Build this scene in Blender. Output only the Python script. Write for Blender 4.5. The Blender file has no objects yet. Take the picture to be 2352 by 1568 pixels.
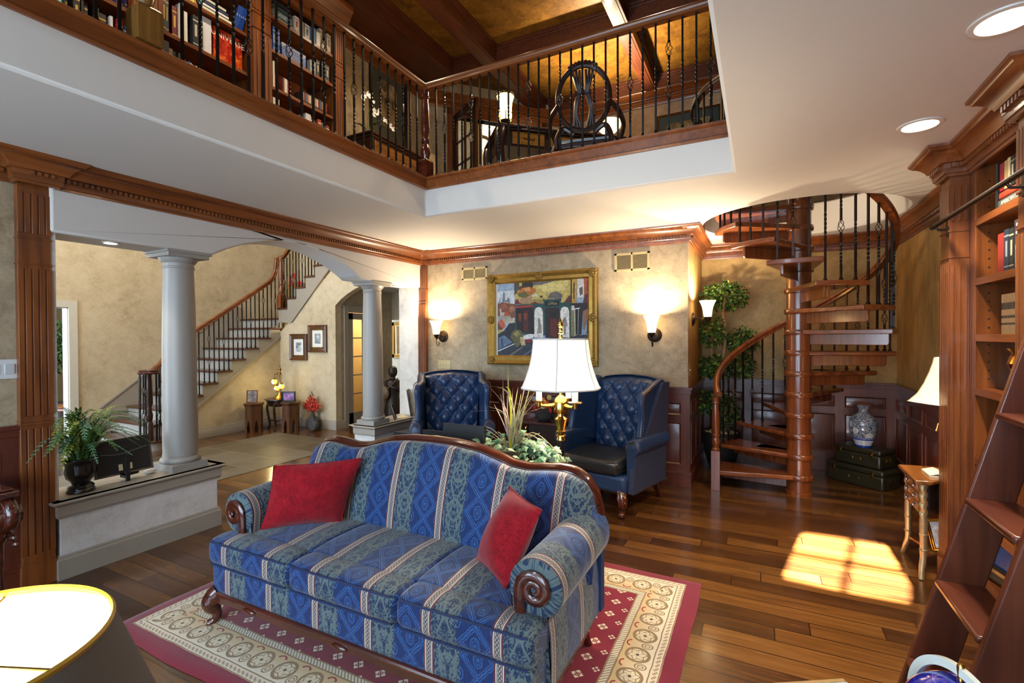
import bpy, bmesh, math, random
from math import sin, cos, pi, radians, sqrt, atan2, hypot
from mathutils import Vector as Ve, Matrix
from mathutils.geometry import tessellate_polygon
random.seed(7)
SC = bpy.context.scene
COL = SC.collection
# ------------------------------------------------------------------ camera (from the vanishing points of the room)
YAW, PITCH, ROLL, FPX, EYE = radians(27.0826), radians(-.5603), radians(-.2933), 1109.39, 1.56
_F = Ve((-sin(YAW)*cos(PITCH), cos(YAW)*cos(PITCH), sin(PITCH)))
_R0 = Ve((cos(YAW), sin(YAW), 0)); _U0 = _R0.cross(_F)
_R = _R0*cos(ROLL)+_U0*sin(ROLL); _U = _U0*cos(ROLL)-_R0*sin(ROLL)
def at(px, py, x=None, y=None, z=None):
    """point of the room seen at a pixel, on a plane x=, y= or z="""
    d = _F+_R*((px-1176)/FPX)-_U*((py-784)/FPX)
    t = x/d.x if x is not None else (y/d.y if y is not None else (z-EYE)/d.z)
    return Ve((0, 0, EYE))+d*t
cd = bpy.data.cameras.new('camera'); cam = bpy.data.objects.new('camera', cd); COL.objects.link(cam)
cd.sensor_width = 36; cd.lens = 36*FPX/2352; cd.clip_start = .05
cam.matrix_world = Matrix(((_R.x, _U.x, -_F.x, 0), (_R.y, _U.y, -_F.y, 0), (_R.z, _U.z, -_F.z, EYE), (0, 0, 0, 1)))
SC.camera = cam
# ------------------------------------------------------------------ object helpers
def thing(name, label, cat, loc=(0, 0, 0), rz=0, group=None):
    o = bpy.data.objects.new(name, None); COL.objects.link(o)
    o.empty_display_size = .05
    o.matrix_basis = Matrix.Translation(Ve(loc)) @ Matrix.Rotation(rz, 4, 'Z')
    o['label'] = label; o['category'] = cat
    if group: o['group'] = group
    return o
def tag(o, label, cat, group=None):
    o['label'] = label; o['category'] = cat
    if group: o['group'] = group
    return o
def st(o):
    o['kind'] = 'structure'; return o
def dup(root, loc, rz=0, label=None):
    r = root.copy(); COL.objects.link(r)
    r.matrix_basis = Matrix.Translation(Ve(loc)) @ Matrix.Rotation(rz, 4, 'Z')
    if label: r['label'] = label
    for ch in list(root.children):
        c = ch.copy(); COL.objects.link(c); c.parent = r
        for g in list(ch.children):
            d = g.copy(); COL.objects.link(d); d.parent = c
    return r
def put(mesh, name, parent, loc, rz=0):
    """another object that shares a mesh, in the local space of its parent"""
    o = bpy.data.objects.new(name, mesh); COL.objects.link(o)
    o.matrix_basis = Matrix.Translation(Ve(loc)) @ Matrix.Rotation(rz, 4, 'Z')
    if parent: o.parent = parent
    return o
class B:
    """collects shapes, then links them as one mesh object"""
    def __init__(s):
        s.v = []; s.f = []; s.m = []; s.uv = []; s.X = None; s.mi = 0
    def add(s, vs, fs, uvs=None, mi=None):
        n = len(s.v)
        if s.X is not None: vs = [s.X @ Ve(p) for p in vs]
        s.v += [tuple(p) for p in vs]
        for k, f in enumerate(fs):
            s.f.append([i+n for i in f]); s.m.append(s.mi if mi is None else mi)
            s.uv.append([uvs[i] for i in f] if uvs is not None else None)
        return s
    def box(s, a, b, mi=None):
        x0, x1 = sorted((a[0], b[0])); y0, y1 = sorted((a[1], b[1])); z0, z1 = sorted((a[2], b[2]))
        v = [(x0, y0, z0), (x1, y0, z0), (x1, y1, z0), (x0, y1, z0), (x0, y0, z1), (x1, y0, z1), (x1, y1, z1), (x0, y1, z1)]
        return s.add(v, [(3, 2, 1, 0), (4, 5, 6, 7), (0, 1, 5, 4), (1, 2, 6, 5), (2, 3, 7, 6), (3, 0, 4, 7)], mi=mi)
    def cbox(s, c, d, mi=None):
        return s.box((c[0]-d[0]/2, c[1]-d[1]/2, c[2]-d[2]/2), (c[0]+d[0]/2, c[1]+d[1]/2, c[2]+d[2]/2), mi)
    def quad(s, p, mi=None, uvs=None):
        return s.add(p, [tuple(range(len(p)))], uvs, mi)
    def lathe(s, prof, c=(0, 0, 0), n=24, mi=None, sq=None, a0=0, a1=2*pi, cap=True):
        full = abs(a1-a0-2*pi) < 1e-6; m = n if full else n+1
        vs = []
        for r, z in prof:
            for k in range(m):
                a = a0+(a1-a0)*k/n
                rr = r*(sq(a, z) if sq else 1)
                vs.append((c[0]+rr*cos(a), c[1]+rr*sin(a), c[2]+z))
        fs = []
        for i in range(len(prof)-1):
            for k in range(n):
                q = (k+1) % m if full else k+1
                fs.append((i*m+k, i*m+q, (i+1)*m+q, (i+1)*m+k))
        if full and cap:
            if prof[0][0] > 1e-4: fs.append(tuple(range(m-1, -1, -1)))
            if prof[-1][0] > 1e-4: fs.append(tuple((len(prof)-1)*m+k for k in range(m)))
        return s.add(vs, fs, mi=mi)
    def tube(s, path, r=.01, n=8, mi=None, closed=False, flat=1.0, up=None, rot=0):
        P = [Ve(p) for p in path]; N = len(P)
        rs = r if isinstance(r, (list, tuple)) else [r]*N
        vs = []; prev = None
        for i in range(N):
            if closed: t = P[(i+1) % N]-P[i-1]
            else: t = P[min(i+1, N-1)]-P[max(i-1, 0)]
            t = t.normalized() if t.length > 1e-9 else Ve((0, 0, 1))
            if up is not None: nn = Ve(up)-t*Ve(up).dot(t)
            elif prev is None: nn = Ve((0, 0, 1)) if abs(t.z) < .9 else Ve((1, 0, 0)); nn = nn-t*nn.dot(t)
            else: nn = prev-t*prev.dot(t)
            nn = nn.normalized() if nn.length > 1e-6 else t.orthogonal().normalized()
            prev = nn; bb = t.cross(nn)
            for k in range(n):
                a = 2*pi*k/n+rot
                vs.append(P[i]+nn*(cos(a)*rs[i]*flat)+bb*(sin(a)*rs[i]))
        fs = []
        for i in range(N if closed else N-1):
            j = (i+1) % N
            for k in range(n):
                q = (k+1) % n
                fs.append((i*n+k, i*n+q, j*n+q, j*n+k))
        if not closed:
            fs.append(tuple(range(n-1, -1, -1))); fs.append(tuple((N-1)*n+k for k in range(n)))
        return s.add(vs, fs, mi=mi)
    def prism(s, poly, ax, a, b, mi=None, holes=()):
        """polygon in the plane across axis ax, from a to b along it"""
        M = {'x': lambda u, w, t: (t, u, w), 'y': lambda u, w, t: (u, t, w), 'z': lambda u, w, t: (u, w, t)}[ax]
        loops = [list(poly)]+[list(h) for h in holes]
        flat = [p for l in loops for p in l]
        vs = [M(p[0], p[1], a) for p in flat]+[M(p[0], p[1], b) for p in flat]; n = len(flat)
        fs = []
        if not holes and len(poly) <= 4:
            fs += [tuple(range(len(poly)-1, -1, -1)), tuple(range(n, n+len(poly)))]
        else:
            for t in tessellate_polygon([[Ve((p[0], p[1], 0)) for p in l] for l in loops]):
                fs += [tuple(t), tuple(i+n for i in t)]
        o = 0
        for l in loops:
            L = len(l)
            fs += [(o+i, o+(i+1) % L, n+o+(i+1) % L, n+o+i) for i in range(L)]
            o += L
        return s.add(vs, fs, mi=mi)
    def mould(s, path, prof, closed=False, mi=None, z=0, caps=True):
        """profile (out, up) swept along a plan path with mitred corners; out is to the left of the path"""
        P = [Ve((p[0], p[1])) for p in path]; N = len(P); vs = []
        for i in range(N):
            d0 = (P[i]-P[i-1]).normalized() if (i > 0 or closed) else None
            d1 = (P[(i+1) % N]-P[i]).normalized() if (i < N-1 or closed) else None
            if d0 is None: d0 = d1
            if d1 is None: d1 = d0
            n0 = Ve((-d0.y, d0.x)); n1 = Ve((-d1.y, d1.x)); m = n0+n1
            m = m/max(.15, m.dot(n0)) if m.length > 1e-6 else n0
            for d, h in prof: vs.append((P[i].x+m.x*d, P[i].y+m.y*d, z+h))
        k = len(prof); fs = []
        for i in range(N if closed else N-1):
            j = (i+1) % N
            for q in range(k-1): fs.append((i*k+q, j*k+q, j*k+q+1, i*k+q+1))
        if caps and not closed: fs += [tuple(range(k)), tuple(range(N*k-1, (N-1)*k-1, -1))]
        return s.add(vs, fs, mi=mi)
    def grid(s, nu, nv, fn, uv=None, cu=False, cv=False, mi=None, capu=False):
        mu = nu if cu else nu+1; mv = nv if cv else nv+1
        vs = []; us = [] if uv else None
        for i in range(mu):
            for j in range(mv):
                vs.append(fn(i/nu, j/nv))
                if uv: us.append(uv(i/nu, j/nv))
        fs = []; n0 = len(s.v)
        for i in range(nu):
            for j in range(nv):
                fs.append((i*mv+j, ((i+1) % mu)*mv+j, ((i+1) % mu)*mv+(j+1) % mv, i*mv+(j+1) % mv))
        s.add(vs, fs, us, mi)
        if capu:
            s.add([vs[j] for j in range(mv)], [tuple(range(mv))], [us[j] for j in range(mv)] if uv else None, mi)
            s.add([vs[(mu-1)*mv+j] for j in range(mv)], [tuple(range(mv-1, -1, -1))], [us[(mu-1)*mv+j] for j in range(mv)] if uv else None, mi)
        return s
    def ball(s, c, r, n=12, mi=None, fn=None):
        rx, ry, rz = (r, r, r) if not isinstance(r, (tuple, list)) else r
        m = max(4, n//2)
        vs = [(c[0], c[1], c[2]-rz)]; fs = []
        for i in range(1, m):
            t = -pi/2+pi*i/m
            for k in range(n):
                a = 2*pi*k/n
                vs.append((c[0]+rx*cos(t)*cos(a), c[1]+ry*cos(t)*sin(a), c[2]+rz*sin(t)))
        vs.append((c[0], c[1], c[2]+rz)); T = len(vs)-1
        for k in range(n):
            q = (k+1) % n
            fs.append((0, 1+q, 1+k)); fs.append((T, T-n+k, T-n+q))
            for i in range(m-2): fs.append((1+i*n+k, 1+i*n+q, 1+(i+1)*n+q, 1+(i+1)*n+k))
        return s.add(vs, fs, mi=mi)
    def mesh(s, name, mats, smooth=40):
        me = bpy.data.meshes.new(name)
        me.from_pydata(s.v, [], s.f)
        for m in (mats if isinstance(mats, (list, tuple)) else [mats]): me.materials.append(m)
        me.polygons.foreach_set('material_index', s.m)
        if any(u is not None for u in s.uv):
            l = me.uv_layers.new(name='UVMap'); d = []
            for f, u in zip(s.f, s.uv):
                for i in range(len(f)): d += list(u[i]) if u is not None else [0, 0]
            l.data.foreach_set('uv', d)
        bm = bmesh.new(); bm.from_mesh(me)
        bmesh.ops.recalc_face_normals(bm, faces=bm.faces); bm.to_mesh(me); bm.free()
        if smooth:
            me.polygons.foreach_set('use_smooth', [True]*len(me.polygons))
            me.set_sharp_from_angle(angle=radians(smooth))
        me.update()
        return me
    def build(s, name, mats, parent=None, smooth=40, bevel=0, world=False, sub=0, seg=2):
        o = bpy.data.objects.new(name, s.mesh(name, mats, smooth)); COL.objects.link(o)
        if parent is not None:
            o.parent = parent
            if world:
                W = parent.matrix_basis
                if parent.parent: W = parent.parent.matrix_basis @ parent.matrix_parent_inverse @ W
                o.matrix_parent_inverse = W.inverted()
        if sub:
            m = o.modifiers.new('sub', 'SUBSURF'); m.levels = m.render_levels = sub
        if bevel:
            m = o.modifiers.new('bevel', 'BEVEL'); m.width = bevel; m.segments = seg; m.limit_method = 'ANGLE'; m.angle_limit = radians(35)
        return o
def words(txt, size, mat, name, parent, M, depth=.0006, align='CENTER', world=True, font=None):
    """lettering as a mesh; M places the text's xy plane"""
    c = bpy.data.curves.new(name, 'FONT'); c.body = txt; c.size = size; c.align_x = align; c.align_y = 'CENTER'; c.extrude = depth; c.resolution_u = 2
    t = bpy.data.objects.new(name, c); COL.objects.link(t)
    bpy.context.view_layer.update()
    me = bpy.data.meshes.new_from_object(t.evaluated_get(bpy.context.evaluated_depsgraph_get()))
    bpy.data.objects.remove(t); bpy.data.curves.remove(c)
    me.transform(M); me.materials.clear(); me.materials.append(mat)
    o = bpy.data.objects.new(name, me); COL.objects.link(o)
    if parent is not None:
        o.parent = parent
        if world:
            W = parent.matrix_basis
            if parent.parent: W = parent.parent.matrix_basis @ parent.matrix_parent_inverse @ W
            o.matrix_parent_inverse = W.inverted()
    return o
def frame3(o, x, y, z):
    """matrix with origin o and axes x, y, z"""
    x, y, z, o = Ve(x), Ve(y), Ve(z), Ve(o)
    return Matrix(((x.x, y.x, z.x, o.x), (x.y, y.y, z.y, o.y), (x.z, y.z, z.z, o.z), (0, 0, 0, 1)))
def spline(pts, n=6):
    """Catmull-Rom through points"""
    P = [Ve(p) for p in pts]; out = []
    for i in range(len(P)-1):
        a, b, c, d = P[max(i-1, 0)], P[i], P[i+1], P[min(i+2, len(P)-1)]
        for k in range(n):
            t = k/n
            out.append(.5*((2*b)+(c-a)*t+(2*a-5*b+4*c-d)*t*t+(3*b-a-3*c+d)*t**3))
    return out+[P[-1]]
# ------------------------------------------------------------------ materials
def hx(h):
    r = [int(h[i:i+2], 16)/255 for i in (0, 2, 4)]
    return tuple((c/12.92 if c <= .04045 else ((c+.055)/1.055)**2.4) for c in r)
class N:
    """a socket of a node tree with arithmetic"""
    def __init__(s, t, k): s.t = t; s.k = k
    def _m(s, op, *a):
        n = s.t.nodes.new('ShaderNodeMath'); n.operation = op
        for i, q in enumerate((s,)+a):
            if isinstance(q, N): s.t.links.new(q.k, n.inputs[i])
            else: n.inputs[i].default_value = q
        return N(s.t, n.outputs[0])
    def __add__(s, o): return s._m('ADD', o)
    __radd__ = __add__
    def __sub__(s, o): return s._m('SUBTRACT', o)
    def __rsub__(s, o): return (s*-1)+o
    def __mul__(s, o): return s._m('MULTIPLY', o)
    __rmul__ = __mul__
    def __truediv__(s, o): return s._m('DIVIDE', o)
    def __lt__(s, o): return s._m('LESS_THAN', o)
    def __gt__(s, o): return s._m('GREATER_THAN', o)
    def abs(s): return s._m('ABSOLUTE')
    def sin(s): return s._m('SINE')
    def fr(s): return s._m('FRACT')
    def floor(s): return s._m('FLOOR')
    def sqrt(s): return s._m('SQRT')
    def pow(s, o): return s._m('POWER', o)
    def min(s, o): return s._m('MINIMUM', o)
    def max(s, o): return s._m('MAXIMUM', o)
    def pp(s, o): return s._m('PINGPONG', o)
    def atan2(s, o): return s._m('ARCTAN2', o)
    def near(s, c, w): return (s-c).abs() < w
    def step(s, a, b):
        n = s.t.nodes.new('ShaderNodeMapRange'); n.interpolation_type = 'SMOOTHSTEP'
        s.t.links.new(s.k, n.inputs[0]); n.inputs[1].default_value = a; n.inputs[2].default_value = b
        return N(s.t, n.outputs[0])
class G:
    """graph builder of one material"""
    def __init__(s, name):
        s.mt = bpy.data.materials.new(name); s.mt.use_nodes = True; s.t = s.mt.node_tree
        s.b = s.t.nodes['Principled BSDF']; s._c = None
    def set(s, key, v):
        i = s.b.inputs[key]
        if isinstance(v, N): s.t.links.new(v.k, i)
        else: i.default_value = (tuple(v)+(1,)) if isinstance(v, (tuple, list)) and len(v) == 3 else v
    def co(s, kind='Object'):
        if s._c is None: s._c = s.t.nodes.new('ShaderNodeTexCoord')
        return N(s.t, s._c.outputs[kind])
    def xyz(s, kind='Object'):
        n = s.t.nodes.new('ShaderNodeSeparateXYZ'); s.t.links.new(s.co(kind).k, n.inputs[0])
        return [N(s.t, o) for o in n.outputs]
    def vec(s, x, y, z=0):
        n = s.t.nodes.new('ShaderNodeCombineXYZ')
        for i, q in enumerate((x, y, z)):
            if isinstance(q, N): s.t.links.new(q.k, n.inputs[i])
            else: n.inputs[i].default_value = q
        return N(s.t, n.outputs[0])
    def scale(s, v, sc):
        n = s.t.nodes.new('ShaderNodeMapping'); s.t.links.new(v.k, n.inputs[0]); n.inputs[3].default_value = sc
        return N(s.t, n.outputs[0])
    def noise(s, v, sc, det=3, rough=.55, dist=0):
        n = s.t.nodes.new('ShaderNodeTexNoise'); s.t.links.new(v.k, n.inputs['Vector'])
        n.inputs['Scale'].default_value = sc; n.inputs['Detail'].default_value = det; n.inputs['Roughness'].default_value = rough; n.inputs['Distortion'].default_value = dist
        return N(s.t, n.outputs[0])
    def voro(s, v, sc, out=0, feat='F1'):
        n = s.t.nodes.new('ShaderNodeTexVoronoi'); n.feature = feat; s.t.links.new(v.k, n.inputs['Vector']); n.inputs['Scale'].default_value = sc
        return N(s.t, n.outputs[out])
    def brick(s, v, w, h, gap, off=.5):
        n = s.t.nodes.new('ShaderNodeTexBrick'); s.t.links.new(v.k, n.inputs['Vector'])
        n.inputs['Color1'].default_value = (0, 0, 0, 1); n.inputs['Color2'].default_value = (1, 1, 1, 1); n.inputs['Mortar'].default_value = (.5, .5, .5, 1)
        n.inputs['Scale'].default_value = 1; n.inputs['Brick Width'].default_value = w; n.inputs['Row Height'].default_value = h
        n.inputs['Mortar Size'].default_value = gap; n.inputs['Mortar Smooth'].default_value = .3; n.offset = off; n.offset_frequency = 2
        return N(s.t, n.outputs[0]), N(s.t, n.outputs[1])
    def mix(s, f, a, b):
        n = s.t.nodes.new('ShaderNodeMix'); n.data_type = 'RGBA'
        for i, q in ((0, f), (6, a), (7, b)):
            if isinstance(q, N): s.t.links.new(q.k, n.inputs[i])
            elif i == 0: n.inputs[0].default_value = q
            else: n.inputs[i].default_value = tuple(q)+(1,)
        return N(s.t, n.outputs[2])
    def ramp(s, f, stops):
        n = s.t.nodes.new('ShaderNodeValToRGB'); s.t.links.new(f.k, n.inputs[0]); e = n.color_ramp.elements
        while len(e) < len(stops): e.new(.5)
        for q, (p, c) in zip(e, stops): q.position = p; q.color = tuple(c)+(1,)
        return N(s.t, n.outputs[0])
    def bump(s, h, st=.3, d=.01):
        n = s.t.nodes.new('ShaderNodeBump'); s.t.links.new(h.k, n.inputs['Height']); n.inputs['Strength'].default_value = st; n.inputs['Distance'].default_value = d
        s.t.links.new(n.outputs[0], s.b.inputs['Normal'])
    def done(s, col=None, rough=.5, metal=0, spec=None, coat=0, sheen=0, emit=None, es=0):
        if col is not None: s.set('Base Color', col)
        s.set('Roughness', rough); s.set('Metallic', metal)
        if spec is not None: s.set('Specular IOR Level', spec)
        if coat: s.set('Coat Weight', coat); s.set('Coat Roughness', .12)
        if sheen: s.set('Sheen Weight', sheen)
        if emit is not None: s.set('Emission Color', emit); s.set('Emission Strength', es)
        return s.mt
def plain(name, h, rough=.5, metal=0, spec=None, coat=0, emit=None, es=0, var=.06, sc=14, bump=0):
    """a plain paint, metal or plastic with slight unevenness"""
    g = G(name); c = hx(h) if isinstance(h, str) else h
    n = g.noise(g.co(), sc, 2)
    col = g.mix(n, tuple(x*(1-var) for x in c), tuple(min(1, x*(1+var)) for x in c))
    if bump: g.bump(g.noise(g.co(), sc*8, 2), bump, .002)
    return g.done(col, rough, metal, spec, coat, 0, hx(emit) if emit else None, es)
def wood(name, a, b, axis='z', rough=.35, coat=.25, fine=1.0):
    g = G(name); s = {'x': (.9, 14, 14), 'y': (14, .9, 14), 'z': (14, 14, .9)}[axis]
    v = g.scale(g.co(), tuple(q*fine for q in s))
    n1 = g.noise(v, 1.6, 4, .6, .6); n2 = g.noise(g.co(), 2.5, 2)
    col = g.mix((n1*.75+n2*.35).step(.3, .8), hx(a), hx(b))
    g.bump(n1, .05, .002)
    return g.done(col, rough, 0, .5, coat)
CH_A, CH_B = '55290f', '8a4e22'
WZ = wood('cherry wood upright', CH_A, CH_B, 'z'); WX = wood('cherry wood along x', CH_A, CH_B, 'x'); WY = wood('cherry wood along y', CH_A, CH_B, 'y')
WC = wood('dark coffer wood', '3a1a0b', '5e2e16', 'y', .45, .1)
WPANEL = wood('mahogany wainscot', '461f13', '6b3320', 'z', .32, .3)
WDARK = wood('dark carved walnut', '1f0f09', '3b1d12', 'z', .33, .15)
WMAH = wood('polished mahogany', '35130a', '5b2413', 'x', .2, .6)
WSP = wood('spiral stair wood', '5a2a12', '8a4a24', 'z', .25, .5)
WSPX = wood('spiral stair tread wood', '5a2a12', '8f4e28', 'x', .25, .5)
def faux(name, a, b, c, sc=2.2, streak=(1, 1, 1), rough=.65):
    g = G(name); v = g.scale(g.co(), streak)
    n1 = g.noise(v, sc, 5, .62, .8); n2 = g.noise(v, sc*5, 4, .65, .4); n3 = g.noise(v, sc*22, 2, .6)
    f = n1*.5+n2*.35+n3*.2
    col = g.ramp(f, [(.36, hx(a)), (.52, hx(b)), (.68, hx(c))])
    g.bump(n2, .04, .003)
    return g.done(col, rough, 0, .35)
FAUX = faux('sponged tan wall paint', '7f6f57', 'a39277', 'b9a88a', 2.4)
FAUXS = faux('streaked tan wall paint', '7d6238', 'a07f4a', 'b8955c', 3.0, (1, 1, .35))
FAUXG = faux('golden sponged wall paint', '836a42', 'a58a58', 'b99c68', 2.6)
FAUXH = faux('sponged cream hall paint', 'a8977a', 'c2b294', 'd0c2a6', 2.0)
PLAST = faux('pale sponged plaster', 'b9b4ad', 'd0ccc6', 'dcd8d3', 4.0)
LEATHR = faux('mottled amber ceiling panel', '3a2408', '6e4a14', '8a6220', 3.0, (1, 1, 1), .5)
WHITE = plain('white ceiling paint', 'c9c5bf', .7, var=.02)
TAUPE = plain('taupe trim paint', '9b9285', .45, var=.03)
TAUPEL = plain('light taupe column paint', '938e87', .4, var=.03)
TREADW = wood('dark stair tread wood', '3a1b0c', '5e3018', 'x', .3, .3)
RISER = plain('pale stair riser paint', 'a39d92', .5, var=.03)
IRON = plain('black wrought iron', '1d1a19', .32, .6, var=.2, sc=60)
IRONB = plain('brown wrought iron', '2c2019', .4, .6, var=.25, sc=60)
BRASS = plain('polished brass', 'c8a050', .16, 1, var=.08)
BRASSD = plain('antique brass', '8a6a34', .35, 1, var=.2, sc=40)
BRONZE = plain('dark bronze', '3a2c20', .4, .8, var=.25, sc=40)
BLACK = plain('black lacquer', '0d0d10', .3, 0, .5, .2)
BLACKM = plain('matt black board', '101013', .6)
STEEL = plain('brushed steel', 'a8a8ac', .3, 1)
def floorboards():
    g = G('hand scraped floorboards'); x, y, z = g.xyz()
    v = g.vec(x+(y/.127).floor()*.37, y, 0)
    r, m = g.brick(v, 1.25, .127, .0035, .43)
    gv = g.vec(x*1.2, y*16, r*9); gr = g.noise(gv, 1.5, 5, .62, 1.1); big = g.noise(g.vec(x*.9, y*3, r*5), 1.6, 3)
    col = g.ramp(gr*.45+r*.3+big*.3, [(.28, hx('2c190d')), (.46, hx('4c2d16')), (.62, hx('66401d')), (.8, hx('82572a'))])
    col = g.mix(m, col, hx('2a1409'))
    g.bump(gr*.35+big*1.2-m*1.6, .22, .004)
    return g.done(col, (gr*.14+.15), 0, .5, .25)
FLOOR = floorboards()
def slate():
    g = G('slate hall tile'); x, y, z = g.xyz(); r, m = g.brick(g.vec(x, y), .62, .46, .006, .5)
    n = g.noise(g.vec(x, y, r*7), 3, 5, .65, .5)
    col = g.ramp(n*.55+r*.45, [(.25, hx('4d4335')), (.5, hx('655a48')), (.75, hx('7c7468'))])
    col = g.mix(m, col, hx('8f806a')); g.bump(n-m*.8, .2, .004)
    return g.done(col, .42, 0, .4)
SLATE = slate()
def leather(name, a, b):
    g = G(name); n = g.noise(g.co(), 7, 3); f = g.voro(g.co(), 260)
    g.bump(f, .12, .001)
    return g.done(g.mix(n, hx(a), hx(b)), .34, 0, .5)
LEATHER = leather('navy leather', '16294a', '27446f')
LEATHERS = leather('worn navy leather', '15191f', '23272d')
def glow(name, h, es, base='f4ead8'):
    g = G(name); return g.done(hx(base), .5, 0, None, 0, 0, hx(h), es)
GL_SC = glow('lit frosted glass', 'ffd79a', 9); GL_CAN = glow('lit downlight lens', 'fff1d8', 14); GL_BULB = glow('lit bulb', 'fff0d0', 30)
def shade_mat(name, h, es, out='f3ece0'):
    return glow(name, h, es, out)
GL_SH = shade_mat('lit ivory silk shade', 'ffedcf', .85); GL_SH2 = shade_mat('lit cream bell shade', 'ffe2a8', .7, 'e9d9b4')
def velvet():
    g = G('red chenille'); n = g.noise(g.scale(g.co(), (1, 1, 1)), 20, 4, .7); m = g.noise(g.scale(g.co(), (1, 6, 1)), 60, 3, .6)
    col = g.ramp(n*.5+m*.5, [(.35, hx('6e0614')), (.52, hx('8f0d1a')), (.7, hx('a81c22'))])
    g.bump(m, .15, .002)
    return g.done(col, .85, 0, .15, 0, .2)
CHENILLE = velvet()
def damask():
    """blue striped damask: u across the stripes, v along them, both in metres"""
    g = G('blue striped damask'); u, v, w = g.xyz('UV')
    P = .33
    q = (u/P).fr()*P                                 # blue | band | slate | band
    band1 = q.near(.18, .0185); band2 = q.near(.3665, .0185)
    rb1 = q.near(.18, .026); rb2 = q.near(.3665, .026)
    dark = (q > .18)*(q < .3665)
    band = (band1+band2).min(1.); red = (rb1+rb2).min(1.)-band
    # lattice of medallions on the blue stripe
    a = (q-.0835)/.0835; t = v/.15
    tri = (t.fr()-.5).abs()*2
    wq = g.noise(g.vec(u, v), 45, 2)*.24-.12; lat = (((a.abs()-tri*.82+wq).abs() < .05)+((a.abs()-tri*.82+wq).abs().near(.16, .03))).min(1.)
    dx = a*.0835; dy = ((t+.5).fr()-.5)*.15; rr = (dx*dx*2.4+dy*dy).sqrt()+(g.noise(g.vec(u, v), 70, 2)-.5)*.014
    med = rr.near(.031, .003)+rr.near(.019, .002)+(rr < .009)
    # a second lattice half way
    dy2 = (t.fr()-.5)*.15; ee = ((dx.abs()-.0835)*(dx.abs()-.0835)*2.4+dy2*dy2).sqrt()
    med2 = ee.near(.024, .003)+(ee < .010)
    fig = (lat+med+med2).min(1.)
    n = g.noise(g.vec(u, v), 60, 3, .6)
    blue = g.mix(fig, g.mix(n, hx('0a2048'), hx('11326a')), g.mix(n, hx('244c85'), hx('365f96')))
    # leaf scrolls on the slate stripe, mirrored about its middle
    b = (q-.2733).abs(); s = v/.19; th = (s.fr()-.5)
    wv = g.noise(g.vec(b*26, s.pp(1.)*2.4, s.floor()), 2.1, 1, .5, 2.2)
    leaf = wv.step(.49, .53)
    stem = (b-((s*2*pi).sin()*.016+.026)).abs() < .005
    cup = ((b*b*1.6+th*th*.036).sqrt()).near(.05, .006)
    fig2 = (leaf*(b < .07)+stem+cup).min(1.)
    slat = g.mix(fig2, g.mix(n, hx('142746'), hx('1c3454')), g.mix(n, hx('475a66'), hx('66736c')))
    # cream band with a small vine and double edge lines
    bq = (q-.18).abs()*(q < .273)+(q-.3665).abs()*(q > .2729)
    vine = ((bq-((v/.036).pp(.5)-.25).abs()*.03).abs() < .0022)
    edge = bq.near(.0125, .0016)
    cream = g.mix((vine+edge).min(1.), hx('9d948b'), hx('3c3c4c'))
    cream = g.mix(bq.near(.0155, .0018), cream, hx('d9cdb2'))
    col = g.mix(dark, blue, slat); col = g.mix(red, col, hx('5a2a38')); col = g.mix(band, col, cream)
    g.bump(n+fig*.25+fig2*.25, .08, .002)
    return g.done(col, .7, 0, .25, 0, .25)
DAMASK = damask()
RUGX0, RUGX1, RUGY0, RUGY1 = -3.12, -.32, 1.30, 3.235
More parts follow.
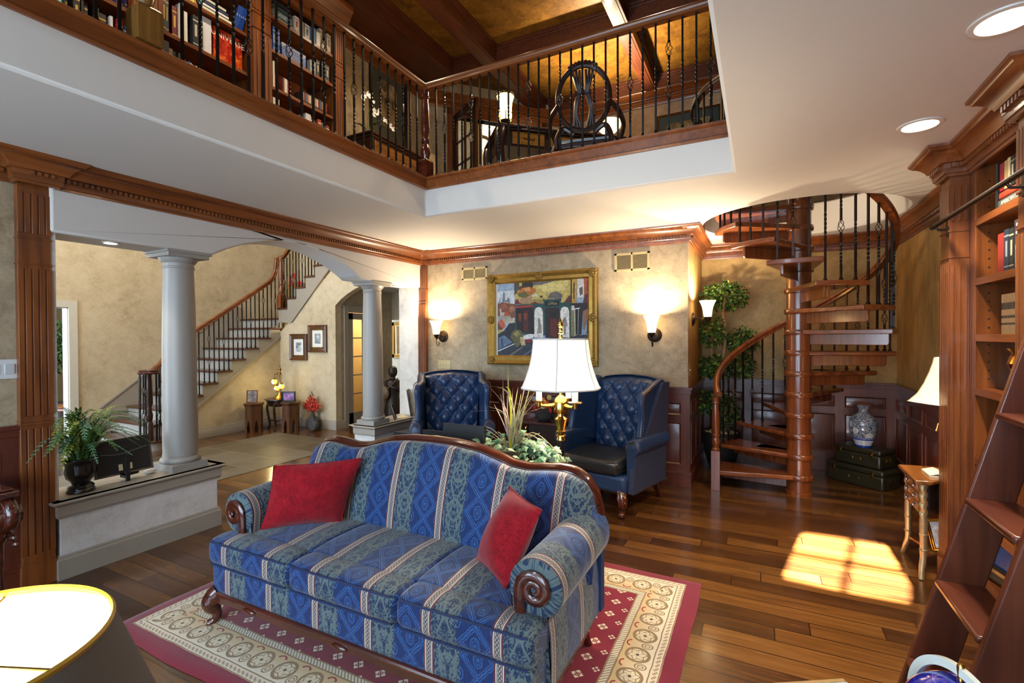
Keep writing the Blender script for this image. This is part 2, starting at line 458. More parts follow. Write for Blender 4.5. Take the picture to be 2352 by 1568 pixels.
def rugmat():
    g = G('red patterned wool rug'); x, y, z = g.xyz()
    cx, cy, hw, hh = (RUGX0+RUGX1)/2, (RUGY0+RUGY1)/2, (RUGX1-RUGX0)/2, (RUGY1-RUGY0)/2
    wob = (g.noise(g.vec(x, y), 9, 2)-.5)*.012
    X = x-cx; Y = y-cy
    ex = X.abs()*-1+hw+wob; ey = Y.abs()*-1+hh+wob
    d = ex.min(ey); hor = ey < ex                    # border along x
    s = Y+hor*(X-Y)                                  # coordinate along the border
    wool = g.noise(g.vec(x, y), 140, 2); wl = g.noise(g.vec(x, y), 5, 3)
    red = g.mix(wool*.5+wl*.5, hx('620b20'), hx('8a162f')); ivory = g.mix(wool, hx('cdbd9e'), hx('e6dcc6')); tan = hx('8c7350'); drk = hx('54402c')
    # field flowers
    L = .135
    def flower(ox, oy, r):
        fx = (((x+ox)/L).fr()-.5)*L; fy = (((y+oy)/L).fr()-.5)*L
        ax = fx.abs(); ay = fy.abs()
        pet = ((ax+ay) < r)*((ax-ay).abs() > .0035)*(((ax*ax+ay*ay).sqrt()).near(r*.36, r*.06)*-1+1)
        return pet
    fl = (flower(0, 0, .03)+flower(L/2, L/2, .02)).min(1.)
    field = g.mix(fl, red, ivory)
    # main border: medallions in rings with leaves between
    p = .165; k = ((s/p).fr()-.5)*p; m = d-.205
    rr = (k*k+m*m*.9).sqrt(); an = m.atan2(k)
    lobes = (an*6).sin()*.006
    ring = (rr-.052).abs() < .007; ring2 = (rr+lobes).near(.036, .0028); core = rr < .008; spokes = ((an*3).sin().abs() < .12)*(rr < .03)
    k2 = (((s/p)+.5).fr()-.5)*p
    r2 = (k2*k2*1.6+(m+.03)*(m+.03)).sqrt(); leafy = r2.near(.026, .0035)+r2.near(.012, .003)
    tanf = (rr < .045)*1.; sprig = (k2*k2+(m-.052)*(m-.052)*2.2).sqrt()
    bord = g.mix((m*.5+.5).step(.46, .54), hx('ddd2ba'), hx('c6ab7d'))
    bord = g.mix(tanf, bord, hx('d9cbad'))
    bord = g.mix((ring+ring2+leafy+spokes).min(1.), bord, tan); bord = g.mix(core, bord, drk)
    bord = g.mix((sprig.near(.022, .005))*(m > .05), bord, hx('8f2433'))
    # narrow borders
    k3 = ((s/.03).fr()-.5)*.03; vine = ((d-.105-(s/.03*pi*2).sin()*.008).abs() < .003)+(((k3*k3+(d-.105)*(d-.105)).sqrt()) < .006)
    outer = g.mix(vine, ivory, hx('9a7c63'))
    rope = ((s*1.+d*.9)/.02).fr() < .42
    inner = g.mix(rope, hx('d9cdb4'), hx('8d8070'))
    col = g.mix(d > .328, inner, field)
    col = g.mix(d < .285, col, bord)
    col = g.mix(d.near(.287, .004)+d.near(.326, .004), col, tan)
    col = g.mix(d < .125, col, outer)
    col = g.mix(d.near(.128, .003)+d.near(.086, .003), col, tan)
    col = g.mix(d < .082, col, red)
    g.bump(wool, .25, .004)
    return g.done(col, .9, 0, .1, 0, .3)
RUG = rugmat()
def paints(*hs, rough=.55):
    return [plain('paint '+h, h, rough, var=.12, sc=30) for h in hs]
_pc = {}
def flat(h, rough=.55, var=.1):
    if (h, rough) not in _pc: _pc[(h, rough)] = plain('colour '+h, h, rough, var=var, sc=25)
    return _pc[(h, rough)]
def leafmat(name, a, b, rough=.5):
    g = G(name); n = g.noise(g.co(), 16, 3)
    g.set('Subsurface Weight', 0)
    return g.done(g.mix(n.step(.3, .7), hx(a), hx(b)), rough, 0, .4)
# ------------------------------------------------------------------ the shell
XL, YB, CZ, LZ = -4.05, 5.25, 2.69, 3.03       # colonnade plane, back wall, ceiling, loft floor
XA, YA, XR = -.65, 6.60, 1.34                  # alcove: left return, back, right
OX0, OX1, OY = -2.79, -.156, 3.69              # opening of the two-storey space
HX, HY, PX = -7.752, 5.90, -6.46               # hall: stair wall, turned wall, passage wall
FARX = -8.95; NY = -2.4; LBX, LBY, LCZ = -4.75, 8.1, 5.74
HC = (.335, 5.49); HR = .86                    # round well of the spiral stair
def circ(c, r, n, a0=0): return [(c[0]+r*cos(a0+2*pi*k/n), c[1]+r*sin(a0+2*pi*k/n)) for k in range(n)]
b = B(); b.box((-4.4, NY, -.1), (1.6, 8.3, 0)); b.box((-9.2, NY, -.1), (-4.4, 8.3, 0)); b.box((-9.5, 8.3, -.1), (-4.4, 10.2, 0)); b.box((-14, -1, -.1), (-9.2, 6, 0))
st(b.build('floor', FLOOR))
b = B(); b.box((-7.07, -1.6, -.02), (-5.28, 5.31, .004)); st(b.build('floor_tiles', SLATE))
# ceiling over the room = loft floor, with the opening and the round well
b = B()
out = [(-4.78, NY), (OX0, NY), (OX0, OY), (OX1, OY), (OX1, NY), (1.6, NY), (1.6, 8.3), (-4.78, 8.3)]
b.prism(out, 'z', CZ, LZ, holes=[circ(HC, HR, 64)])
R_ = .05
st(b.build('ceiling', WHITE, smooth=50, bevel=.02))
b = B(); b.prism([(-4.78, NY), (OX0-.07, NY), (OX0-.07, OY+.07), (OX1+.02, OY+.07), (OX1+.02, NY), (1.6, NY), (1.6, 8.3), (-4.78, 8.3)], 'z', LZ+.001, LZ+.012, holes=[circ(HC, HR+.02, 64)])
st(b.build('floor_loft', FLOOR))
# walls of the room
b = B(); b.box((-3.99, YB, 0), (XA, YB+.15, CZ)); b.box((-4.35, YB, 0), (-3.99, YB+.15, CZ)); st(b.build('wall_back', FAUX))
b = B(); b.box((XA-.15, YB+.15, 0), (XA, YA, CZ)); st(b.build('wall_alcove_left', FAUXS))
b = B(); b.box((XA-.15, YA, 0), (XR+.2, YA+.15, CZ)); st(b.build('wall_alcove_back', FAUXG))
b = B(); b.box((XR, 3.95, 0), (XR+.2, YA, CZ)); b.box((XR+.13, NY, 0), (XR+.2, 3.95, CZ)); st(b.build('wall_right', FAUXS))
b = B(); b.box((-4.40, NY, 0), (-4.10, 1.43, CZ)); st(b.build('wall_left', FAUX))
# header with its arch over the colonnade
b = B(); arch = []
ya0, yaT, ya1, zf, zt, zf2 = 2.44, 3.2, 4.13, 2.247, 2.487, 2.225
for k in range(25):
    t = k/24; y = ya0+(ya1-ya0)*t
    arch.append((y, zf+(zf2-zf)*t+(zt-zf)*1.02*(1-abs(2*t-1)**2.1)))
b.prism([(1.415, CZ), (1.415, zf)]+arch+[(YB, zf2), (YB, CZ)], 'x', XL-.3, XL+.02)
st(b.build('wall_colonnade_header', WHITE, smooth=35, bevel=.022))
b = B(); b.box((XL-.3, 1.30, .50), (XL-.01, 1.447, zf)); b.box((XL-.33, 5.18, .49), (XL-.01, YB, zf2)); st(b.build('wall_colonnade', PLAST))
def low_wall(n, y0, y1, open0, open1):
    b = B(); b.box((XL-.3, y0, 0), (XL+.015, y1, .42)); w = b.build('wall_low_'+n, PLAST); st(w)
    p = [(0, 0), (.022, 0), (.022, .125), (.014, .135), (.014, .146), (.006, .153), (0, .153)]
    c = [(0, .395), (.018, .395), (.018, .405), (.024, .41), (.024, .475), (.034, .484), (.05, .492), (.056, .5), (.05, .512), (0, .512)]
    xa, xb = XL-.3, XL+.015
    path = [(xb, y1), (xb, y0)]
    if open0: path = path+[(xa, y0)]
    if open1: path = [(xa, y1)]+path
    t = B(); t.mould(path, [(-d, h) for d, h in p][::-1] if False else p); st(t.build('baseboard_'+n, TAUPE, smooth=30))
    t = B(); t.mould(path, c); t.box((xa-.05, y0-(.05 if open0 else 0), .5), (xb+.05, y1+(.05 if open1 else 0), .512)); t.box((xa-.03, y0, .41), (xa, y1, .5)); st(t.build('trim_cap_'+n, TAUPE, smooth=30, bevel=.003))
low_wall('near', 1.445, 2.46, True, True); low_wall('far', 4.32, YB, True, False)
# columns on the low walls
def column(y, ztop, lab):
    t = thing('column', lab, 'column', (XL-.145, y, .512), 0, 'round columns on the low walls')
    b = B(); b.cbox((0, 0, .027), (.275, .275, .055)); b.build('plinth', TAUPEL, t, bevel=.003)
    b = B(); b.lathe([(.11, .055), (.133, .056), (.142, .068), (.142, .08), (.133, .093), (.122, .096), (.119, .104), (.124, .108), (.124, .116), (.116, .122), (.11, .13)], n=40); b.build('base_moulding', TAUPEL, t)
    H = ztop-.512
    b = B(); b.lathe([(.1215, .12), (.1215, .5), (.119, .9), (.113, 1.3), (.105, H-.13)], n=48); b.build('shaft', TAUPEL, t)
    b = B(); b.lathe([(.105, H-.13), (.112, H-.128), (.112, H-.118), (.107, H-.114), (.107, H-.085), (.118, H-.08), (.13, H-.06), (.138, H-.045)], n=40); b.cbox((0, 0, H-.022), (.31, .31, .045)); b.cbox((0, 0, H-.006), (.34, .34, .02)); b.build('capital', TAUPEL, t, bevel=.002)
column(2.265, zf+.002, 'pale grey round column beside the potted fern'); column(4.47, zf2+.002, 'pale grey round column in front of the glazed passage door')
# crown moulding with dentils
CR = [(0, -.172), (.016, -.172), (.02, -.158), (.028, -.155), (.03, -.132), (.034, -.128), (.034, -.098), (.052, -.094), (.056, -.086), (.062, -.074), (.08, -.052), (.1, -.036), (.116, -.03), (.12, -.022), (.132, -.014), (.135, 0), (0, 0)]
cpath = [(XR, 4.0), (XR, YA), (XA, YA), (XA, YB), (-3.945, YB), (-3.945, YB-.03), (-4.02, YB-.03), (-4.02, 5.165), (XL+.02, 5.165), (XL+.02, 1.43), (XL+.05, 1.43), (XL+.05, 1.255), (-4.085, 1.255), (-4.085, NY)]
b = B(); b.mould(cpath, CR, z=CZ)
for i in range(len(cpath)-1):
    p, q = Ve(cpath[i]), Ve(cpath[i+1]); L = (q-p).length
    if L < .1: continue
    d = (q-p).normalized(); nn = Ve((-d.y, d.x)); k = 0.02
    while k < L-.03:
        a = p+d*k+nn*.034; c = p+d*(k+.017)+nn*.05
        b.box((min(a.x, c.x), min(a.y, c.y), CZ-.124), (max(a.x, c.x), max(a.y, c.y), CZ-.101)); k += .032
st(b.build('trim_crown', WY, smooth=35))
# fluted pilasters
def pilaster(name, o, u, n, w, z0, z1, mat=WZ, flutes=4, breaks=(), dep=.05, base=.15):
    """o: one bottom corner on the wall, u: direction along the face, n: outward"""
    b = B(); b.X = frame3(o, u, n, (0, 0, 1)) if Ve(u).cross(Ve(n)).z > 0 else frame3(Ve(o)+Ve(u)*w, -Ve(u), n, (0, 0, 1))
    b.box((0, 0, z0), (w, dep, z1)); b.box((-.008, 0, z0), (w+.008, dep+.012, z0+base)); b.box((-.004, 0, z0+base), (w+.004, dep+.006, z0+base+.015))
    zs = [z0+base+.06]+[q for br in breaks for q in (br[0]-.03, br[1]+.03)]+[z1-.06]
    for br in breaks:
        for q in br: b.box((-.005, 0, q-.005), (w+.005, dep+.007, q+.005))
    g = w/(flutes+.6); dk = 1
    for i in range(0, len(zs)-1, 2):
        if zs[i+1]-zs[i] < .05: continue
        for k in range(flutes+1):
            c0 = w/2+(k-flutes/2)*g
            b.box((c0-.38*g, dep-.001, zs[i]), (c0+.38*g, dep+.007, zs[i+1]))
        b.box((0, dep-.001, z0+base+.015), (w, dep+.0072, zs[0])) if i == 0 else 0
    return b
def solid_caps(b): return b
b = pilaster('l', (-4.10, 1.265, 0), (0, 1, 0), (1, 0, 0), .155, 0, CZ-.16, breaks=((1.03, 1.05), (2.03, 2.19))); st(b.build('trim_pilaster_left', WZ, bevel=.0015))
b = pilaster('c', (-4.07, YB, 0), (1, 0, 0), (0, -1, 0), .125, 0, CZ-.16, breaks=((2.03, 2.19),), flutes=4); b.box((-4.07, 5.17, 0), (-4.035, 5.22, CZ-.16)); st(b.build('trim_pilaster_corner', WZ, bevel=.0015))
# wainscot
def wainscot(name, o, u, n, L, npan, margin=.09):
    b = B(); b.X = frame3(o, u, n, (0, 0, 1))
    b.box((0, 0, 0), (L, .012, 1.0)); b.box((0, .01, .148), (L, .022, .235)); b.box((0, .01, .66), (L, .022, .745)); b.box((0, .01, .865), (L, .022, .98))
    pw = (L-margin)/npan
    for k in range(npan+1):
        x = k*pw; b.box((x, .011, .2), (x+margin, .0225, .9))
    for k in range(npan):
        x0 = k*pw+margin; x1 = (k+1)*pw
        for z0, z1 in ((.235, .66), (.745, .865)):
            e, f_ = .012, .034
            for (xa, za, xb, zb, h) in ((x0, z0, x1, z1, .026),):
                o4 = [(xa, .026, za), (xb, .026, za), (xb, .026, zb), (xa, .026, zb)]
                i4 = [(xa+e, .014, za+e), (xb-e, .014, za+e), (xb-e, .014, zb-e), (xa+e, .014, zb-e)]
                j4 = [(xa+f_, .022, za+f_), (xb-f_, .022, za+f_), (xb-f_, .022, zb-f_), (xa+f_, .022, zb-f_)]
                b.add(o4+i4+j4, [(i, (i+1) % 4, 4+(i+1) % 4, 4+i) for i in range(4)]+[(4+i, 4+(i+1) % 4, 8+(i+1) % 4, 8+i) for i in range(4)]+[(8, 9, 10, 11)])
                for q in ((xa-.008, za-.008, xb+.008, za), (xa-.008, zb, xb+.008, zb+.008), (xa-.008, za, xa, zb), (xb, za, xb+.008, zb)): b.box((q[0], .02, q[1]), (q[2], .028, q[3]))
    b.box((0, .01, 0), (L, .032, .135)); b.box((0, .01, .135), (L, .04, .148)); b.box((0, .01, .148), (L, .03, .158))
    b.box((0, .01, .96), (L, .03, 1.005)); b.box((0, 0, 1.005), (L, .042, 1.03))
    return st(b.build(name, WPANEL, bevel=.0015))
wainscot('trim_wainscot_back', (XA+.02, YB, 0), (-1, 0, 0), (0, -1, 0), 3.3, 6)
wainscot('trim_wainscot_alcove_left', (XA, YA, 0), (0, -1, 0), (1, 0, 0), YA-YB+.022, 3, .08)
wainscot('trim_wainscot_alcove_back', (XR, YA, 0), (-1, 0, 0), (0, -1, 0), XR-XA, 4, .1)
wainscot('trim_wainscot_alcove_right', (XR, 3.95, 0), (0, 1, 0), (-1, 0, 0), YA-3.95, 5, .1)
wainscot('trim_wainscot_left', (-4.10, NY, 0), (0, 1, 0), (1, 0, 0), 1.265-NY, 6) if False else wainscot('trim_wainscot_left', (-4.10, 1.265, 0), (0, -1, 0), (1, 0, 0), 1.265-NY, 6)
# wood fascia of the loft edge
FA = [(0, 2.94), (.018, 2.94), (.026, 2.948), (.026, 2.955), (.016, 2.962), (.016, 3.026), (.03, 3.028), (.042, 3.036), (.042, 3.048), (.03, 3.056), (-.09, 3.056), (-.09, 3.03), (0, 3.03)]
b = B(); b.mould([(OX0, NY), (OX0, OY), (OX1, OY)][::-1], FA); st(b.build('trim_loft_edge', WY, smooth=35))
# the room behind the camera: a two-storey window wall
WINS = [(-3.9, -2.65, .45, 2.45), (-2.45, -1.45, .45, 2.45), (-1.3, -.3, .45, 2.45), (-.1, .9, .45, 2.45), (-2.5, -1.45, 3.1, 5.1), (-1.09, -.40, 3.34, 3.90)]  # last opening is unseen, its size made up to shape the sun patch
b = B(); b.prism([(-4.8, 0), (1.6, 0), (1.6, LCZ), (-4.8, LCZ)], 'y', NY-.15, NY, holes=[[(w[0], w[2]), (w[1], w[2]), (w[1], w[3]), (w[0], w[3])] for w in WINS]); st(b.build('wall_front', WHITE))
for k, w in enumerate(WINS):
    b = B(); x0, x1, z0, z1 = w
    for q in ((x0, z0, x0+.05, z1), (x1-.05, z0, x1, z1), (x0, z0, x1, z0+.05), (x0, z1-.05, x1, z1), ((x0+x1)/2-.015, z0, (x0+x1)/2+.015, z1), (x0, (z0+z1)/2-.015, x1, (z0+z1)/2+.015)): b.box((q[0], NY-.1, q[1]), (q[2], NY-.05, q[3]))
    st(b.build('window_%d' % (k+1), WHITE))
# upper walls: left and right of the two-storey space, loft walls
b = B(); b.box((LBX-.15, NY, LZ), (LBX, 6.36, LCZ)); st(b.build('wall_loft_left', FAUX))
b = B(); b.box((-3.2, LBY, LZ), (1.6, LBY+.15, LCZ)); st(b.build('wall_loft_back', FAUX))
b = B(); b.box((1.5, NY, CZ), (1.65, LBY, LCZ)); st(b.build('wall_loft_right', FAUX))
b = B(); b.prism([(-4.9, NY-.2), (1.65, NY-.2), (1.65, LBY+.2), (-3.2, LBY+.2), (-4.9, 6.2)], 'z', LCZ, LCZ+.1); st(b.build('ceiling_loft', LEATHR))
# ------------------------------------------------------------------ the stair hall beyond the colonnade
b = B(); DY0, DY1, DZ = 2.2, 3.32, 2.02
b.prism([(NY, 0), (DY0, 0), (DY0, DZ), (DY1, DZ), (DY1, 0), (8.3, 0), (8.3, 5.5), (NY, 5.5)], 'x', FARX-.15, FARX); st(b.build('wall_hall_far', FAUXH))
b = B()
for q in ((DY1, 0, DY1+.1, DZ+.1), (DY0-.1, 0, DY0, DZ+.1), (DY0, DZ, DY1, DZ+.1)): b.box((FARX, q[0], q[1]), (FARX+.025, q[2], q[3]))
b.box((FARX-.15, DY1-.012, 0), (FARX, DY1, DZ)); b.box((FARX-.15, DY0, DZ-.012), (FARX, DY1, DZ))
st(b.build('trim_dining_doorway', plain('white gloss trim', 'c9c4b6', .4)))
# stair wall, turned wall with the arched passage
b = B()
b.box((HX-.1, 4.0, 0), (HX, HY, .12))
pts = [(3.95, 0), (HY+.1, 0), (HY+.1, 1.60), (HY, 1.595), (4.38, .43), (3.95, .1)]
b.prism(pts, 'x', HX-.12, HX); st(b.build('wall_under_stair', FAUXH))
b = B(); al = [(PX+.1, 0)]; N_ = 14
aw0, aw1 = PX+.1, -4.35
for k in range(N_+1):
    t = k/N_; al.append((aw0+(aw1-.05-aw0)*t, 2.1+.36*sin(pi*min(t*1.0, 1))**.8))
al.append((aw1-.05, 0))
pr = [(HX-.1, 0)]+al+[(aw1, 0), (aw1, 5.5), (HX-.1, 5.5)]
b = B(); b.prism([(HX-.12, 1.58), (-7.42, 1.9), (-6.1, 2.98), (-4.35, 4.3), (-4.35, 5.5), (-4.35, 5.5)][:4]+[(-4.35, 0), (aw1-.02, 0)]+al[::-1]+[(HX-.12, 0)], 'y', HY, HY+.12); st(b.build('wall_hall_turn', FAUXH))
b = B(); b.box((FARX, 7.3, 1.9), (-4.35, 7.4, 5.5)); st(b.build('wall_hall_upper', FAUXH))
b = B(); b.box((FARX, NY, 5.4), (-4.9, 7.4, 5.5)); st(b.build('ceiling_hall', WHITE))
b = B(); DW = [(2.0, 0), (2.0, 0)]
b.prism([(HY+.12, 0), (6.17, 0), (6.17, 2.0), (6.93, 2.0), (6.93, 0), (7.31, 0), (7.31, 2.6), (HY+.12, 2.6)], 'x', PX, PX+.1); st(b.build('wall_passage', faux('passage tan paint', '8a7a60', 'a3927a', 'b3a58c', 2.2)))
b = B(); b.box((PX, HY+.12, 2.42), (-4.35, 8.2, 2.5)); st(b.build('ceiling_passage', WHITE))
b = B(); b.box((-9.4, 9.4, 0), (-4.2, 9.5, 2.9)); st(b.build('wall_passage_end', faux('grey cream paint', '9c9585', 'b0aa9b', 'bdb8aa', 2)))
b = B(); b.box((-9.4, 7.41, 2.55), (-4.35, 9.5, 2.62)); st(b.build('ceiling_rear', WHITE))
b = B(); b.box((-4.35, YB+.15, 0), (-4.25, 9.5, CZ)); st(b.build('wall_passage_right', FAUXH))
b = B(); b.box((PX-1.3, 6.0, 0), (PX-1.2, 7.31, 2.6)); b.box((PX-1.3, 7.31, 0), (PX, 7.41, 2.6)); st(b.build('wall_cellar_stair', plain('warm cream stairwell paint', 'cdb681', .6)))
# hall skirting
SK = [(0, 0), (.02, 0), (.02, .125), (.012, .135), (.012, .148), (.004, .155), (0, .155)]
b = B(); b.mould([(PX+.1, HY+.25), (PX+.1, HY), (HX, HY), (HX, 3.95)], SK); b.mould([(FARX, 3.75), (FARX, DY1+.1)], SK); b.mould([(PX+.1, 7.3), (PX+.1, 7.03)], SK); st(b.build('baseboard_hall', TAUPE))
# front wall of the hall with the bright door lights
b = B(); FW = [(-8.2, -7.3, .2, 2.1), (-6.9, -5.6, .1, 2.2), (-8.2, -5.4, 2.7, 4.8)]
b.prism([(FARX, 0), (-4.4, 0), (-4.4, 5.5), (FARX, 5.5)], 'y', NY-.15, NY, holes=[[(w[0], w[2]), (w[1], w[2]), (w[1], w[3]), (w[0], w[3])] for w in FW]); st(b.build('wall_hall_front', WHITE))
# dining room beyond the doorway
b = B(); b.box((-13.3, -1, 0), (-13.2, 1.6, 2.8)); b.box((-13.3, 3.0, 0), (-13.2, 6, 2.8)); b.box((-13.3, 1.6, 0), (-13.2, 3.0, .5)); b.box((-13.3, 1.6, 2.3), (-13.2, 3.0, 2.8)); b.box((-13.2, 5.9, 0), (-9.1, 6, 2.8)); st(b.build('wall_dining', plain('brown dining room paint', '8a7552', .6, var=.15, sc=3)))
b = B(); b.box((-13.3, -1, 2.8), (-9.1, 6, 2.9)); st(b.build('ceiling_dining', WHITE))
# the glazed passage door
d = thing('glazed_door', 'grey ten-light glazed door in the passage behind the far column', 'door', (PX+.06, 6.17, 0))
b = B(); cols = [.13, .36, .39, .62]
b.box((0, .01, 0), (.035, .13, 1.99)); b.box((0, .62, 0), (.035, .75, 1.99)); b.box((0, .01, 0), (.035, .75, .24)); b.box((0, .01, 1.88), (.035, .75, 1.99)); b.box((.006, .365, .2), (.03, .385, 1.9))
for k in range(1, 5): b.box((.006, .12, .24+k*.328-.01), (.03, .64, .24+k*.328+.01))
b.build('leaf', TAUPE, d, bevel=.002)
gg = G('clear glass'); gg.set('Transmission Weight', 1.0); gg.set('IOR', 1.1); GLASS = gg.done((1, 1, 1), .02)
b = B(); b.box((.015, .12, .24), (.02, .63, 1.88)); b.build('pane', GLASS, d)
for z in (.3, 1.0, 1.7):
    b = B(); b.lathe([(.008, 0), (.008, .09)], (.042, .012, z), 8); b.build('hinge', BLACKM, d)
b = B(); b.box((PX+.1, 6.08, 0), (PX+.125, 6.17, 2.1)); b.box((PX+.1, 6.93, 0), (PX+.125, 7.02, 2.1)); b.box((PX+.1, 6.17, 2.0), (PX+.125, 6.93, 2.1)); b.box((PX+.1, 6.06, 2.1), (PX+.135, 7.04, 2.12)); st(b.build('trim_passage_door', TAUPE, bevel=.002))
b = B(); b.tube([(PX-1.1, 6.2, 1.0), (PX-.75, 7.1, .45)], .035, 8); tag(b.build('stair_handrail', WMAH), 'sloping dark handrail seen through the glazed door', 'handrail')
# ------------------------------------------------------------------ ironwork
_bal = {}
def baluster(h, kind, r=.0066, mat=None, shoe=True):
    """square iron bar: twists and wire baskets; kind plain / twist / single / double"""
    key = (round(h, 3), kind, r, (mat or IRON).name)
    if key in _bal: return _bal[key]
    b = B(); q = []                                  # (z, turn)
    bask = {'single': [.52], 'double': [.36, .74]}.get(kind, [])
    tw = {'plain': [], 'twist': [(.38, .62)], 'single': [(.14, .36), (.68, .9)], 'double': [(.44, .66)]}[kind]
    cuts = [(c*h-.05, c*h+.05) for c in bask]
    segs = []; z0 = 0
    for a, c in cuts: segs.append((z0, a)); z0 = c
    segs.append((z0, h))
    def turn(z):
        t = 0
        for a, c in tw: t += min(max((z-a*h)/((c-a)*h), 0), 1)*2*pi*1.5
        return t
    for a, c in segs:
        n = max(2, int((c-a)/.014)); vs = []; fs = []
        zz = sorted(set([a, c]+[a+(c-a)*k/n for k in range(n+1) if any(t0*h-.02 < a+(c-a)*k/n < t1*h+.02 for t0, t1 in tw)]))
        for z in zz:
            for k in range(4):
                w = turn(z)+pi/4+k*pi/2; vs.append((r*1.414*cos(w), r*1.414*sin(w), z))
        for i in range(len(zz)-1):
            for k in range(4): fs.append((i*4+k, i*4+(k+1) % 4, (i+1)*4+(k+1) % 4, (i+1)*4+k))
        fs += [(3, 2, 1, 0), tuple(len(vs)-4+k for k in range(4))]
        b.add(vs, fs)
    for a, c in cuts:
        for k in range(4):
            pts = []
            for i in range(11):
                t = i/10; w = k*pi/2+t*pi*1.0; rr = .004+.0195*sin(pi*t)**.8
                pts.append((rr*cos(w), rr*sin(w), a-.003+(c-a+.006)*t))
            b.tube(pts, .0027, 5)
        for z in (a-.012, c): b.lathe([(.0105, z), (.0105, z+.012)], n=8)
    if shoe: b.lathe([(.017, 0), (.017, .012), (.011, .02), (.009, .03)], n=4, a0=pi/4, a1=pi/4+2*pi)
    _bal[key] = b.mesh('baluster', mat or IRON, 40); return _bal[key]
def turned_newel(parent, name, loc, h, w=.105, base=.17, mat=None):
    b = B(); e = w/2
    b.prism([(-e, -e), (e, -e), (e, e), (-e, e)], 'z', 0, base*.82)
    b.grid(6, 1, lambda u, v: (0, 0, 0)) if False else None
    b.lathe([(e*1.414, base*.82), (e*1.38, base*.9), (e*1.1, base*.98), (e*.7, base*1.02)], n=4, a0=pi/4, a1=pi/4+2*pi)
    H = h
    pr = [(.03, base), (.034, base+.01), (.045, base+.05), (.047, base+.08), (.042, base+.11), (.03, base+.14), (.028, base+.15), (.04, base+.155), (.04, base+.165), (.03, base+.17), (.036, base+.18), (.036, base+.19), (.032, base+.2),
          (.042, base+.26), (.043, base+.32), (.036, H-.16), (.03, H-.09), (.03, H-.08), (.042, H-.075), (.042, H-.06), (.034, H-.05), (.036, H-.01), (.036, H)]
    b.lathe(pr, n=24)
    o = b.build(name, mat or WMAH, parent); o.location = loc; return o
RAILP = [(-.03, 0), (-.03, .018), (-.022, .024), (-.03, .034), (-.03, .05), (-.018, .062), (0, .066), (.018, .062), (.03, .05), (.03, .034), (.022, .024), (.03, .018), (.03, 0)]
def rail_along(name, pts, parent, mat, prof=None, world=False):
    """handrail section (side, up) carried along a 3d path, kept upright"""
    P = [Ve(p) for p in pts]; pr = prof or RAILP; vs = []; k = len(pr)
    for i in range(len(P)):
        t = P[min(i+1, len(P)-1)]-P[max(i-1, 0)]
        sd = Ve((-t.y, t.x, 0)); sd = sd.normalized() if sd.length > 1e-6 else Ve((1, 0, 0))
        up = t.normalized().cross(sd)*-1
        up = sd.cross(t.normalized())*-1 if up.z < 0 else up
        if up.z < 0: up = -up
        for a, c in pr: vs.append(P[i]+sd*a+up*c)
    fs = [(i*k+q, (i+1)*k+q, (i+1)*k+(q+1) % k, i*k+(q+1) % k) for i in range(len(P)-1) for q in range(k)]
    fs += [tuple(range(k)), tuple(range(len(vs)-1, len(vs)-k-1, -1))]
    b = B(); b.add(vs, fs); return b.build(name, mat, parent, world=world, smooth=50)
# ------------------------------------------------------------------ loft railings
RZ = 3.868
t = thing('loft_railing', 'cherry and iron balustrade around the edge of the loft opening', 'railing', (OX0, OY, LZ+.026))
rail_along('handrail', [(0, .0, RZ-LZ-.026), (0, NY-OY+.02, RZ-LZ-.026)], t, WY)
kinds = ['double', 'twist', 'twist', 'single', 'twist', 'twist']
k = 0
for i in range(36):
    y = 3.565-.0965*i
    if 1.29 < y < 1.45 or y < -.4: continue
    put(baluster(RZ-LZ-.026, kinds[(i+1) % 6]), 'baluster', t, (0, y-OY, 0))
turned_newel(t, 'newel_post', (0, 0, 0), RZ-LZ-.02); turned_newel(t, 'newel_post', (0, 1.36-OY, 0), RZ-LZ-.02, .115, .19, wood('golden brown newel wood', '583714', '86602c', 'z', .3, .3))
rail_along('handrail', [(.0, 0, RZ-LZ-.026), (OX1-OX0+.5, 0, RZ-LZ-.026)], t, WX)
for i in range(28):
    x = .125+.0945*i
    put(baluster(RZ-LZ-.026, ['single', 'twist', 'twist', 'double', 'twist', 'twist'][(i+5) % 6]), 'baluster', t, (x, 0, 0))
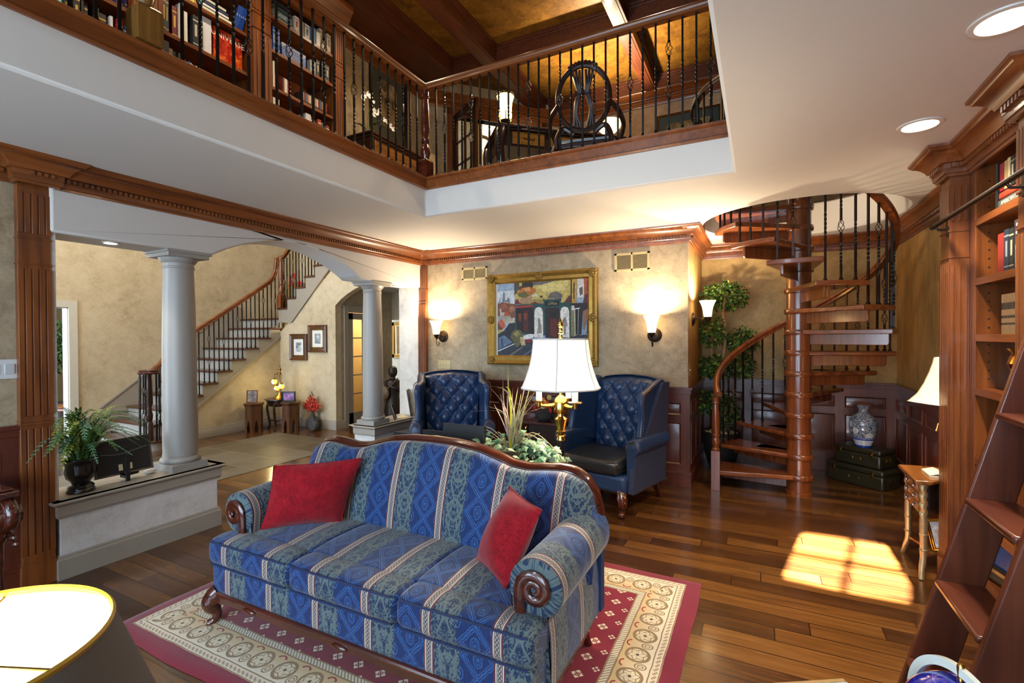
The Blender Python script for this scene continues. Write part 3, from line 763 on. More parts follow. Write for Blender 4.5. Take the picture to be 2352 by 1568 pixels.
# ------------------------------------------------------------------ spiral stair
sp = thing('spiral_staircase', 'cherry spiral staircase with iron balusters rising through the round ceiling well', 'staircase', (HC[0]+.012, HC[1], 0))
b = B(); b.lathe([(.118, 0), (.118, .035), (.106, .04), (.106, 3.6)], n=40); b.build('centre_pole', WSP, sp)
SR, RISE, STEP = .765, .2015, radians(27.7)
def ang(k): return (7.5-k)*STEP
def tread(k):
    a = ang(k); z = RISE*k; b = B()
    poly = []; w0, w1 = STEP*.62, STEP*.56           # leading and trailing half angle
    L = (SR*cos(a+w0), SR*sin(a+w0)); T = (SR*cos(a-w1), SR*sin(a-w1))
    for i in range(5):
        w = a+w0-(w0+w1)*i/4; poly.append((SR*cos(w), SR*sin(w)))
    for i in range(7):
        w = a-pi/2+pi*i/6-0; rr = .112
        poly.append((rr*cos(a-pi*.42+pi*.84*i/6), rr*sin(a-pi*.42+pi*.84*i/6)))
    e = .006
    c = (sum(p[0] for p in poly)/len(poly), sum(p[1] for p in poly)/len(poly))
    b.prism(poly, 'z', z-.044, z)
    o = b.build('tread', WSPX, sp, bevel=.014, seg=3)
    b = B(); d = Ve((cos(a-.12), sin(a-.12), 0)); n = Ve((-d.y, d.x, 0)); b.X = frame3((0, 0, 0), d, n, (0, 0, 1))
    s0, s1 = .1, SR*.93
    b.prism([(s0, z-.044), (s1, z-.044), (s1, z-.125), (s1-.012, z-.142), (s0, z-.142)], 'y', -.013, .013)
    b.build('support_board', WSP, o, bevel=.004)
    b = B(); b.lathe([(.106, z-.05), (.121, z-.048), (.127, z-.036), (.127, z-.01), (.121, z+.002), (.106, z+.004)], n=36); b.build('collar', WSP, o)
    for i in range(3):
        if k == 1 and i == 0: continue
        w = a+STEP*(.33-.333*i)
        rz = .875+RISE*(7.5-w/STEP)-z
        put(baluster(round(rz-.02, 3), (['twist', 'single', 'twist', 'plain', 'double', 'twist'])[(k*3+i) % 6], .0075, IRONB), 'baluster', sp, ((SR-.035)*cos(w), (SR-.035)*sin(w), z), w)
for k in range(1, 15): tread(k)
pts = []
for i in range(90):
    kk = .45+i*(14.2-.45)/89; w = ang(kk)
    pts.append((( SR-.02)*cos(w), (SR-.02)*sin(w), .85+RISE*kk))
rail_along('handrail', pts, sp, WSP)
w = ang(.45)
b = B(); b.box((-.042, -.042, 0), (.042, .042, .40))
b.lathe([(.03, .4), (.04, .402), (.04, .42), (.03, .43), (.035, .46), (.042, .49), (.036, .53), (.03, .54), (.042, .545), (.042, .565), (.034, .57), (.04, .62), (.036, .75), (.028, .85), (.026, .87), (.036, .875), (.036, .89), (.03, .9), (.034, .935)], n=24)
o = b.build('newel_post', WSP, sp, bevel=.002); o.location = ((SR-.0)*cos(w), (SR-.0)*sin(w), 0)
# guard rail of the well on the loft
g = thing('well_guard_rail', 'dark curved guard rail around the stair well on the loft', 'railing', (HC[0], HC[1], LZ+.012))
gp = [(.95*cos(radians(w)), .95*sin(radians(w)), .83) for w in range(120, 351, 6)]
rail_along('handrail', gp, g, WDARK)
for i, w in enumerate(range(124, 350, 8)):
    put(baluster(.83, ['single', 'plain', 'plain'][i % 3], .0075, IRONB), 'baluster', g, (.95*cos(radians(w)), .95*sin(radians(w)), 0), radians(w))
# ------------------------------------------------------------------ hall staircase
hs = thing('hall_staircase', 'hall staircase with dark treads and iron balusters behind the columns', 'staircase', (HX, 4.0, 0))
def zt_(k): return .146+.178*(k-1)
def yf_(k): return 4.25+.2375*(k-4)-4.0
WID = FARX-HX+.02
for k in range(1, 12):
    z, y = zt_(k), yf_(k); y1 = yf_(k+1)+.03 if k < 11 else HY-4.0+1.2
    b = B()
    if k == 1:
        pl = [(WID+.3, y), (.16, y)]+[(.16+.19*sin(pi*i/10), y+.19-.19*cos(pi*i/10)) for i in range(1, 10)]+[(.16, y+.38), (-.1, y+.38), (-.1, y1), (WID+.3, y1)]
        b.prism(pl, 'z', z-.032, z)
    else:
        b.box((WID, y, z-.032), (.03 if k < 11 else -.02, y1, z))
    b.build('tread', TREADW, hs, bevel=.006)
    b = B()
    if k == 1: b.lathe([(.165, 0), (.165, z-.03)], (.14, y+.2, 0), 24); b.box((WID+.3, y+.03, 0), (.14, y+.045, z-.03))
    else: b.box((WID, y+.028, z-.18), (-.008, y+.042, z-.03))
    b.build('riser', RISER, hs)
pl = [(-.62, 0), (3.72-4, 0)]
b = B(); pl = [(.38, .435), (.1, .23), (.02, .0), (-.1, 0), (-.1, zt_(2)-.18+.02)]
steps = []
for k in range(2, 11): steps += [(yf_(k)+.03, zt_(k)-.18), (yf_(k)+.03, zt_(k)-.032)]
steps = [(-.1, zt_(1)-.03)]+steps[1:]+[(HY-4, zt_(10)-.032), (HY-4, 1.60)]
b.prism([(-.1, 0), (.02, 0), (.12, .25), (.38, .445)][::1]+[(HY-4, 1.60)]+[(HY-4, zt_(11)-.032)]+[(yf_(11)+.03, zt_(11)-.032)]+steps[-3::-1][:0]+[p for k in range(10, 1, -1) for p in ((yf_(k+1)+.03, zt_(k)-.032), (yf_(k)+.03, zt_(k)-.032))]+[(yf_(2)+.03, zt_(1)-.032), (-.1, zt_(1)-.032)], 'x', -.03, .008)
b.mould([(.008, .38), (.008, .381)], [(0, 0)]) if False else None
b.build('stringer', TAUPE, hs)
b = B(); b.prism([(.36, .425), (HY-4, 1.575), (HY-4, 1.605), (.36, .455)], 'x', .008, .02); b.build('stringer_moulding', TAUPE, hs)
# skirt board on the far wall
b = B(); b.prism([(-.5, 0), (-.2, 0), (-.2, .1), (1.95, 1.75), (1.95, 2.15), (1.75, 2.15), (-.5, .37)], 'x', WID, WID+.018); b.prism([(-.5, .35), (1.75, 2.13), (1.75, 2.16), (-.5, .385)], 'x', WID, WID+.03)
b.box((WID, 1.98, zt_(11)), (-.05, 2.0, zt_(11)+.25)) if False else None
b.build('skirt_board', TAUPE, hs)
# upper flight turning right
for k in range(12, 18):
    z = zt_(k); x0 = -.02+.237*(k-12)-.03; x1 = x0+.237+.03
    b = B(); b.box((x0, HY-4-.03, z-.032), (x1, HY-4+1.2, z)); b.build('tread', TREADW, hs, bevel=.006)
    b = B(); b.box((x0+.03, HY-4, z-.18), (x0+.045, HY-4+1.2, z-.03)); b.build('riser', RISER, hs)
b = B(); pl = []
for k in range(12, 18):
    x = -.02+.237*(k-12); pl += [(x, zt_(k)-.18), (x, zt_(k)-.032)]
b.prism(pl+[(1.42, zt_(17)-.032), (1.42, 2.86), (.33, 1.86), (-.02, 1.86)], 'y', HY-4-.012, HY-4+.02); b.build('stringer', TAUPE, hs)
b = B(); b.prism([(-.02, 1.835), (.335, 1.835), (1.45, 2.87), (1.42, 2.91), (.32, 1.88), (-.02, 1.88)], 'y', HY-4-.03, HY-4-.01); b.build('stringer_moulding', TAUPE, hs)
# handrail, newels, balusters
def rz_(y): return 1.64+.69*(y-4.381)
vol = [(.3+.0, -.35, 1.1)]
hp = [(.30+.11*cos(radians(a)), -.36+.11*sin(radians(a)), 1.085) for a in range(-40, 260, 20)]
hp = [(.30+.1*cos(radians(a)), -.36+.1*sin(radians(a)), 1.075) for a in range(160, -100, -20)]
vp = spline([(.22, -.30, 1.075), (.14, -.24, 1.085), (.05, -.1, 1.16), (.0, .05, 1.32), (0, .381, 1.61), (0, 1.0, 2.03), (0, 1.6, 2.45), (0, 1.74, 2.56), (0, 1.83, 2.72), (0, 1.86, 2.86), (0, 1.87, 3.0)], 5)
rail_along('handrail', vp, hs, WY)
b = B(); b.lathe([(.105, 1.07), (.125, 1.075), (.13, 1.095), (.12, 1.105), (.125, 1.12), (.11, 1.135), (0, 1.138)], (.27, -.36, 0), 28); b.build('volute_cap', WMAH, hs)
rail_along('handrail', spline([(.0, HY-4, 2.98), (.12, HY-4, 3.0), (.22, HY-4, 3.08), (.6, HY-4, 3.4), (1.3, HY-4, 4.0)], 5), hs, WX)
turned_newel(hs, 'newel_post', (.04, HY-4, zt_(12)), .92, .1, .25, WSP)
b = B(); b.lathe([(.045, 0), (.045, .25), (.03, .27), (.04, .31), (.044, .36), (.03, .42), (.035, .44), (.028, .46), (.042, .52), (.04, .8), (.036, .9), (.04, .92), (.04, .93)], n=20, sq=lambda a, z: 1+.08*sin(6*a+z*30) if .48 < z < .88 else 1); o = b.build('newel_post', WDARK, hs); o.location = (.27, -.36, .146)
for i in range(8):
    a = radians(20+i*42); put(baluster(.93, ['twist', 'double', 'twist'][i % 3], .007), 'baluster', hs, (.27+.11*cos(a), -.36+.11*sin(a), .146))
put(baluster(1.19-.324+.02, 'twist', .007), 'baluster', hs, (.01, .03, .324)); put(baluster(1.13-.324+.0, 'twist', .007), 'baluster', hs, (.03, -.1, .324))
j = 0
for k in range(2, 11):
    for i in range(3):
        y = yf_(k)+.07+.079*i
        if y < .12: continue
        j += 1
        h = rz_(y+4)-.02-zt_(k) if y < 1.62 else rz_(y+4)-zt_(k)+.02
        put(baluster(round(h, 2), [['twist', 'single', 'twist'], ['plain', 'double', 'plain']][k % 2][i], .007), 'baluster', hs, (-.02, y, zt_(k)))
for k in range(12, 18):
    for i in range(3):
        x = -.02+.237*(k-12)+.05+.079*i
        if x < .1: continue
        put(baluster(round(2.98+.84*max(x-.16, 0)-zt_(k), 2), [['twist', 'single', 'twist'], ['plain', 'double', 'plain']][k % 2][i], .007), 'baluster', hs, (x, HY-4+.01, zt_(k)))
# ------------------------------------------------------------------ loft: coffered ceiling, cornice, French doors
BZ = 5.50
b = B()
yc = at(1200, 85, z=LCZ).y; yf = at(1570, 155, z=LCZ).y; xa = at(1085, 85, z=BZ).x; xbm = at(1385, 3, z=BZ).x
for x0, x1, y0, y1 in ((LBX, -4.1, NY, 6.3), (-4.1, 1.5, yf, LBY), (-4.6, 1.5, yc, yc+.2), (xa-.22, xa, NY, LBY), (xbm-.02, xbm+.17, NY, LBY), (xa+4.3, xa+4.5, NY, LBY), (-4.1, 1.5, yc-2.9, yc-2.7)):
    b.box((x0, y0, BZ), (x1, y1, LCZ))
    b.box((x0-.03, y0-.03, LCZ-.045), (x1+.03, y1+.03, LCZ-.002)); b.box((x0-.018, y0-.018, LCZ-.08), (x1+.018, y1+.018, LCZ-.045))
    if x1-x0 < .4: b.box((x0+.03, y0, BZ-.008), (x1-.03, y1, BZ))
st(b.build('trim_ceiling_beams', WC, bevel=.004))
LC = [(0, -.2), (.02, -.2), (.03, -.18), (.03, -.15), (.04, -.14), (.04, -.11), (.06, -.1), (.07, -.08), (.11, -.04), (.14, -.02), (.15, 0), (0, 0)]
b = B(); b.mould([(1.5, LBY), (-3.2, LBY), (-4.75, 6.36), (-4.75, 4.26)], LC, z=BZ+.005); st(b.build('trim_loft_crown', WX, smooth=35))
b = B(); b.mould([(1.5, LBY), (-3.2, LBY)], [(0, 0), (.02, 0), (.02, .14), (.005, .16), (0, .16)], z=LZ); st(b.build('baseboard_loft', WX))
da, db_ = Ve((-4.75, 6.36, 0)), Ve((-3.2, 8.1, 0)); dl = (db_-da).length; du = (db_-da).normalized(); dn = Ve((du.y, -du.x, 0))
XD = frame3(da, du, -dn, (0, 0, 1))
b = B(); b.X = XD
d0, d1, dz = .42, 2.0, 5.2
b.prism([(0, LZ), (d0, LZ), (d0, dz), (d1, dz), (d1, LZ), (dl, LZ), (dl, LCZ), (0, LCZ)], 'y', 0, .14); st(b.build('wall_loft_angled', FAUX))
b = B(); b.X = XD
for q in ((d0-.11, LZ, d0, dz+.12), (d1, LZ, d1+.11, dz+.12), (d0-.11, dz, d1+.11, dz+.12), ): b.box((q[0], -.03, q[1]), (q[2], .15, q[3]))
st(b.build('trim_loft_doorway', WZ, bevel=.004))
fd = thing('french_door', 'dark wooden glazed door standing open in the angled loft wall', 'door', tuple(da+du*(d0+.01)+Ve((0, 0, LZ+.012))), atan2(dn.y, dn.x)+radians(12))
b = B()
for q in ((0, 0, .11, 2.14), (.65, 0, .76, 2.14), (0, 0, .76, .22), (0, 2.03, .76, 2.14), (.37, .1, .395, 2.1)): b.box((q[0], -.02, q[1]), (q[2], .02, q[3]))
for k in range(1, 5): b.box((.1, -.014, .2+k*.366-.012), (.66, .014, .2+k*.366+.012))
b.build('leaf', WDARK, fd, bevel=.002)
b = B(); b.box((.1, -.003, .2), (.66, .003, 2.05)); b.build('pane', GLASS, fd)
b = B(); b.tube([(.7, -.02, .98), (.7, -.07, .98), (.6, -.075, .975)], .009, 8); b.build('handle', BRONZE, fd)
# landing seen through the doorway
b = B(); b.box((-9, 5.4, 5.48), (-4.9, 8.2, 5.56)); b.prism([(-4.9, 6.5), (-3.2, 8.25), (-3.2, 10.1), (-9, 10.1), (-9, 8.2), (-4.9, 8.2)], 'z', 5.48, 5.56); st(b.build('ceiling_landing', plain('cream ceiling paint', 'd9cfb4', .7, var=.02)))
b = B(); b.box((-9, 10.0, LZ-.1), (-3.2, 10.1, 5.5)); b.box((-3.2, 8.25, LZ-.1), (-3.1, 10.0, 5.5)); st(b.build('wall_landing', FAUXH))
b = B(); b.mould([(-3.2, 10.0), (-9, 10.0)], [(0, -.14), (.02, -.14), (.03, -.1), (.06, -.08), (.09, -.03), (.11, 0), (0, 0)], z=5.48); st(b.build('trim_landing_crown', plain('cream crown paint', 'd8c9a3', .5)))
b = B(); b.prism([(-4.9, 6.5), (-3.2, 8.25), (-3.2, 10), (-9, 10), (-9, 7.45), (-4.9, 7.45)], 'z', LZ-.1, LZ); st(b.build('floor_landing', FLOOR))
def flush_light(name, lab, loc, r, mat):
    t = thing(name, lab, 'ceiling light', loc)
    b = B(); b.lathe([(r*1.08, 0), (r*1.08, -.025), (r, -.04), (r*.95, -.045)], n=32); b.build('ceiling_plate', BRONZE, t)
    b = B(); b.lathe([(r*.9, -.04), (r*.95, -.06), (r*.8, -.12), (r*.45, -.155), (.0, -.165)], n=32); b.build('glass_bowl', mat, t)
    b = B(); b.lathe([(.0, -.16), (.012, -.165), (.014, -.18), (.006, -.195), (0, -.2)], n=12); b.build('finial', BRONZE, t); return t
p = at(1095, 322, z=5.48); LAND = p
flush_light('ceiling_light', 'lit bowl ceiling light seen through the loft doorway', tuple(p), .25, glow('lit alabaster bowl', 'ffe0a0', 7))
p2 = at(905, 672, y=7.9)
flush_light('ceiling_light', 'lit bowl ceiling light in the passage behind the far column', (p2.x, 7.9, 2.545), .2, glow('lit passage bowl', 'ffe8b8', 6))
# ------------------------------------------------------------------ loft bookcase
BX = -4.40; BZT = 5.44
bc = thing('bookcase', 'tall cherry bookcase with fluted pilasters on the loft', 'bookcase', (BX, 2.0, LZ+.013))
o = Ve((BX, 2.0, LZ+.013)); BZ0 = LZ+.013
bays = [(.1, 1.03), (1.25, 2.044), (2.27, 3.053), (3.27, 4.08)]
def loc(a, c): return (Ve(a)-o, Ve(c)-o)
b = B(); b.box(*loc((LBX+.002, .1, BZ0), (LBX+.02, 4.246, 5.2))); b.build('back_panel', WZ, bc)
for y in (1.03, 2.044, 3.053, 4.08):
    w = {1.03: .22, 2.044: .226, 3.053: .212, 4.08: .166}[y]
    b = B(); b.box(*loc((LBX+.02, y, BZ0), (BX-.001, y+w, 5.2))); b.build('side_panel', WZ, bc)
    f = pilaster('p', (BX, y+.01, BZ0), (0, 1, 0), (1, 0, 0), w-.02, 0, 5.15-BZ0, flutes=4, breaks=((1.55, 1.7),), dep=.03, base=.2)
    f.v = [tuple(Ve(q)-o) for q in f.v]; f.build('pilaster', WZ, bc, bevel=.001)
shel = {0: [3.1, 3.42, 3.75, 4.14, 4.5, 4.86], 1: [3.1, 3.42, 3.75, 4.14, 4.5, 4.86], 2: [3.1, 3.42, 3.75, 4.12, 4.495, 4.86], 3: [3.1, 3.42, 3.77, 4.12, 4.495, 4.835]}
for k, (y0, y1) in enumerate(bays):
    for z in shel[k]:
        b = B(); b.box(*loc((LBX+.02, y0, z-.026), (BX-.012, y1, z))); b.box(*loc((BX-.012, y0, z-.03), (BX, y1, z+.002))); b.build('shelf', WY, bc, bevel=.002)
b = B(); b.box(*loc((BX-.05, .1, 5.09), (BX, 4.246, 5.2))); q = [(.0, 5.14), (.03, 5.145), (.03, 5.17), (.045, 5.18), (.045, 5.22), (.07, 5.24), (.1, 5.29), (.14, 5.36), (.16, 5.38), (.16, 5.43), (-.3, 5.43), (-.3, 5.2), (0, 5.2)]
b.mould([(LBX-o.x, 4.25-o.y), (BX-o.x, 4.25-o.y), (BX-o.x, .1-o.y)][::-1] if False else [(BX-o.x, 4.25-o.y), (BX-o.x, .1-o.y)], q, z=-o.z); b.build('cornice', WY, bc, smooth=35)
ORD = ['first', 'second', 'third', 'fourth', 'fifth', 'sixth', 'seventh', 'eighth', 'ninth', 'tenth', 'eleventh', 'twelfth', 'thirteenth', 'fourteenth', 'fifteenth', 'sixteenth']
PAGE = flat('e6dfcc', .8)
def book(lab, x, y0, y1, z, h, dep, h1, grp, tilt=0, gold=None, face=-1):
    """spine towards face*x; upright book between y0 and y1"""
    b = B(); w = y1-y0; s = -face
    b.X = Matrix.Translation((x, y0, z)) @ Matrix.Rotation(tilt, 4, 'X')
    e = min(.004, w*.15)
    b.box((0, 0, 0), (.004*face*-1 if False else s*.004, w, h), 0); b.box((s*.003, 0, 0), (s*dep, e, h), 0); b.box((s*.003, w-e, 0), (s*dep, w, h), 0)
    b.box((s*.004, e, .004), (s*(dep-.006), w-e, h-.005), 1)
    m = [flat(h1), PAGE]
    if gold:
        m.append(flat(gold, .4))
        for za, zb in ((.82, .86), (.35, .72), (.1, .13)):
            b.box((-s*.0006, w*.3 if zb-za > .1 else 0, h*za), (s*.001, w*.7 if zb-za > .1 else w, h*zb), 2)
    return tag(b.build('book', m, None, bevel=0), lab, 'book', grp)
rows = {
 ('middle bay', 2, 4.12, 'second'): [(374, 381, .31, '1b2230', 'navy and gilt', 'c9a24a'), (382, 390, .31, '222a38', 'slate and gilt', 'b9964a'), (399, 411, .27, '6b1717', 'dark red', 'c9a24a'), (412, 418, .31, 'd9d6cd', 'white', None), (419, 424, .29, '20342b', 'dark green', None), (425, 434.5, .28, 'dcdad2', 'white', None), (443, 457, .28, '1a1d22', 'black', 'b9b4a0'), (460, 468, .26, '17211d', 'black-green', 'a9a48c'), (469, 489, .33, 'd5d6dc', 'thick white', None)],
 ('middle bay', 2, 3.75, 'third'): [(376, 388, .3, '24262b', 'tall grey', None), (389, 398, .26, '7d5b4b', 'tan', None), (400, 407, .26, '14171b', 'black', None), (409, 414, .25, '1d2420', 'dark', None), (415, 419, .25, 'c9c9c4', 'white', None), (420, 430, .23, 'a65c5c', 'pink', None), (432, 437, .22, '3a4e86', 'blue', None), (443, 448, .22, 'c5cbd0', 'pale', None), (449, 453, .22, 'b9c2cc', 'grey', None), (454, 458, .21, 'c9cdd0', 'slim white', None)],
 ('middle bay', 2, 4.495, 'top'): [(428, 441, .17, 'd7cf4a', 'yellow', None), (443, 449, .19, 'c0d43b', 'lime', None), (450.5, 456, .18, 'c9662a', 'orange', None), (457, 464, .19, '4f8d84', 'teal', None)],
 ('right bay', 3, 4.835, 'top'): [(677, 686.5, .17, 'd4cfc6', 'white', 'b0352a'), (689, 699, .17, 'b9b7b0', 'grey-white', None), (703, 715, .18, 'c9c6bf', 'black and white', '1a1a1a'), (716.5, 724, .18, '6a94bb', 'pale blue', None), (728, 736, .17, 'e0e2d8', 'cream', None), (737, 748, .24, 'b5a58a', 'tan picture', '5f5140'), (750, 760, .22, 'a59478', 'brown picture', '4c4030')],
 ('right bay', 3, 4.495, 'second'): [(626.5, 630, .25, '2a4a8f', 'blue', 'aab8cc'), (630.5, 634, .26, '27468a', 'blue', 'aab8cc'), (634.5, 638, .26, '2d4d94', 'blue', 'aab8cc'), (638.5, 642, .25, '2a4a8f', 'blue', 'aab8cc'), (713, 726, .15, '8f8f8d', 'grey boxed', None), (729, 737, .2, '12161c', 'black', 'a09a80'), (738, 747, .2, '171a1e', 'black', 'a09a80'), (748.5, 757, .2, '1b1f22', 'black', 'a09a80')],
 ('right bay', 3, 4.12, 'third'): [(625.5, 630, .27, 'cfcbb6', 'cream', None), (631, 635, .15, 'b0161c', 'red', None), (635.5, 641.5, .17, 'cfd0cc', 'white', None), (648, 652, .15, '5f1c18', 'maroon', None), (652.5, 660, .16, 'd2d2cf', 'white', None), (661, 670, .16, 'c11d1c', 'bright red', None)],
 ('right bay', 3, 3.77, 'lowest'): [(625, 640, .25, 'd3d0c8', 'thick white', None), (702, 714, .26, 'c8ced4', 'pale blue', None), (715, 722, .25, '8a3a20', 'brown', 'c9bfa9'), (728, 736, .25, '903b22', 'brown', 'd8d2c4'), (738.5, 745, .24, '59605d', 'grey', None), (751, 758, .24, '8a3a24', 'brown', 'd8d2c4')],
 ('left bay', 1, 3.75, 'lowest'): [(118, 133, .34, '178f7e', 'turquoise', 'bfe0d8'), (134, 146, .34, '1fa08c', 'turquoise', 'bfe0d8'), (150, 168, .33, '2b231b', 'dark brown', 'c7a24c'), (169, 185, .33, '241d17', 'dark brown', 'c7a24c'), (189, 196, .3, '1c1a18', 'black', None), (198, 206, .3, '29211a', 'dark brown', 'c7a24c'), (219, 228, .29, '2a2a26', 'grey-black', None), (229, 246, .27, '2d251c', 'dark brown', 'c7a24c'), (247, 252, .25, '2a2723', 'black', None), (253, 260, .28, 'cfd6de', 'white', None), (270, 284, .29, '8f1226', 'crimson', 'd0a060'), (285, 300, .27, '1b4677', 'royal blue', 'a9b8c9')],
 ('left bay', 1, 4.14, 'upper'): [(268, 274, .3, '3b2a52', 'purple', 'a58c56'), (274.5, 281, .3, '35264c', 'purple', 'a58c56'), (281.5, 287, .3, '3b2a52', 'purple', 'a58c56'), (287.5, 293, .3, '33244a', 'purple', 'a58c56'), (293.5, 298, .3, '3b2a52', 'purple', 'a58c56')],
}
BMAT = {}
for (bay, bi, z, sh), items in rows.items():
    for n, (a, c, h, col, cn, gold) in enumerate(items):
        x = BX-.02-.012*((n*7) % 3)
        y0, y1 = at(a, 200, x=BX-.03).y+.001, at(c, 200, x=BX-.03).y-.001
        y0 = max(y0, bays[bi][0]+.004); y1 = min(y1, bays[bi][1]-.004)
        tl = -.0 if not (sh == 'third' and bay == 'middle bay' and n > 6) else radians(6)
        lab = '%s book, %s from left, %s visible shelf, loft bookcase %s' % (cn, ORD[n], sh, bay)
        bk = book(lab, x, y0, y1, z+.003, h, .19, col, 'books on the loft bookcase', tl, gold, 1)
# big red picture book facing out, leaning blue booklet, flat stacks
r = thing('book', 'large red picture book facing out on the loft bookcase', 'book', (BX-.03, 2.27, 4.12), 0, 'books on the loft bookcase')
ya, yb = at(490, 110, x=BX-.06).y, at(556, 110, x=BX-.06).y
b = B(); b.box((BX-.10, ya, 4.125), (BX-.06, yb, 4.435)); g = G('fiery nebula cover'); n = g.noise(g.co(), 9, 5, .7, .8); gm = g.ramp(n, [(.35, hx('5a0a08')), (.5, hx('b3200c')), (.6, hx('d8641a')), (.72, hx('f0c04a'))]); b.build('cover', [g.done(gm, .35)], r, world=True)
words('UNIVERSE', .074, flat('e8dcd0'), 'title_lettering', r, frame3((BX-.059, (ya+yb)/2, 4.375), (0, 1, 0), (0, 0, 1), (1, 0, 0)))
lb = thing('book', 'blue booklet leaning on the top visible shelf of the loft bookcase middle bay', 'book', (BX-.05, 2.9, 4.5), 0, 'books on the loft bookcase')
y0, y1 = at(537, 40, x=BX-.05).y, at(566, 40, x=BX-.05).y
b = B(); b.add([(BX-.1, y0, 4.5), (BX-.1, y1-.03, 4.5), (BX-.04, y1, 4.75), (BX-.04, y0+.04, 4.75), (BX-.09, y0, 4.497), (BX-.09, y1-.03, 4.497), (BX-.03, y1, 4.747), (BX-.03, y0+.04, 4.747)], [(0, 1, 2, 3), (7, 6, 5, 4), (0, 4, 5, 1), (1, 5, 6, 2), (2, 6, 7, 3), (3, 7, 4, 0)]); b.build('cover', flat('16449a', .4), lb, world=True)
words('S c a l e', .03, flat('cfd8e6'), 'title_lettering', lb, frame3((BX-.045, (y0+y1)/2+.01, 4.66), (0, 1, 0), (.23, .1, .97), (.97, 0, -.23)))
def flatstack(bay, sh, z, items, grp):
    for n, (a, c, h, col, cn, txt) in enumerate(items):
        x = BX-.025; y0, y1 = at(a, 100, x=x).y, at(c, 100, x=x).y
        t = thing('book', '%s book lying flat, %s in stack, %s visible shelf, loft bookcase %s' % (cn, ['lowest', 'second up', 'third up', 'topmost'][n], sh, bay), 'book', (x, y0, z), 0, grp)
        b = B(); b.box((x-.2, y0, z), (x, y1, z+.004), 0); b.box((x-.2, y0, z+h-.004), (x, y1, z+h), 0); b.box((x-.004, y0, z), (x, y1, z+h), 0); b.box((x-.195, y0+.004, z+.003), (x-.004, y1-.004, z+h-.003), 1)
        b.build('cover', [flat(col), PAGE], t, world=True)
        if txt: words(txt, h*.62, flat('d9dcd6'), 'title_lettering', t, frame3((x+.0006, (y0+y1)/2, z+h/2), (0, 1, 0), (0, 0, 1), (1, 0, 0)))
        z += h+.0006
flatstack('middle bay', 'top', 4.499, [(466, 538, .04, 'c9cdb8', 'cream', None), (466, 526, .028, 'd2d4d6', 'white', None), (467, 525, .026, '2a3560', 'navy', None), (468, 520, .03, 'b9b9a6', 'pale', None)], 'books on the loft bookcase')
flatstack('right bay', 'top', 4.84, [(628, 690, .03, 'b8b5a4', 'grey', None), (628, 671, .075, '5f7d86', 'thick blue-grey', 'PLANETS'), (628, 670, .045, '3a4c4f', 'dark teal', None), (627, 662, .05, '20262a', 'black', None)], 'books on the loft bookcase')
t = thing('book', 'blue landscape book standing long side down on the loft bookcase right bay', 'book', (BX-.06, 3.5, 4.5), 0, 'books on the loft bookcase')
y0, y1 = at(648, 110, x=BX-.06).y, at(702, 130, x=BX-.06).y
b = B(); b.box((BX-.1, y0, 4.499), (BX-.06, y1, 4.67)); g = G('mountain photo cover'); n = g.noise(g.co(), 8, 4); x_, y_, z_ = g.xyz(); b.build('cover', g.done(g.ramp(n*.5+(z_-4.5)*3, [(.3, hx('5b4136')), (.45, hx('2f4f8f')), (.7, hx('3f6ab3')), (.85, hx('b9c6d9'))]), .4), t, world=True)
words('NORTH', .06, flat('7a4a3a'), 'title_lettering', t, frame3((BX-.059, (y0+y1)/2-.03, 4.62), (0, 1, 0), (0, 0, 1), (1, 0, 0)))
for n in range(14):
    y0 = at(694+4.1*n, 230, x=BX-.02).y; y1 = at(697.4+4.1*n, 230, x=BX-.02).y
    b = B(); b.box((BX-.15, y0, 4.123), (BX-.02, y1, 4.123+.125), 0); b.box((BX-.02, y0, 4.15), (BX-.0193, y1, 4.235), 1)
    tag(b.build('disc_case', [flat('18181c'), flat(['c9c9c4', '7a2418', '3d5a86', 'b5763a'][n % 4])]), 'slim disc case, %s from left in the row on the loft bookcase' % ORD[n], 'disc case', 'disc cases on the loft bookcase')
# ------------------------------------------------------------------ loft furniture and pictures
cab = thing('cabinet', 'carved wooden cabinet with drawers under the loft picture', 'cabinet', (-4.2, 4.476, LZ+.013))
CX, CY, CZ_ = -4.2, 4.476, LZ+.013
b = B(); b.box((LBX+.03-CX, 0, .0), (0, 1.15, 1.0)); b.build('body', WDARK, cab, bevel=.004)
b = B(); b.box((LBX+.03-CX, -.03, 1.0), (.03, 1.18, 1.03)); b.box((LBX+.03-CX, -.015, .965), (.015, 1.165, 1.0)); b.build('top', WDARK, cab, bevel=.008)
for k in range(2):
    for z0, z1 in ((.66, .93), (.1, .62)):
        b = B(); y0 = .05+k*.55; b.box((.0, y0, z0), (.018, y0+.5, z1)); b.box((.018, y0+.06, z0+.06), (.026, y0+.44, z1-.06)); d_ = b.build('drawer' if z0 > .5 else 'door', wood('golden brown drawer wood', '4a2a10', '8a5a22', 'y', .3, .3), cab, bevel=.006)
        b = B(); b.tube([(.03, y0+.2, (z0+z1)/2), (.05, y0+.21, (z0+z1)/2-.02), (.05, y0+.29, (z0+z1)/2-.02), (.03, y0+.3, (z0+z1)/2)], .005, 6); b.build('handle', BRONZE, d_)
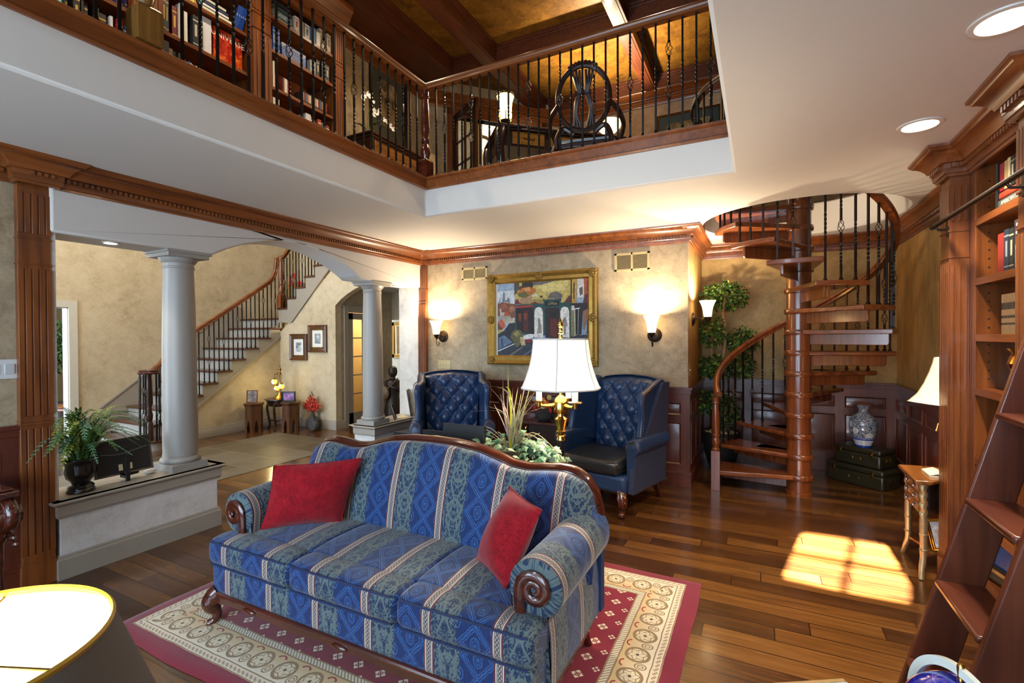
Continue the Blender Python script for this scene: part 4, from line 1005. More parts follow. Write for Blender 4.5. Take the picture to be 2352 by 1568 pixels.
def framed(name, lab, cat, M, w, h, fw, mats, depth=.03, mat_w=.0, inner=None, matmat=None, lift=0):
    """framed picture: M puts its lower-left corner, x right, y up, z out"""
    t = thing(name, lab, cat, tuple(M.translation))
    b = B(); b.X = M
    pr = [(0, 0), (0, depth), (fw*.2, depth*1.15), (fw*.5, depth*.75), (fw*.8, depth*.85), (fw, depth*.55), (fw, .004)]
    P_ = [(0, 0), (w, 0), (w, h), (0, h)]; vs = []; k = len(pr)
    for i, (sx, sy) in enumerate(((1, 1), (-1, 1), (-1, -1), (1, -1))):
        for d, z in pr: vs.append((P_[i][0]+sx*d, P_[i][1]+sy*d, z))
    b.add(vs, [(i*k+q, ((i+1) % 4)*k+q, ((i+1) % 4)*k+(q+1) % k, i*k+(q+1) % k) for i in range(4) for q in range(k)])
    b.build('frame', mats, t, world=True, smooth=25)
    if mat_w or matmat:
        b = B(); b.X = M; b.box((fw, fw, .002), (w-fw, h-fw, depth*.35)); b.build('mount', matmat, t, world=True)
    if inner:
        b = B(); b.X = M; e = fw+mat_w; b.box((e, e, depth*.3), (w-e, h-e, depth*.35+.0015)); b.build('print', inner, t, world=True)
    return t
def print_mat(name, cols, sc=6):
    g = G(name); n = g.noise(g.co(), sc, 4, .6, .6)
    return g.done(g.ramp(n, [(.3+.4*i/(len(cols)-1), hx(c)) for i, c in enumerate(cols)]), .35)
framed('picture', 'large dark-framed picture on the loft wall above the cabinet', 'picture', frame3((LBX+.004, 5.025, 4.34), (0, 1, 0), (0, 0, 1), (1, 0, 0)), .77, 1.08, .05, BLACK, .035, .17, print_mat('sepia print', ['2a2018', '8f7a5a', 'c0a884'], 7), flat('4a4a40'))
framed('picture', 'green-mounted picture low on the loft back wall', 'picture', frame3((-1.47, LBY-.004, 4.42), (1, 0, 0), (0, 0, 1), (0, -1, 0)), .95, .69, .03, BRASSD, .03, .12, print_mat('olive scenic print', ['3a3a22', '7a6f45', '99906a'], 8), flat('1e3a3c'))
# orchid
oc = thing('potted_orchid', 'white orchid standing on the loft cabinet', 'plant', (-4.42, 4.66, CZ_+1.03))
b = B(); b.lathe([(.05, 0), (.07, .06), (.065, .11), (.055, .11), (.05, .02)], n=16); b.build('pot', flat('6a5a48'), oc)
b = B()
for a in (0, 2.2, 4.1): b.grid(4, 2, lambda u, v: ((u*.2)*cos(a)-(v-.5)*.05*sin(pi*min(u+.1, 1))*sin(a), (u*.2)*sin(a)+(v-.5)*.05*sin(pi*min(u+.1, 1))*cos(a), .1+.08*sin(pi*u*.8)))
b.tube(spline([(0, 0, .1), (.02, -.02, .3), (.05, .02, .45), (.08, -.08, .5), (.1, -.16, .46)]), .004, 6); b.tube(spline([(0, .02, .1), (.02, .08, .25), (.06, .22, .3), (.08, .34, .26)]), .004, 6); b.build('stem_and_leaves', leafmat('orchid green', '2f4a1c', '5f7a34'), oc)
b = B(); random.seed(3)
for px, py, pz in [(.1, -.17, .46), (.1, -.12, .5), (.08, -.06, .5), (.07, 0, .47), (.07, .02, .36), (.08, .06, .34), (.09, .0, .3), (.08, .26, .3), (.09, .31, .27), (.08, .2, .31), (.09, .35, .25), (.1, -.2, .42), (.08, .1, .38)]:
    for k in range(5):
        a = k*2*pi/5+random.random(); d = Ve((.25, cos(a), sin(a))).normalized(); n = Ve((1, 0, 0)); s_ = d.cross(n).normalized()
        c = Ve((px, py, pz)); b.add([c, c+d*.022+s_*.016, c+d*.042+Ve((.008, 0, 0)), c+d*.022-s_*.016], [(0, 1, 2, 3)])
b.build('blossom', flat('eeeaee', .5, .03), oc, smooth=0)
# carved writing desk set at an angle, its lamp, the chair in front, the torchiere
DO = at(1143, 279, z=LZ+.78); ddir = Ve((.742, .67, 0)); dang = atan2(ddir.y, ddir.x)
dk = thing('desk', 'dark carved writing desk on the loft behind the railing', 'desk', (DO.x, DO.y, LZ+.013), dang)
DL, DD = 1.5, .72
b = B(); b.box((0, 0, .735), (DL, DD, .765)); b.box((.02, .02, .715), (DL-.02, DD-.02, .735)); b.build('top', WDARK, dk, bevel=.01)
b = B(); b.box((.05, .05, .55), (DL-.05, DD-.04, .715)); b.build('apron', WDARK, dk, bevel=.004)
gw = wood('honey drawer wood', '6a3c10', 'a06a20', 'x', .3, .3)
for k in range(3):
    b = B(); x0 = .17+k*.42; b.box((x0, .035, .57), (x0+.36, .05, .7)); q = b.build('drawer', gw, dk, bevel=.004)
    b = B(); b.tube([(x0+.12, .03, .64), (x0+.13, .01, .62), (x0+.23, .01, .62), (x0+.24, .03, .64)], .006, 6); b.build('handle', BRONZE, q)
for x, y in ((.06, .06), (DL-.06, .06), (.06, DD-.06), (DL-.06, DD-.06)):
    b = B(); sx = -1 if x < .5 else 1
    b.tube(spline([(x, y, .72), (x+sx*.03, y-.03, .62), (x+sx*.035, y-.035, .5), (x, y, .3), (x-sx*.01, y+.01, .12), (x+sx*.02, y-.02, .0)]), [.065-.04*min(1, abs(i-3)/24) if i < 8 else .055-.028*(i-8)/22 for i in range(31)], 10)
    for k in range(5): b.ball((x+sx*.03, y-.045, .65-.05*k), (.04, .025, .022), 8)
    b.build('leg', WDARK, dk)
lp = DO+ddir*.12+Ve((-ddir.y, ddir.x, 0))*.14; lp.z = LZ+.013+.765
LAMP_A = lp.copy()
t = thing('table_lamp', 'lit amber glass lamp with metal filigree on the loft desk', 'lamp', tuple(lp))
b = B(); b.lathe([(.07, 0), (.07, .015), (.03, .03), (.02, .05), (.05, .075), (.055, .085)], n=20)
for k in range(6):
    a = k*pi/3; b.tube(spline([(.055*cos(a), .055*sin(a), .08), (.085*cos(a), .085*sin(a), .1), (.08*cos(a), .08*sin(a), .15), (.066*cos(a), .066*sin(a), .17)]), .005, 6)
b.build('base', BRONZE, t)
ga = glow('lit amber glass', 'ffc45a', 8, 'e8c890')
b = B(); b.lathe([(.06, .085), (.068, .11), (.07, .14), (.066, .155), (.072, .16), (.068, .21), (.075, .28), (.09, .33), (.095, .345)], n=28); b.build('lamp_glass', ga, t)
b = B()
for k in range(24): a = k*pi/12; b.ball((.094*cos(a), .094*sin(a), .357), .009, 6)
b.lathe([(.09, .34), (.098, .343), (.098, .35), (.09, .352)], n=28); b.build('rim', BRONZE, t)
# chair
ch = thing('armchair', 'carved wooden armchair with pale seat on the loft at the desk', 'chair', (-1.52, 4.52, LZ+.013), radians(12))
def ring(w): return [(.30*cos(a)*w, 0, .84+.27*sin(a)) for a in [pi*2*i/40 for i in range(40)]]
b = B(); b.tube([(.25*cos(2*pi*i/40)*(1+.0*sin(2*pi*i/40)), .0-.05*sin(2*pi*i/40), .83+.29*sin(2*pi*i/40)) for i in range(40)], .026, 8, closed=True)
for k in range(9):
    a = pi/2+(k-4)*.12; b.ball((.27*cos(a), -.055, .83+.31*sin(a)), (.022, .02, .035-.003*abs(k-4)), 8)
b.build('back_frame', WDARK, ch)
b = B()
for sgn in (-1, 1):
    for k in range(3):
        b.tube(spline([(sgn*(.03+.035*k), -.045, 1.08), (sgn*(.03+.02*k), -.03, .96), (sgn*(.025+.012*k), -.01, .88), (sgn*(.05+.012*k), .0, .8), (sgn*(.065+.01*k), .02, .7), (sgn*(.03+.03*k), .04, .57)]), .013, 6)
b.box((-.08, -.02, .86), (.08, .0, .9)); b.build('splat', WDARK, ch)
b = B(); b.grid(8, 8, lambda u, v: ((u-.5)*.56*(1+.12*v), .05+v*.5, .46+.05*sin(pi*u)**.6*sin(pi*v)**.6)); b.box((-.28, .05, .43), (.28, .55, .46)); b.build('seat', flat('8f9aa0', .8), ch)
b = B(); b.box((-.3, .03, .37), (.3, .57, .435)); b.build('seat_frame', WDARK, ch, bevel=.015)
for sx in (-1, 1):
    b = B(); b.tube(spline([(sx*.24, -.02, .78), (sx*.33, .06, .7), (sx*.37, .25, .66), (sx*.36, .38, .64), (sx*.34, .4, .58), (sx*.32, .36, .44)]), .024, 8); b.build('arm', WDARK, ch)
    for sy, y in ((0, .06), (1, .52)):
        b = B(); b.tube(spline([(sx*.27, y, .42), (sx*.3, y+.02*(1 if sy else -1), .32), (sx*.26, y, .15), (sx*.29, y+.03*(1 if sy else -1), .0)]), [.036]*6+[.03]*5+[.022]*8, 8); b.build('leg', WDARK, ch)
    b = B(); b.tube(spline([(sx*.1, .03, .5), (sx*.2, .015, .56), (sx*.26, .0, .46), (sx*.26, .03, .38)]), .026, 8); b.build('back_leg', WDARK, ch)
tp = at(1398, 292, y=6.8); LAMP_B = Ve((tp.x, 6.8, tp.z))
t = thing('torchiere', 'lit bowl torchiere lamp beyond the loft armchair', 'lamp', (tp.x, 6.8, LZ+.013)); h = tp.z-LZ-.013
b = B(); b.lathe([(.14, 0), (.14, .02), (.03, .05), (.015, .08), (.015, h-.12), (.03, h-.1), (.05, h-.08)], n=20); b.build('stand', BRONZE, t)
b = B(); b.lathe([(.03, h-.09), (.1, h-.07), (.16, h-.01), (.19, h+.06), (.185, h+.06), (.155, h), (.09, h-.06)], n=28); b.build('lamp_bowl', glow('lit cream torchiere bowl', 'ffd98a', 5), t)
# ------------------------------------------------------------------ rug
b = B()
def rugp(u, v):
    x = RUGX0+(RUGX1-RUGX0)*u; y = RUGY0+(RUGY1-RUGY0)*v
    e = (.5-abs(u-.5))*2.8; f_ = (.5-abs(v-.5))*1.9
    wx = .008*sin(y*7)*max(0, 1-e*6)+.0; wy = .010*sin(x*6+1)*max(0, 1-f_*6)
    return (x+wx, y+wy, .013 if e > .004 and f_ > .004 else .002)
b.grid(90, 64, rugp); b.quad([(RUGX0, RUGY0, .0015), (RUGX1, RUGY0, .0015), (RUGX1, RUGY1, .0015), (RUGX0, RUGY1, .0015)])
tag(b.build('rug', RUG, smooth=60), 'red and ivory patterned rug under the blue striped sofa', 'rug')
# ------------------------------------------------------------------ sofa
SX = -1.694
sofa = thing('sofa', 'camelback sofa in blue striped damask with carved wooden frame', 'sofa', (SX, 1.9, .0))
def pad(b, x0, x1, prof, r, uoff=0, n=12, end=True):
    """closed (y,z) profile carried along x with softened ends; stripes run round the profile"""
    L = [0]
    for i in range(len(prof)):
        a, c = prof[i], prof[(i+1) % len(prof)]; L.append(L[-1]+hypot(c[0]-a[0], c[1]-a[1]))
    cy = sum(p[0] for p in prof)/len(prof); cz = sum(p[1] for p in prof)/len(prof)
    secs = [(x0, r), (x0+r*.3, r*.3), (x0+r, 0)]+[(x0+r+(x1-x0-2*r)*i/n, 0) for i in range(1, n)]+[(x1-r, 0), (x1-r*.3, r*.3), (x1, r)]
    if not end: secs = [(x0, 0)]+secs[2:-2]+[(x1, 0)]
    m = len(prof); vs = []; us = []
    for x, ins in secs:
        for j in range(m+1):
            p = prof[j % m]; d = hypot(p[0]-cy, p[1]-cz); k = max(0, 1-ins/d)
            vs.append((x, cy+(p[0]-cy)*k, cz+(p[1]-cz)*k)); us.append((x+uoff, L[j]))
    fs = [(i*(m+1)+j, (i+1)*(m+1)+j, (i+1)*(m+1)+j+1, i*(m+1)+j+1) for i in range(len(secs)-1) for j in range(m)]
    b.add(vs, fs, us)
    for i in (0, len(secs)-1):
        q = vs[i*(m+1):i*(m+1)+m]; b.add(q, [tuple(range(m))], [(SX+uoff+(y-cy)*.4, z) for x, y, z in q])
def rr(y0, y1, z0, z1, r, crown=0, n=5):
    P = []
    for cy, cz, a in ((y0+r, z0+r, 180), (y1-r, z0+r, 270), (y1-r, z1-r, 0), (y0+r, z1-r, 90)):
        for k in range(n+1):
            w = radians(a+90*k/n); P.append((cy+r*cos(w), cz+r*sin(w)))
        if a == 0 and crown:
            for k in range(1, 7): t = k/7; P.append((y1-r-(y1-y0-2*r)*t, z1+crown*sin(pi*t)))
    return P
UO = 2.2+.18-.01+.385*6
PIPE = plain('navy piping cord', '1c2c52', .6)
for k, (x0, x1) in enumerate(((-2.665, -2.03), (-2.026, -1.366), (-1.362, -.728))):
    b = B(); pad(b, x0, x1, rr(1.565, 1.76, .335, .478, .045, .006), .03, UO)
    xa, xb = max(x0, -2.50), min(x1, -.89)
    pad(b, xa, xb, rr(1.70, 2.16, .335, .482, .03, .014), .02, UO)
    c = b.build('seat_cushion', DAMASK, sofa, world=True, smooth=55)
    b = B()
    for zz in (.462, .345): b.tube([(x0+.02, 1.575, zz), (x0+.04, 1.569, zz), (x1-.04, 1.569, zz), (x1-.02, 1.575, zz)], .0055, 6)
    b.build('piping', PIPE, c, world=True)
b = B(); pad(b, -2.655, -.735, rr(1.585, 1.80, .175, .34, .03), .02, UO); pad(b, -2.6, -.8, rr(1.75, 2.25, .175, .34, .03), .02, UO); b.build('seat_base', DAMASK, sofa, world=True, smooth=55)
CB = [(0, .962), (.15, .958), (.3, .942), (.42, .91), (.52, .88), (.62, .872), (.72, .885), (.8, .893), (.87, .882), (.92, .852), (.965, .79), (.992, .70), (1.0, .60), (1.0, .5)]
def topz(d):
    for (a, za), (c, zc) in zip(CB, CB[1:]):
        if a <= d <= c: t = (d-a)/(c-a); t = t*t*(3-2*t)*.3+t*.7; return za+(zc-za)*t
    return .5
XS_ = sorted(set([-1+2*i/56 for i in range(57)]+[s*q for q in (.93, .95, .97, .985, .995, 1.0) for s in (-1, 1)]))
b = B(); vs = []; us = []; NV = 16
for q in XS_:
    zt = topz(abs(q))-.022; x = SX+q*1.0; ed = max(0, (abs(q)-.86)/.14)
    for j in range(NV+1):
        t = j/NV; z = .40+(zt-.40)*min(1, t*1.15) if t < .87 else zt-(0)
        yfr = 2.10+.13*min(1, t*1.15)-.035*sin(pi*min(1, t*1.15))**.7+.07*ed*ed
        if t >= .87: s_ = (t-.87)/.13; yfr = yfr+s_*.075; z = zt+.012*sin(pi*s_)
        vs.append((x, yfr, z)); us.append((x+UO, .4+z))
m = NV+1
b.add(vs, [(i*m+j, (i+1)*m+j, (i+1)*m+j+1, i*m+j+1) for i in range(len(XS_)-1) for j in range(NV)], us)
b.build('backrest', DAMASK, sofa, world=True, smooth=60)
b = B(); out = [(SX+q, topz(abs(q))-.02) for q in XS_]
b.prism([(SX+1.0, .2), (SX-1.0, .2)]+out, 'y', 2.31, 2.365); b.build('outside_back', plain('plain blue back cloth', '1d3462', .8), sofa, world=True)
b = B(); b.tube([(SX+q, 2.335, topz(abs(q))-.004) for q in XS_], .02, 10, up=(0, 1, 0), flat=1.9); b.tube([(SX+q, 2.303, topz(abs(q))-.016) for q in XS_], .009, 8); b.build('top_rail', WMAH, sofa, world=True)
for s in (-1, 1):
    cx = SX+s*.916; cz = .575; R_ = .115
    prof = [(-s*.095, .40), (-s*.105, .47)]+[(-s*R_*cos(radians(a)), cz+R_*sin(radians(a))) for a in range(0, 241, 12)]+[(s*.05, .46), (s*.06, .40), (s*.064, .3), (s*.062, .19)]
    prof = [(p[0], p[1]) for p in prof]
    L = [0]
    for a, c in zip(prof, prof[1:]): L.append(L[-1]+hypot(c[0]-a[0], c[1]-a[1]))
    def armp(u, v):
        i = v*(len(prof)-1); k = min(int(i), len(prof)-2); t = i-k
        px, pz = [prof[k][w]+(prof[k+1][w]-prof[k][w])*t for w in (0, 1)]
        y = 1.715+.62*u; up = max(0, pz-.4)/.3
        return (cx+px*(1-.05*u)+s*.012*u, y, pz+.03*u*u*up)
    def armuv(u, v): return (.62*u+.18+.385-.085, L[min(int(v*(len(prof)-1)+.5), len(L)-1)])
    b = B(); b.grid(14, len(prof)-1, armp, armuv)
    b.build('arm', DAMASK, sofa, world=True, smooth=60)
    b = B(); rad = []
    NF = 40
    vs = [(cx, 1.697, cz)]; us = [(.2733, cz)]
    for w, (f, dy) in enumerate(((.45, -.012), (.8, -.012), (.96, -.006), (1.0, .004))):
        for k in range(NF):
            a = 2*pi*k/NF; q = f*(1+.012*cos(a*20)); dx, dz = R_*q*cos(a), R_*q*sin(a)
            if dz < 0: dz *= 1.0
            vs.append((cx+dx, 1.712+dy, cz+dz)); us.append((.2733+.05*cos(a*3)*f, cz+a*.1))
    fs = [(0, 1+k, 1+(k+1) % NF) for k in range(NF)]+[(1+w*NF+k, 1+w*NF+(k+1) % NF, 1+(w+1)*NF+(k+1) % NF, 1+(w+1)*NF+k) for w in range(3) for k in range(NF)]
    b.add(vs, fs, us)
    pl = [(cx-s*.1, .2), (cx-s*.1, .52), (cx+s*.045, .5), (cx+s*.05, .4), (cx+s*.062, .2)]
    n0 = len(b.v); b.add([(p[0], 1.716, p[1]) for p in pl], [(0, 1, 2, 3, 4)], [(.2733+(p[0]-cx)*.4, p[1]) for p in pl])
    b.build('arm_front', DAMASK, sofa, world=True, smooth=60)
    sc = []
    sc += [Ve((cx-s*.052, 1.690, .40)), Ve((cx-s*.056, 1.690, .47)), Ve((cx-s*.06, 1.689, .54))]
    for k in range(26):
        a = radians(180-25*k*.96); q = .062*(1-k/34)
        sc.append(Ve((cx+s*(q*cos(a))*1.0+s*.004, 1.688-.003*k/26, cz+.004+q*sin(a))))
    b = B(); b.tube(sc, [.024]*3+[.025-.013*k/26 for k in range(26)], 10, up=(0, 1, 0), flat=.55); b.build('arm_scroll', WMAH, sofa, world=True)
# wooden base with its scalloped apron and legs
b = B(); up_ = []; N_ = 60
def apr(t): return .178-.03-.016*cos(2*pi*t*3)-.02*abs(sin(pi*t*3))**4
pl = [(SX-.955, .185)]+[(SX-.955+1.91*i/N_, apr(i/N_)) for i in range(N_+1)]+[(SX+.955, .185)]
b.prism(pl, 'y', 1.578, 1.60); b.tube([(SX-.96, 1.583, .18), (SX+.96, 1.583, .18)], .012, 8)
for k in (1/6, .5, 5/6): b.ball((SX-.955+1.91*k, 1.576, apr(k)+.012), (.05, .012, .016), 10)
for s in (-1, 1):
    pl = [(1.58, .185)]+[(1.58+.75*i/20, .155-.022*sin(pi*i/20)) for i in range(21)]+[(2.33, .185)]
    b.prism(pl, 'x', SX+s*.945, SX+s*.968)
b.build('apron', WMAH, sofa, world=True)
for s in (-1, 1):
    b = B(); b.tube(spline([(SX+s*.93, 1.615, .185), (SX+s*.955, 1.59, .15), (SX+s*.965, 1.58, .115), (SX+s*.945, 1.6, .07), (SX+s*.945, 1.595, .035), (SX+s*.965, 1.57, .012), (SX+s*.975, 1.56, .012)], 5), [.05]*5+[.047-.0*i for i in range(5)]+[.044-.0035*i for i in range(5)]+[.025]*5+[.02, .019, .019, .02, .022]+[.022, .021, .02, .018, .015, .01], 12); b.build('leg', WMAH, sofa, world=True)
    b = B(); b.tube(spline([(SX+s*.91, 2.28, .2), (SX+s*.915, 2.29, .1), (SX+s*.93, 2.32, .012)], 5), [.035-.0016*i for i in range(11)], 8); b.build('leg', WMAH, sofa, world=True)
# cushions
def pillow(lab, A, Bq, C, D, puff):
    """corners: top-left, top-right, bottom-right, bottom-left"""
    A, Bq, C, D = Ve(A), Ve(Bq), Ve(C), Ve(D); c = (A+Bq+C+D)/4
    nn = (Bq-A+C-D).cross(A-D+Bq-C).normalized()
    t = thing('throw_pillow', lab, 'pillow', tuple(c), 0, 'red throw pillows')
    b = B(); n = 18
    for sg in (-1, 1):
        def f(u, v):
            p = A*(1-u)*v+Bq*u*v+C*u*(1-v)+D*(1-u)*(1-v)
            w = (sin(pi*u)*sin(pi*v))**.55; pin = .06
            q = c+(p-c)*(1-pin*(1-abs(2*u-1)**2)*(abs(2*v-1)**4)-pin*(1-abs(2*v-1)**2)*(abs(2*u-1)**4))
            w *= 1+.1*sin(u*9+v*5)*.6
            return q+nn*sg*puff*w-c
        b.grid(n, n, f)
    o = b.build('cover', CHENILLE, t, smooth=70)
    b = B(); cc = [A, Bq, C, D]; pts = []
    for i in range(4):
        for k in range(12):
            u = k/12; p = cc[i]*(1-u)+cc[(i+1) % 4]*u; pts.append(c+(p-c)*(1-.06*(1-abs(2*u-1)**2))-c)
    b.tube(pts, .003, 6, closed=True); b.build('seam', CHENILLE, t)
pillow('red chenille pillow against the left arm of the blue sofa', (-2.47, 1.83, .83), (-2.1, 2.14, .845), (-2.165, 2.04, .492), (-2.475, 1.75, .492), .075)
pillow('red chenille pillow leaning on the right arm of the blue sofa', (-1.065, 2.05, .845), (-.81, 1.85, .835), (-.955, 1.795, .492), (-1.215, 1.985, .492), .085)
# ------------------------------------------------------------------ wing chairs
b = B(); b.ball((0, 0, 0), (.009, .007, .009), 8); BUTTON = b.mesh('button', LEATHERS)
def wing_chair(lab, loc, rz):
    t = thing('wing_chair', lab, 'armchair', loc, rz, 'navy leather wing chairs')
    def tuft(u, v, n, m):
        a, c = (u-.5)*n+v*m, (u-.5)*n-v*m
        return (abs(sin(pi*a))*abs(sin(pi*c)))**.45
    b = B()
    def bk(u, v):
        hw = .275+.05*v; x = (u-.5)*2*hw; z = .44+.70*v+.03*sin(pi*u)*v
        y = .20+.16*v-.022*sin(pi*v)-.048*tuft(u, v, 3.6, 3.5)*min(1, 6*min(u, 1-u)+.2)*min(1, (1-v)*9)
        if v > .93: y += (v-.93)*1.6
        return (x, y, z)
    b.grid(48, 72, bk)
    out = [(-.30, .30), (-.335, .9), (-.345, 1.08), (-.31, 1.135), (-.18, 1.16), (0, 1.17), (.18, 1.16), (.31, 1.135), (.345, 1.08), (.335, .9), (.30, .30)]
    vs = [(x, .27+.17*(z-.3)/.87-.03*(z > 1.05), z) for x, z in out]+[(x, .37+.15*(z-.3)/.87, z-.015*(z > 1.1)) for x, z in out]; n = len(out)
    b.add(vs, [(i, i+1, n+i+1, n+i) for i in range(n-1)]+[tuple(range(n, 2*n))])
    b.build('backrest', LEATHER, t, smooth=60)
    b = B()
    for i in range(-4, 5):
        for j in range(1, 7):
            u, v = .5+i/7.2, j/7
            if (i+j) % 2 == 0 and .06 < u < .94: p = bk(u, v); put(BUTTON, 'button', t, (p[0], p[1]-.004, p[2]))
    b = B(); pad_ = rr(-.40, .24, .345, .475, .045, .02)
    vs = []; secs = [(-.30, .05), (-.285, .015), (-.26, 0), (-.13, 0), (0, 0), (.13, 0), (.26, 0), (.285, .015), (.30, .05)]
    for x, ins in secs:
        for y, z in pad_: vs.append((x, y+(.03*(x/.3)**2 if y < 0 else 0)+(-ins if y > 0 else ins)*.6, z+(ins*.5 if z < .41 else -ins*.5)))
    m = len(pad_); b.add(vs, [(i*m+j, i*m+(j+1) % m, (i+1)*m+(j+1) % m, (i+1)*m+j) for i in range(len(secs)-1) for j in range(m)]+[tuple(range(m)), tuple(range(len(vs)-m, len(vs)))])
    b.build('seat_cushion', LEATHERS, t, smooth=60)
    b = B(); b.box((-.36, -.36, .2), (.36, .33, .35)); b.build('seat_frame', LEATHER, t, bevel=.03, seg=3)
    for s in (-1, 1):
        W_ = [(-.17, .60), (-.125, .70), (-.10, .82), (-.125, .93), (-.125, 1.0), (-.075, 1.05), (.0, 1.06), (.10, 1.075), (.22, 1.12), (.33, 1.155), (.40, 1.14), (.40, .9), (.34, .5), (.2, .5)]
        b = B(); n = len(W_)
        def wx(y, z): return s*(.335+.05*max(0, .1-y)/.25*.9+.02*(z-.6))
        vs = [(wx(y, z)-s*.035, y, z) for y, z in W_]+[(wx(y, z)+s*.03, y, z) for y, z in W_]
        fs = [tuple(list(range(n))[::-1]), tuple(range(n, 2*n))]+[(i, (i+1) % n, n+(i+1) % n, n+i) for i in range(n)]
        b.add(vs, fs); b.build('wing', LEATHER, t, bevel=.026, seg=4, smooth=60)
        b = B(); ax = s*.385
        prof = [(-s*.055, .3), (-s*.06, .55)]+[(-s*.07*cos(radians(a)), .60+.07*sin(radians(a))) for a in range(0, 236, 18)]+[(s*.02, .52), (s*.025, .2), (-s*.05, .2)]
        prof = [(ax+p[0], p[1]) for p in prof]
        n = len(prof); ys = [(-.275, .86), (-.262, .96), (-.235, 1), (-.1, 1), (.12, 1), (.33, 1)]
        vs = []; cx_, cz_ = ax, .5
        for y, k in ys:
            for px, pz in prof: vs.append((cx_+(px-cx_)*k+s*.02*(-y if y < 0 else 0)*.5, y, cz_+(pz-cz_)*k if pz > .3 else pz))
        b.add(vs, [(i*n+j, i*n+(j+1) % n, (i+1)*n+(j+1) % n, (i+1)*n+j) for i in range(len(ys)-1) for j in range(n)]+[tuple(range(n)), tuple(range(len(vs)-n, len(vs)))])
        b.build('arm', LEATHER, t, smooth=50)
        b = B()
        b.add([(s*.412, -.30, .2), (s*.412, .31, .2), (s*.405, .38, .62), (s*.40, .44, 1.12), (s*.395, .3, 1.12), (s*.405, -.1, .62), (s*.412, -.26, .55), (s*.36, -.30, .2), (s*.36, .31, .2), (s*.35, .38, .62), (s*.35, .44, 1.12), (s*.35, .3, 1.12), (s*.35, -.1, .62), (s*.36, -.26, .55)], [(0, 1, 2, 3, 4, 5, 6), (13, 12, 11, 10, 9, 8, 7)]+[(i, (i+1) % 7, 7+(i+1) % 7, 7+i) for i in range(7)])
        b.build('side_panel', plain('navy side cloth', '252f4c', .8, var=.15, sc=90), t, bevel=.006)
        b = B(); pts = []
        for k in range(18):
            a = radians(-10+k*14.4); pts.append((ax+s*.045*cos(a)*-1*-1, -.282, .60+.045*sin(a)))
        for k in range(22): pts.append((ax-s*.03-s*.0*k, -.338, .55-.3*k/21) if False else (s*.418, -.31+.66*k/21, .212))
        ln = spline([(wx(y, z)+s*.034, y-.0, z) for y, z in W_[:9]], 5)
        for p in ln: pts.append(tuple(p))
        for p in pts: b.ball(p, .0055, 6)
        b.build('nailhead_trim', BRASSD, t)['kind'] = 'stuff'
        b = B(); b.tube(spline([(s*.31, -.32, .22), (s*.335, -.35, .16), (s*.34, -.355, .12), (s*.325, -.34, .07), (s*.33, -.345, .03), (s*.335, -.36, .01)], 4), [.045]*6+[.042]*4+[.03]*5+[.026]*6, 10); b.ball((s*.335, -.36, .028), .03, 10)
        for k in range(4): b.ball((s*(.31+.02*k), -.385+.008*abs(k-1.5), .165-.01*k), (.016, .012, .024), 8)
        b.build('leg', WMAH, t)
        b = B(); b.tube(spline([(s*.31, .3, .22), (s*.31, .33, .12), (s*.32, .40, .0)], 4), [.03, .03, .029, .028, .027, .026, .024, .022, .02], 8); b.build('leg', WMAH, t)
    b = B(); [b.ball((-.35+.7*k/40, -.372, .212), .0055, 6) for k in range(41)]; b.build('nailhead_trim', BRASSD, t)['kind'] = 'stuff'
    return t
wing_chair('navy leather wing chair facing forward beside the far column', (-3.02, 4.45, 0), atan2(-.82, .57)+pi/2)
wing_chair('navy leather wing chair turned left near the spiral stair', (-1.27, 4.52, 0), atan2(-.963, -.27)+pi/2)
# ------------------------------------------------------------------ floor lamp
fl = at(1288, 900, y=2.78); LAMP_F = Ve((fl.x, 2.78, 0))
t = thing('floor_lamp', 'lit brass and black floor lamp with ivory bell shade behind the sofa', 'lamp', (fl.x, 2.78, 0))
b = B(); b.lathe([(.13, 0), (.13, .02), (.1, .035), (.03, .06), (.02, .08)], n=28); b.build('base', BRASS, t)
b = B(); b.lathe([(.022, .08), (.0215, .93)], n=24); b.build('column', BLACK, t)
b = B(); b.lathe([(.024, .92), (.028, .925), (.024, .945), (.03, .95), (.024, .957), (.018, .962), (.03, .968), (.031, .98), (.022, .985), (.026, 1.0), (.038, 1.045), (.04, 1.055), (.03, 1.062), (.02, 1.07), (.018, 1.085), (.026, 1.09), (.045, 1.11), (.046, 1.155), (.04, 1.17), (.03, 1.185), (.012, 1.2), (.012, 1.57)], n=24, sq=lambda a, z: 1+.05*cos(16*a) if .985 < z < 1.05 else 1); b.build('turned_stem', BRASS, t)
b = B(); b.lathe([(.012, 1.575), (.016, 1.58), (.01, 1.59), (.013, 1.6), (.009, 1.612), (.014, 1.62), (.017, 1.635), (.009, 1.66), (0, 1.672)], n=14); b.build('finial', BRASS, t)
for k in range(3):
    a = radians(200+k*120+10); c_, s_ = cos(a), sin(a)
    b = B(); b.tube(spline([(.04*c_, .04*s_, 1.14), (.08*c_, .08*s_, 1.135), (.12*c_, .12*s_, 1.14), (.135*c_, .135*s_, 1.16)]), [.012]*6+[.01]*12+[.01], 8); b.lathe([(.012, 1.13), (.016, 1.16), (.042, 1.165), (.044, 1.17), (.0, 1.172)], (.135*c_, .135*s_, 0), 18); q = b.build('arm', BRASS, t)
    b = B(); b.lathe([(.018, 1.172), (.018, 1.27)], (.135*c_, .135*s_, 0), 14); b.build('candle_sleeve', flat('f4efe4', .5, .02), q)
b = B(); n = 6; rows_ = []
prof = [(.252, 1.245), (.25, 1.25), (.228, 1.30), (.207, 1.36), (.192, 1.42), (.182, 1.49), (.177, 1.543)]
def hexr(a): w = (a % (pi/3))-pi/6; return (1-.03*(cos(w*6)*.5+.5)) 
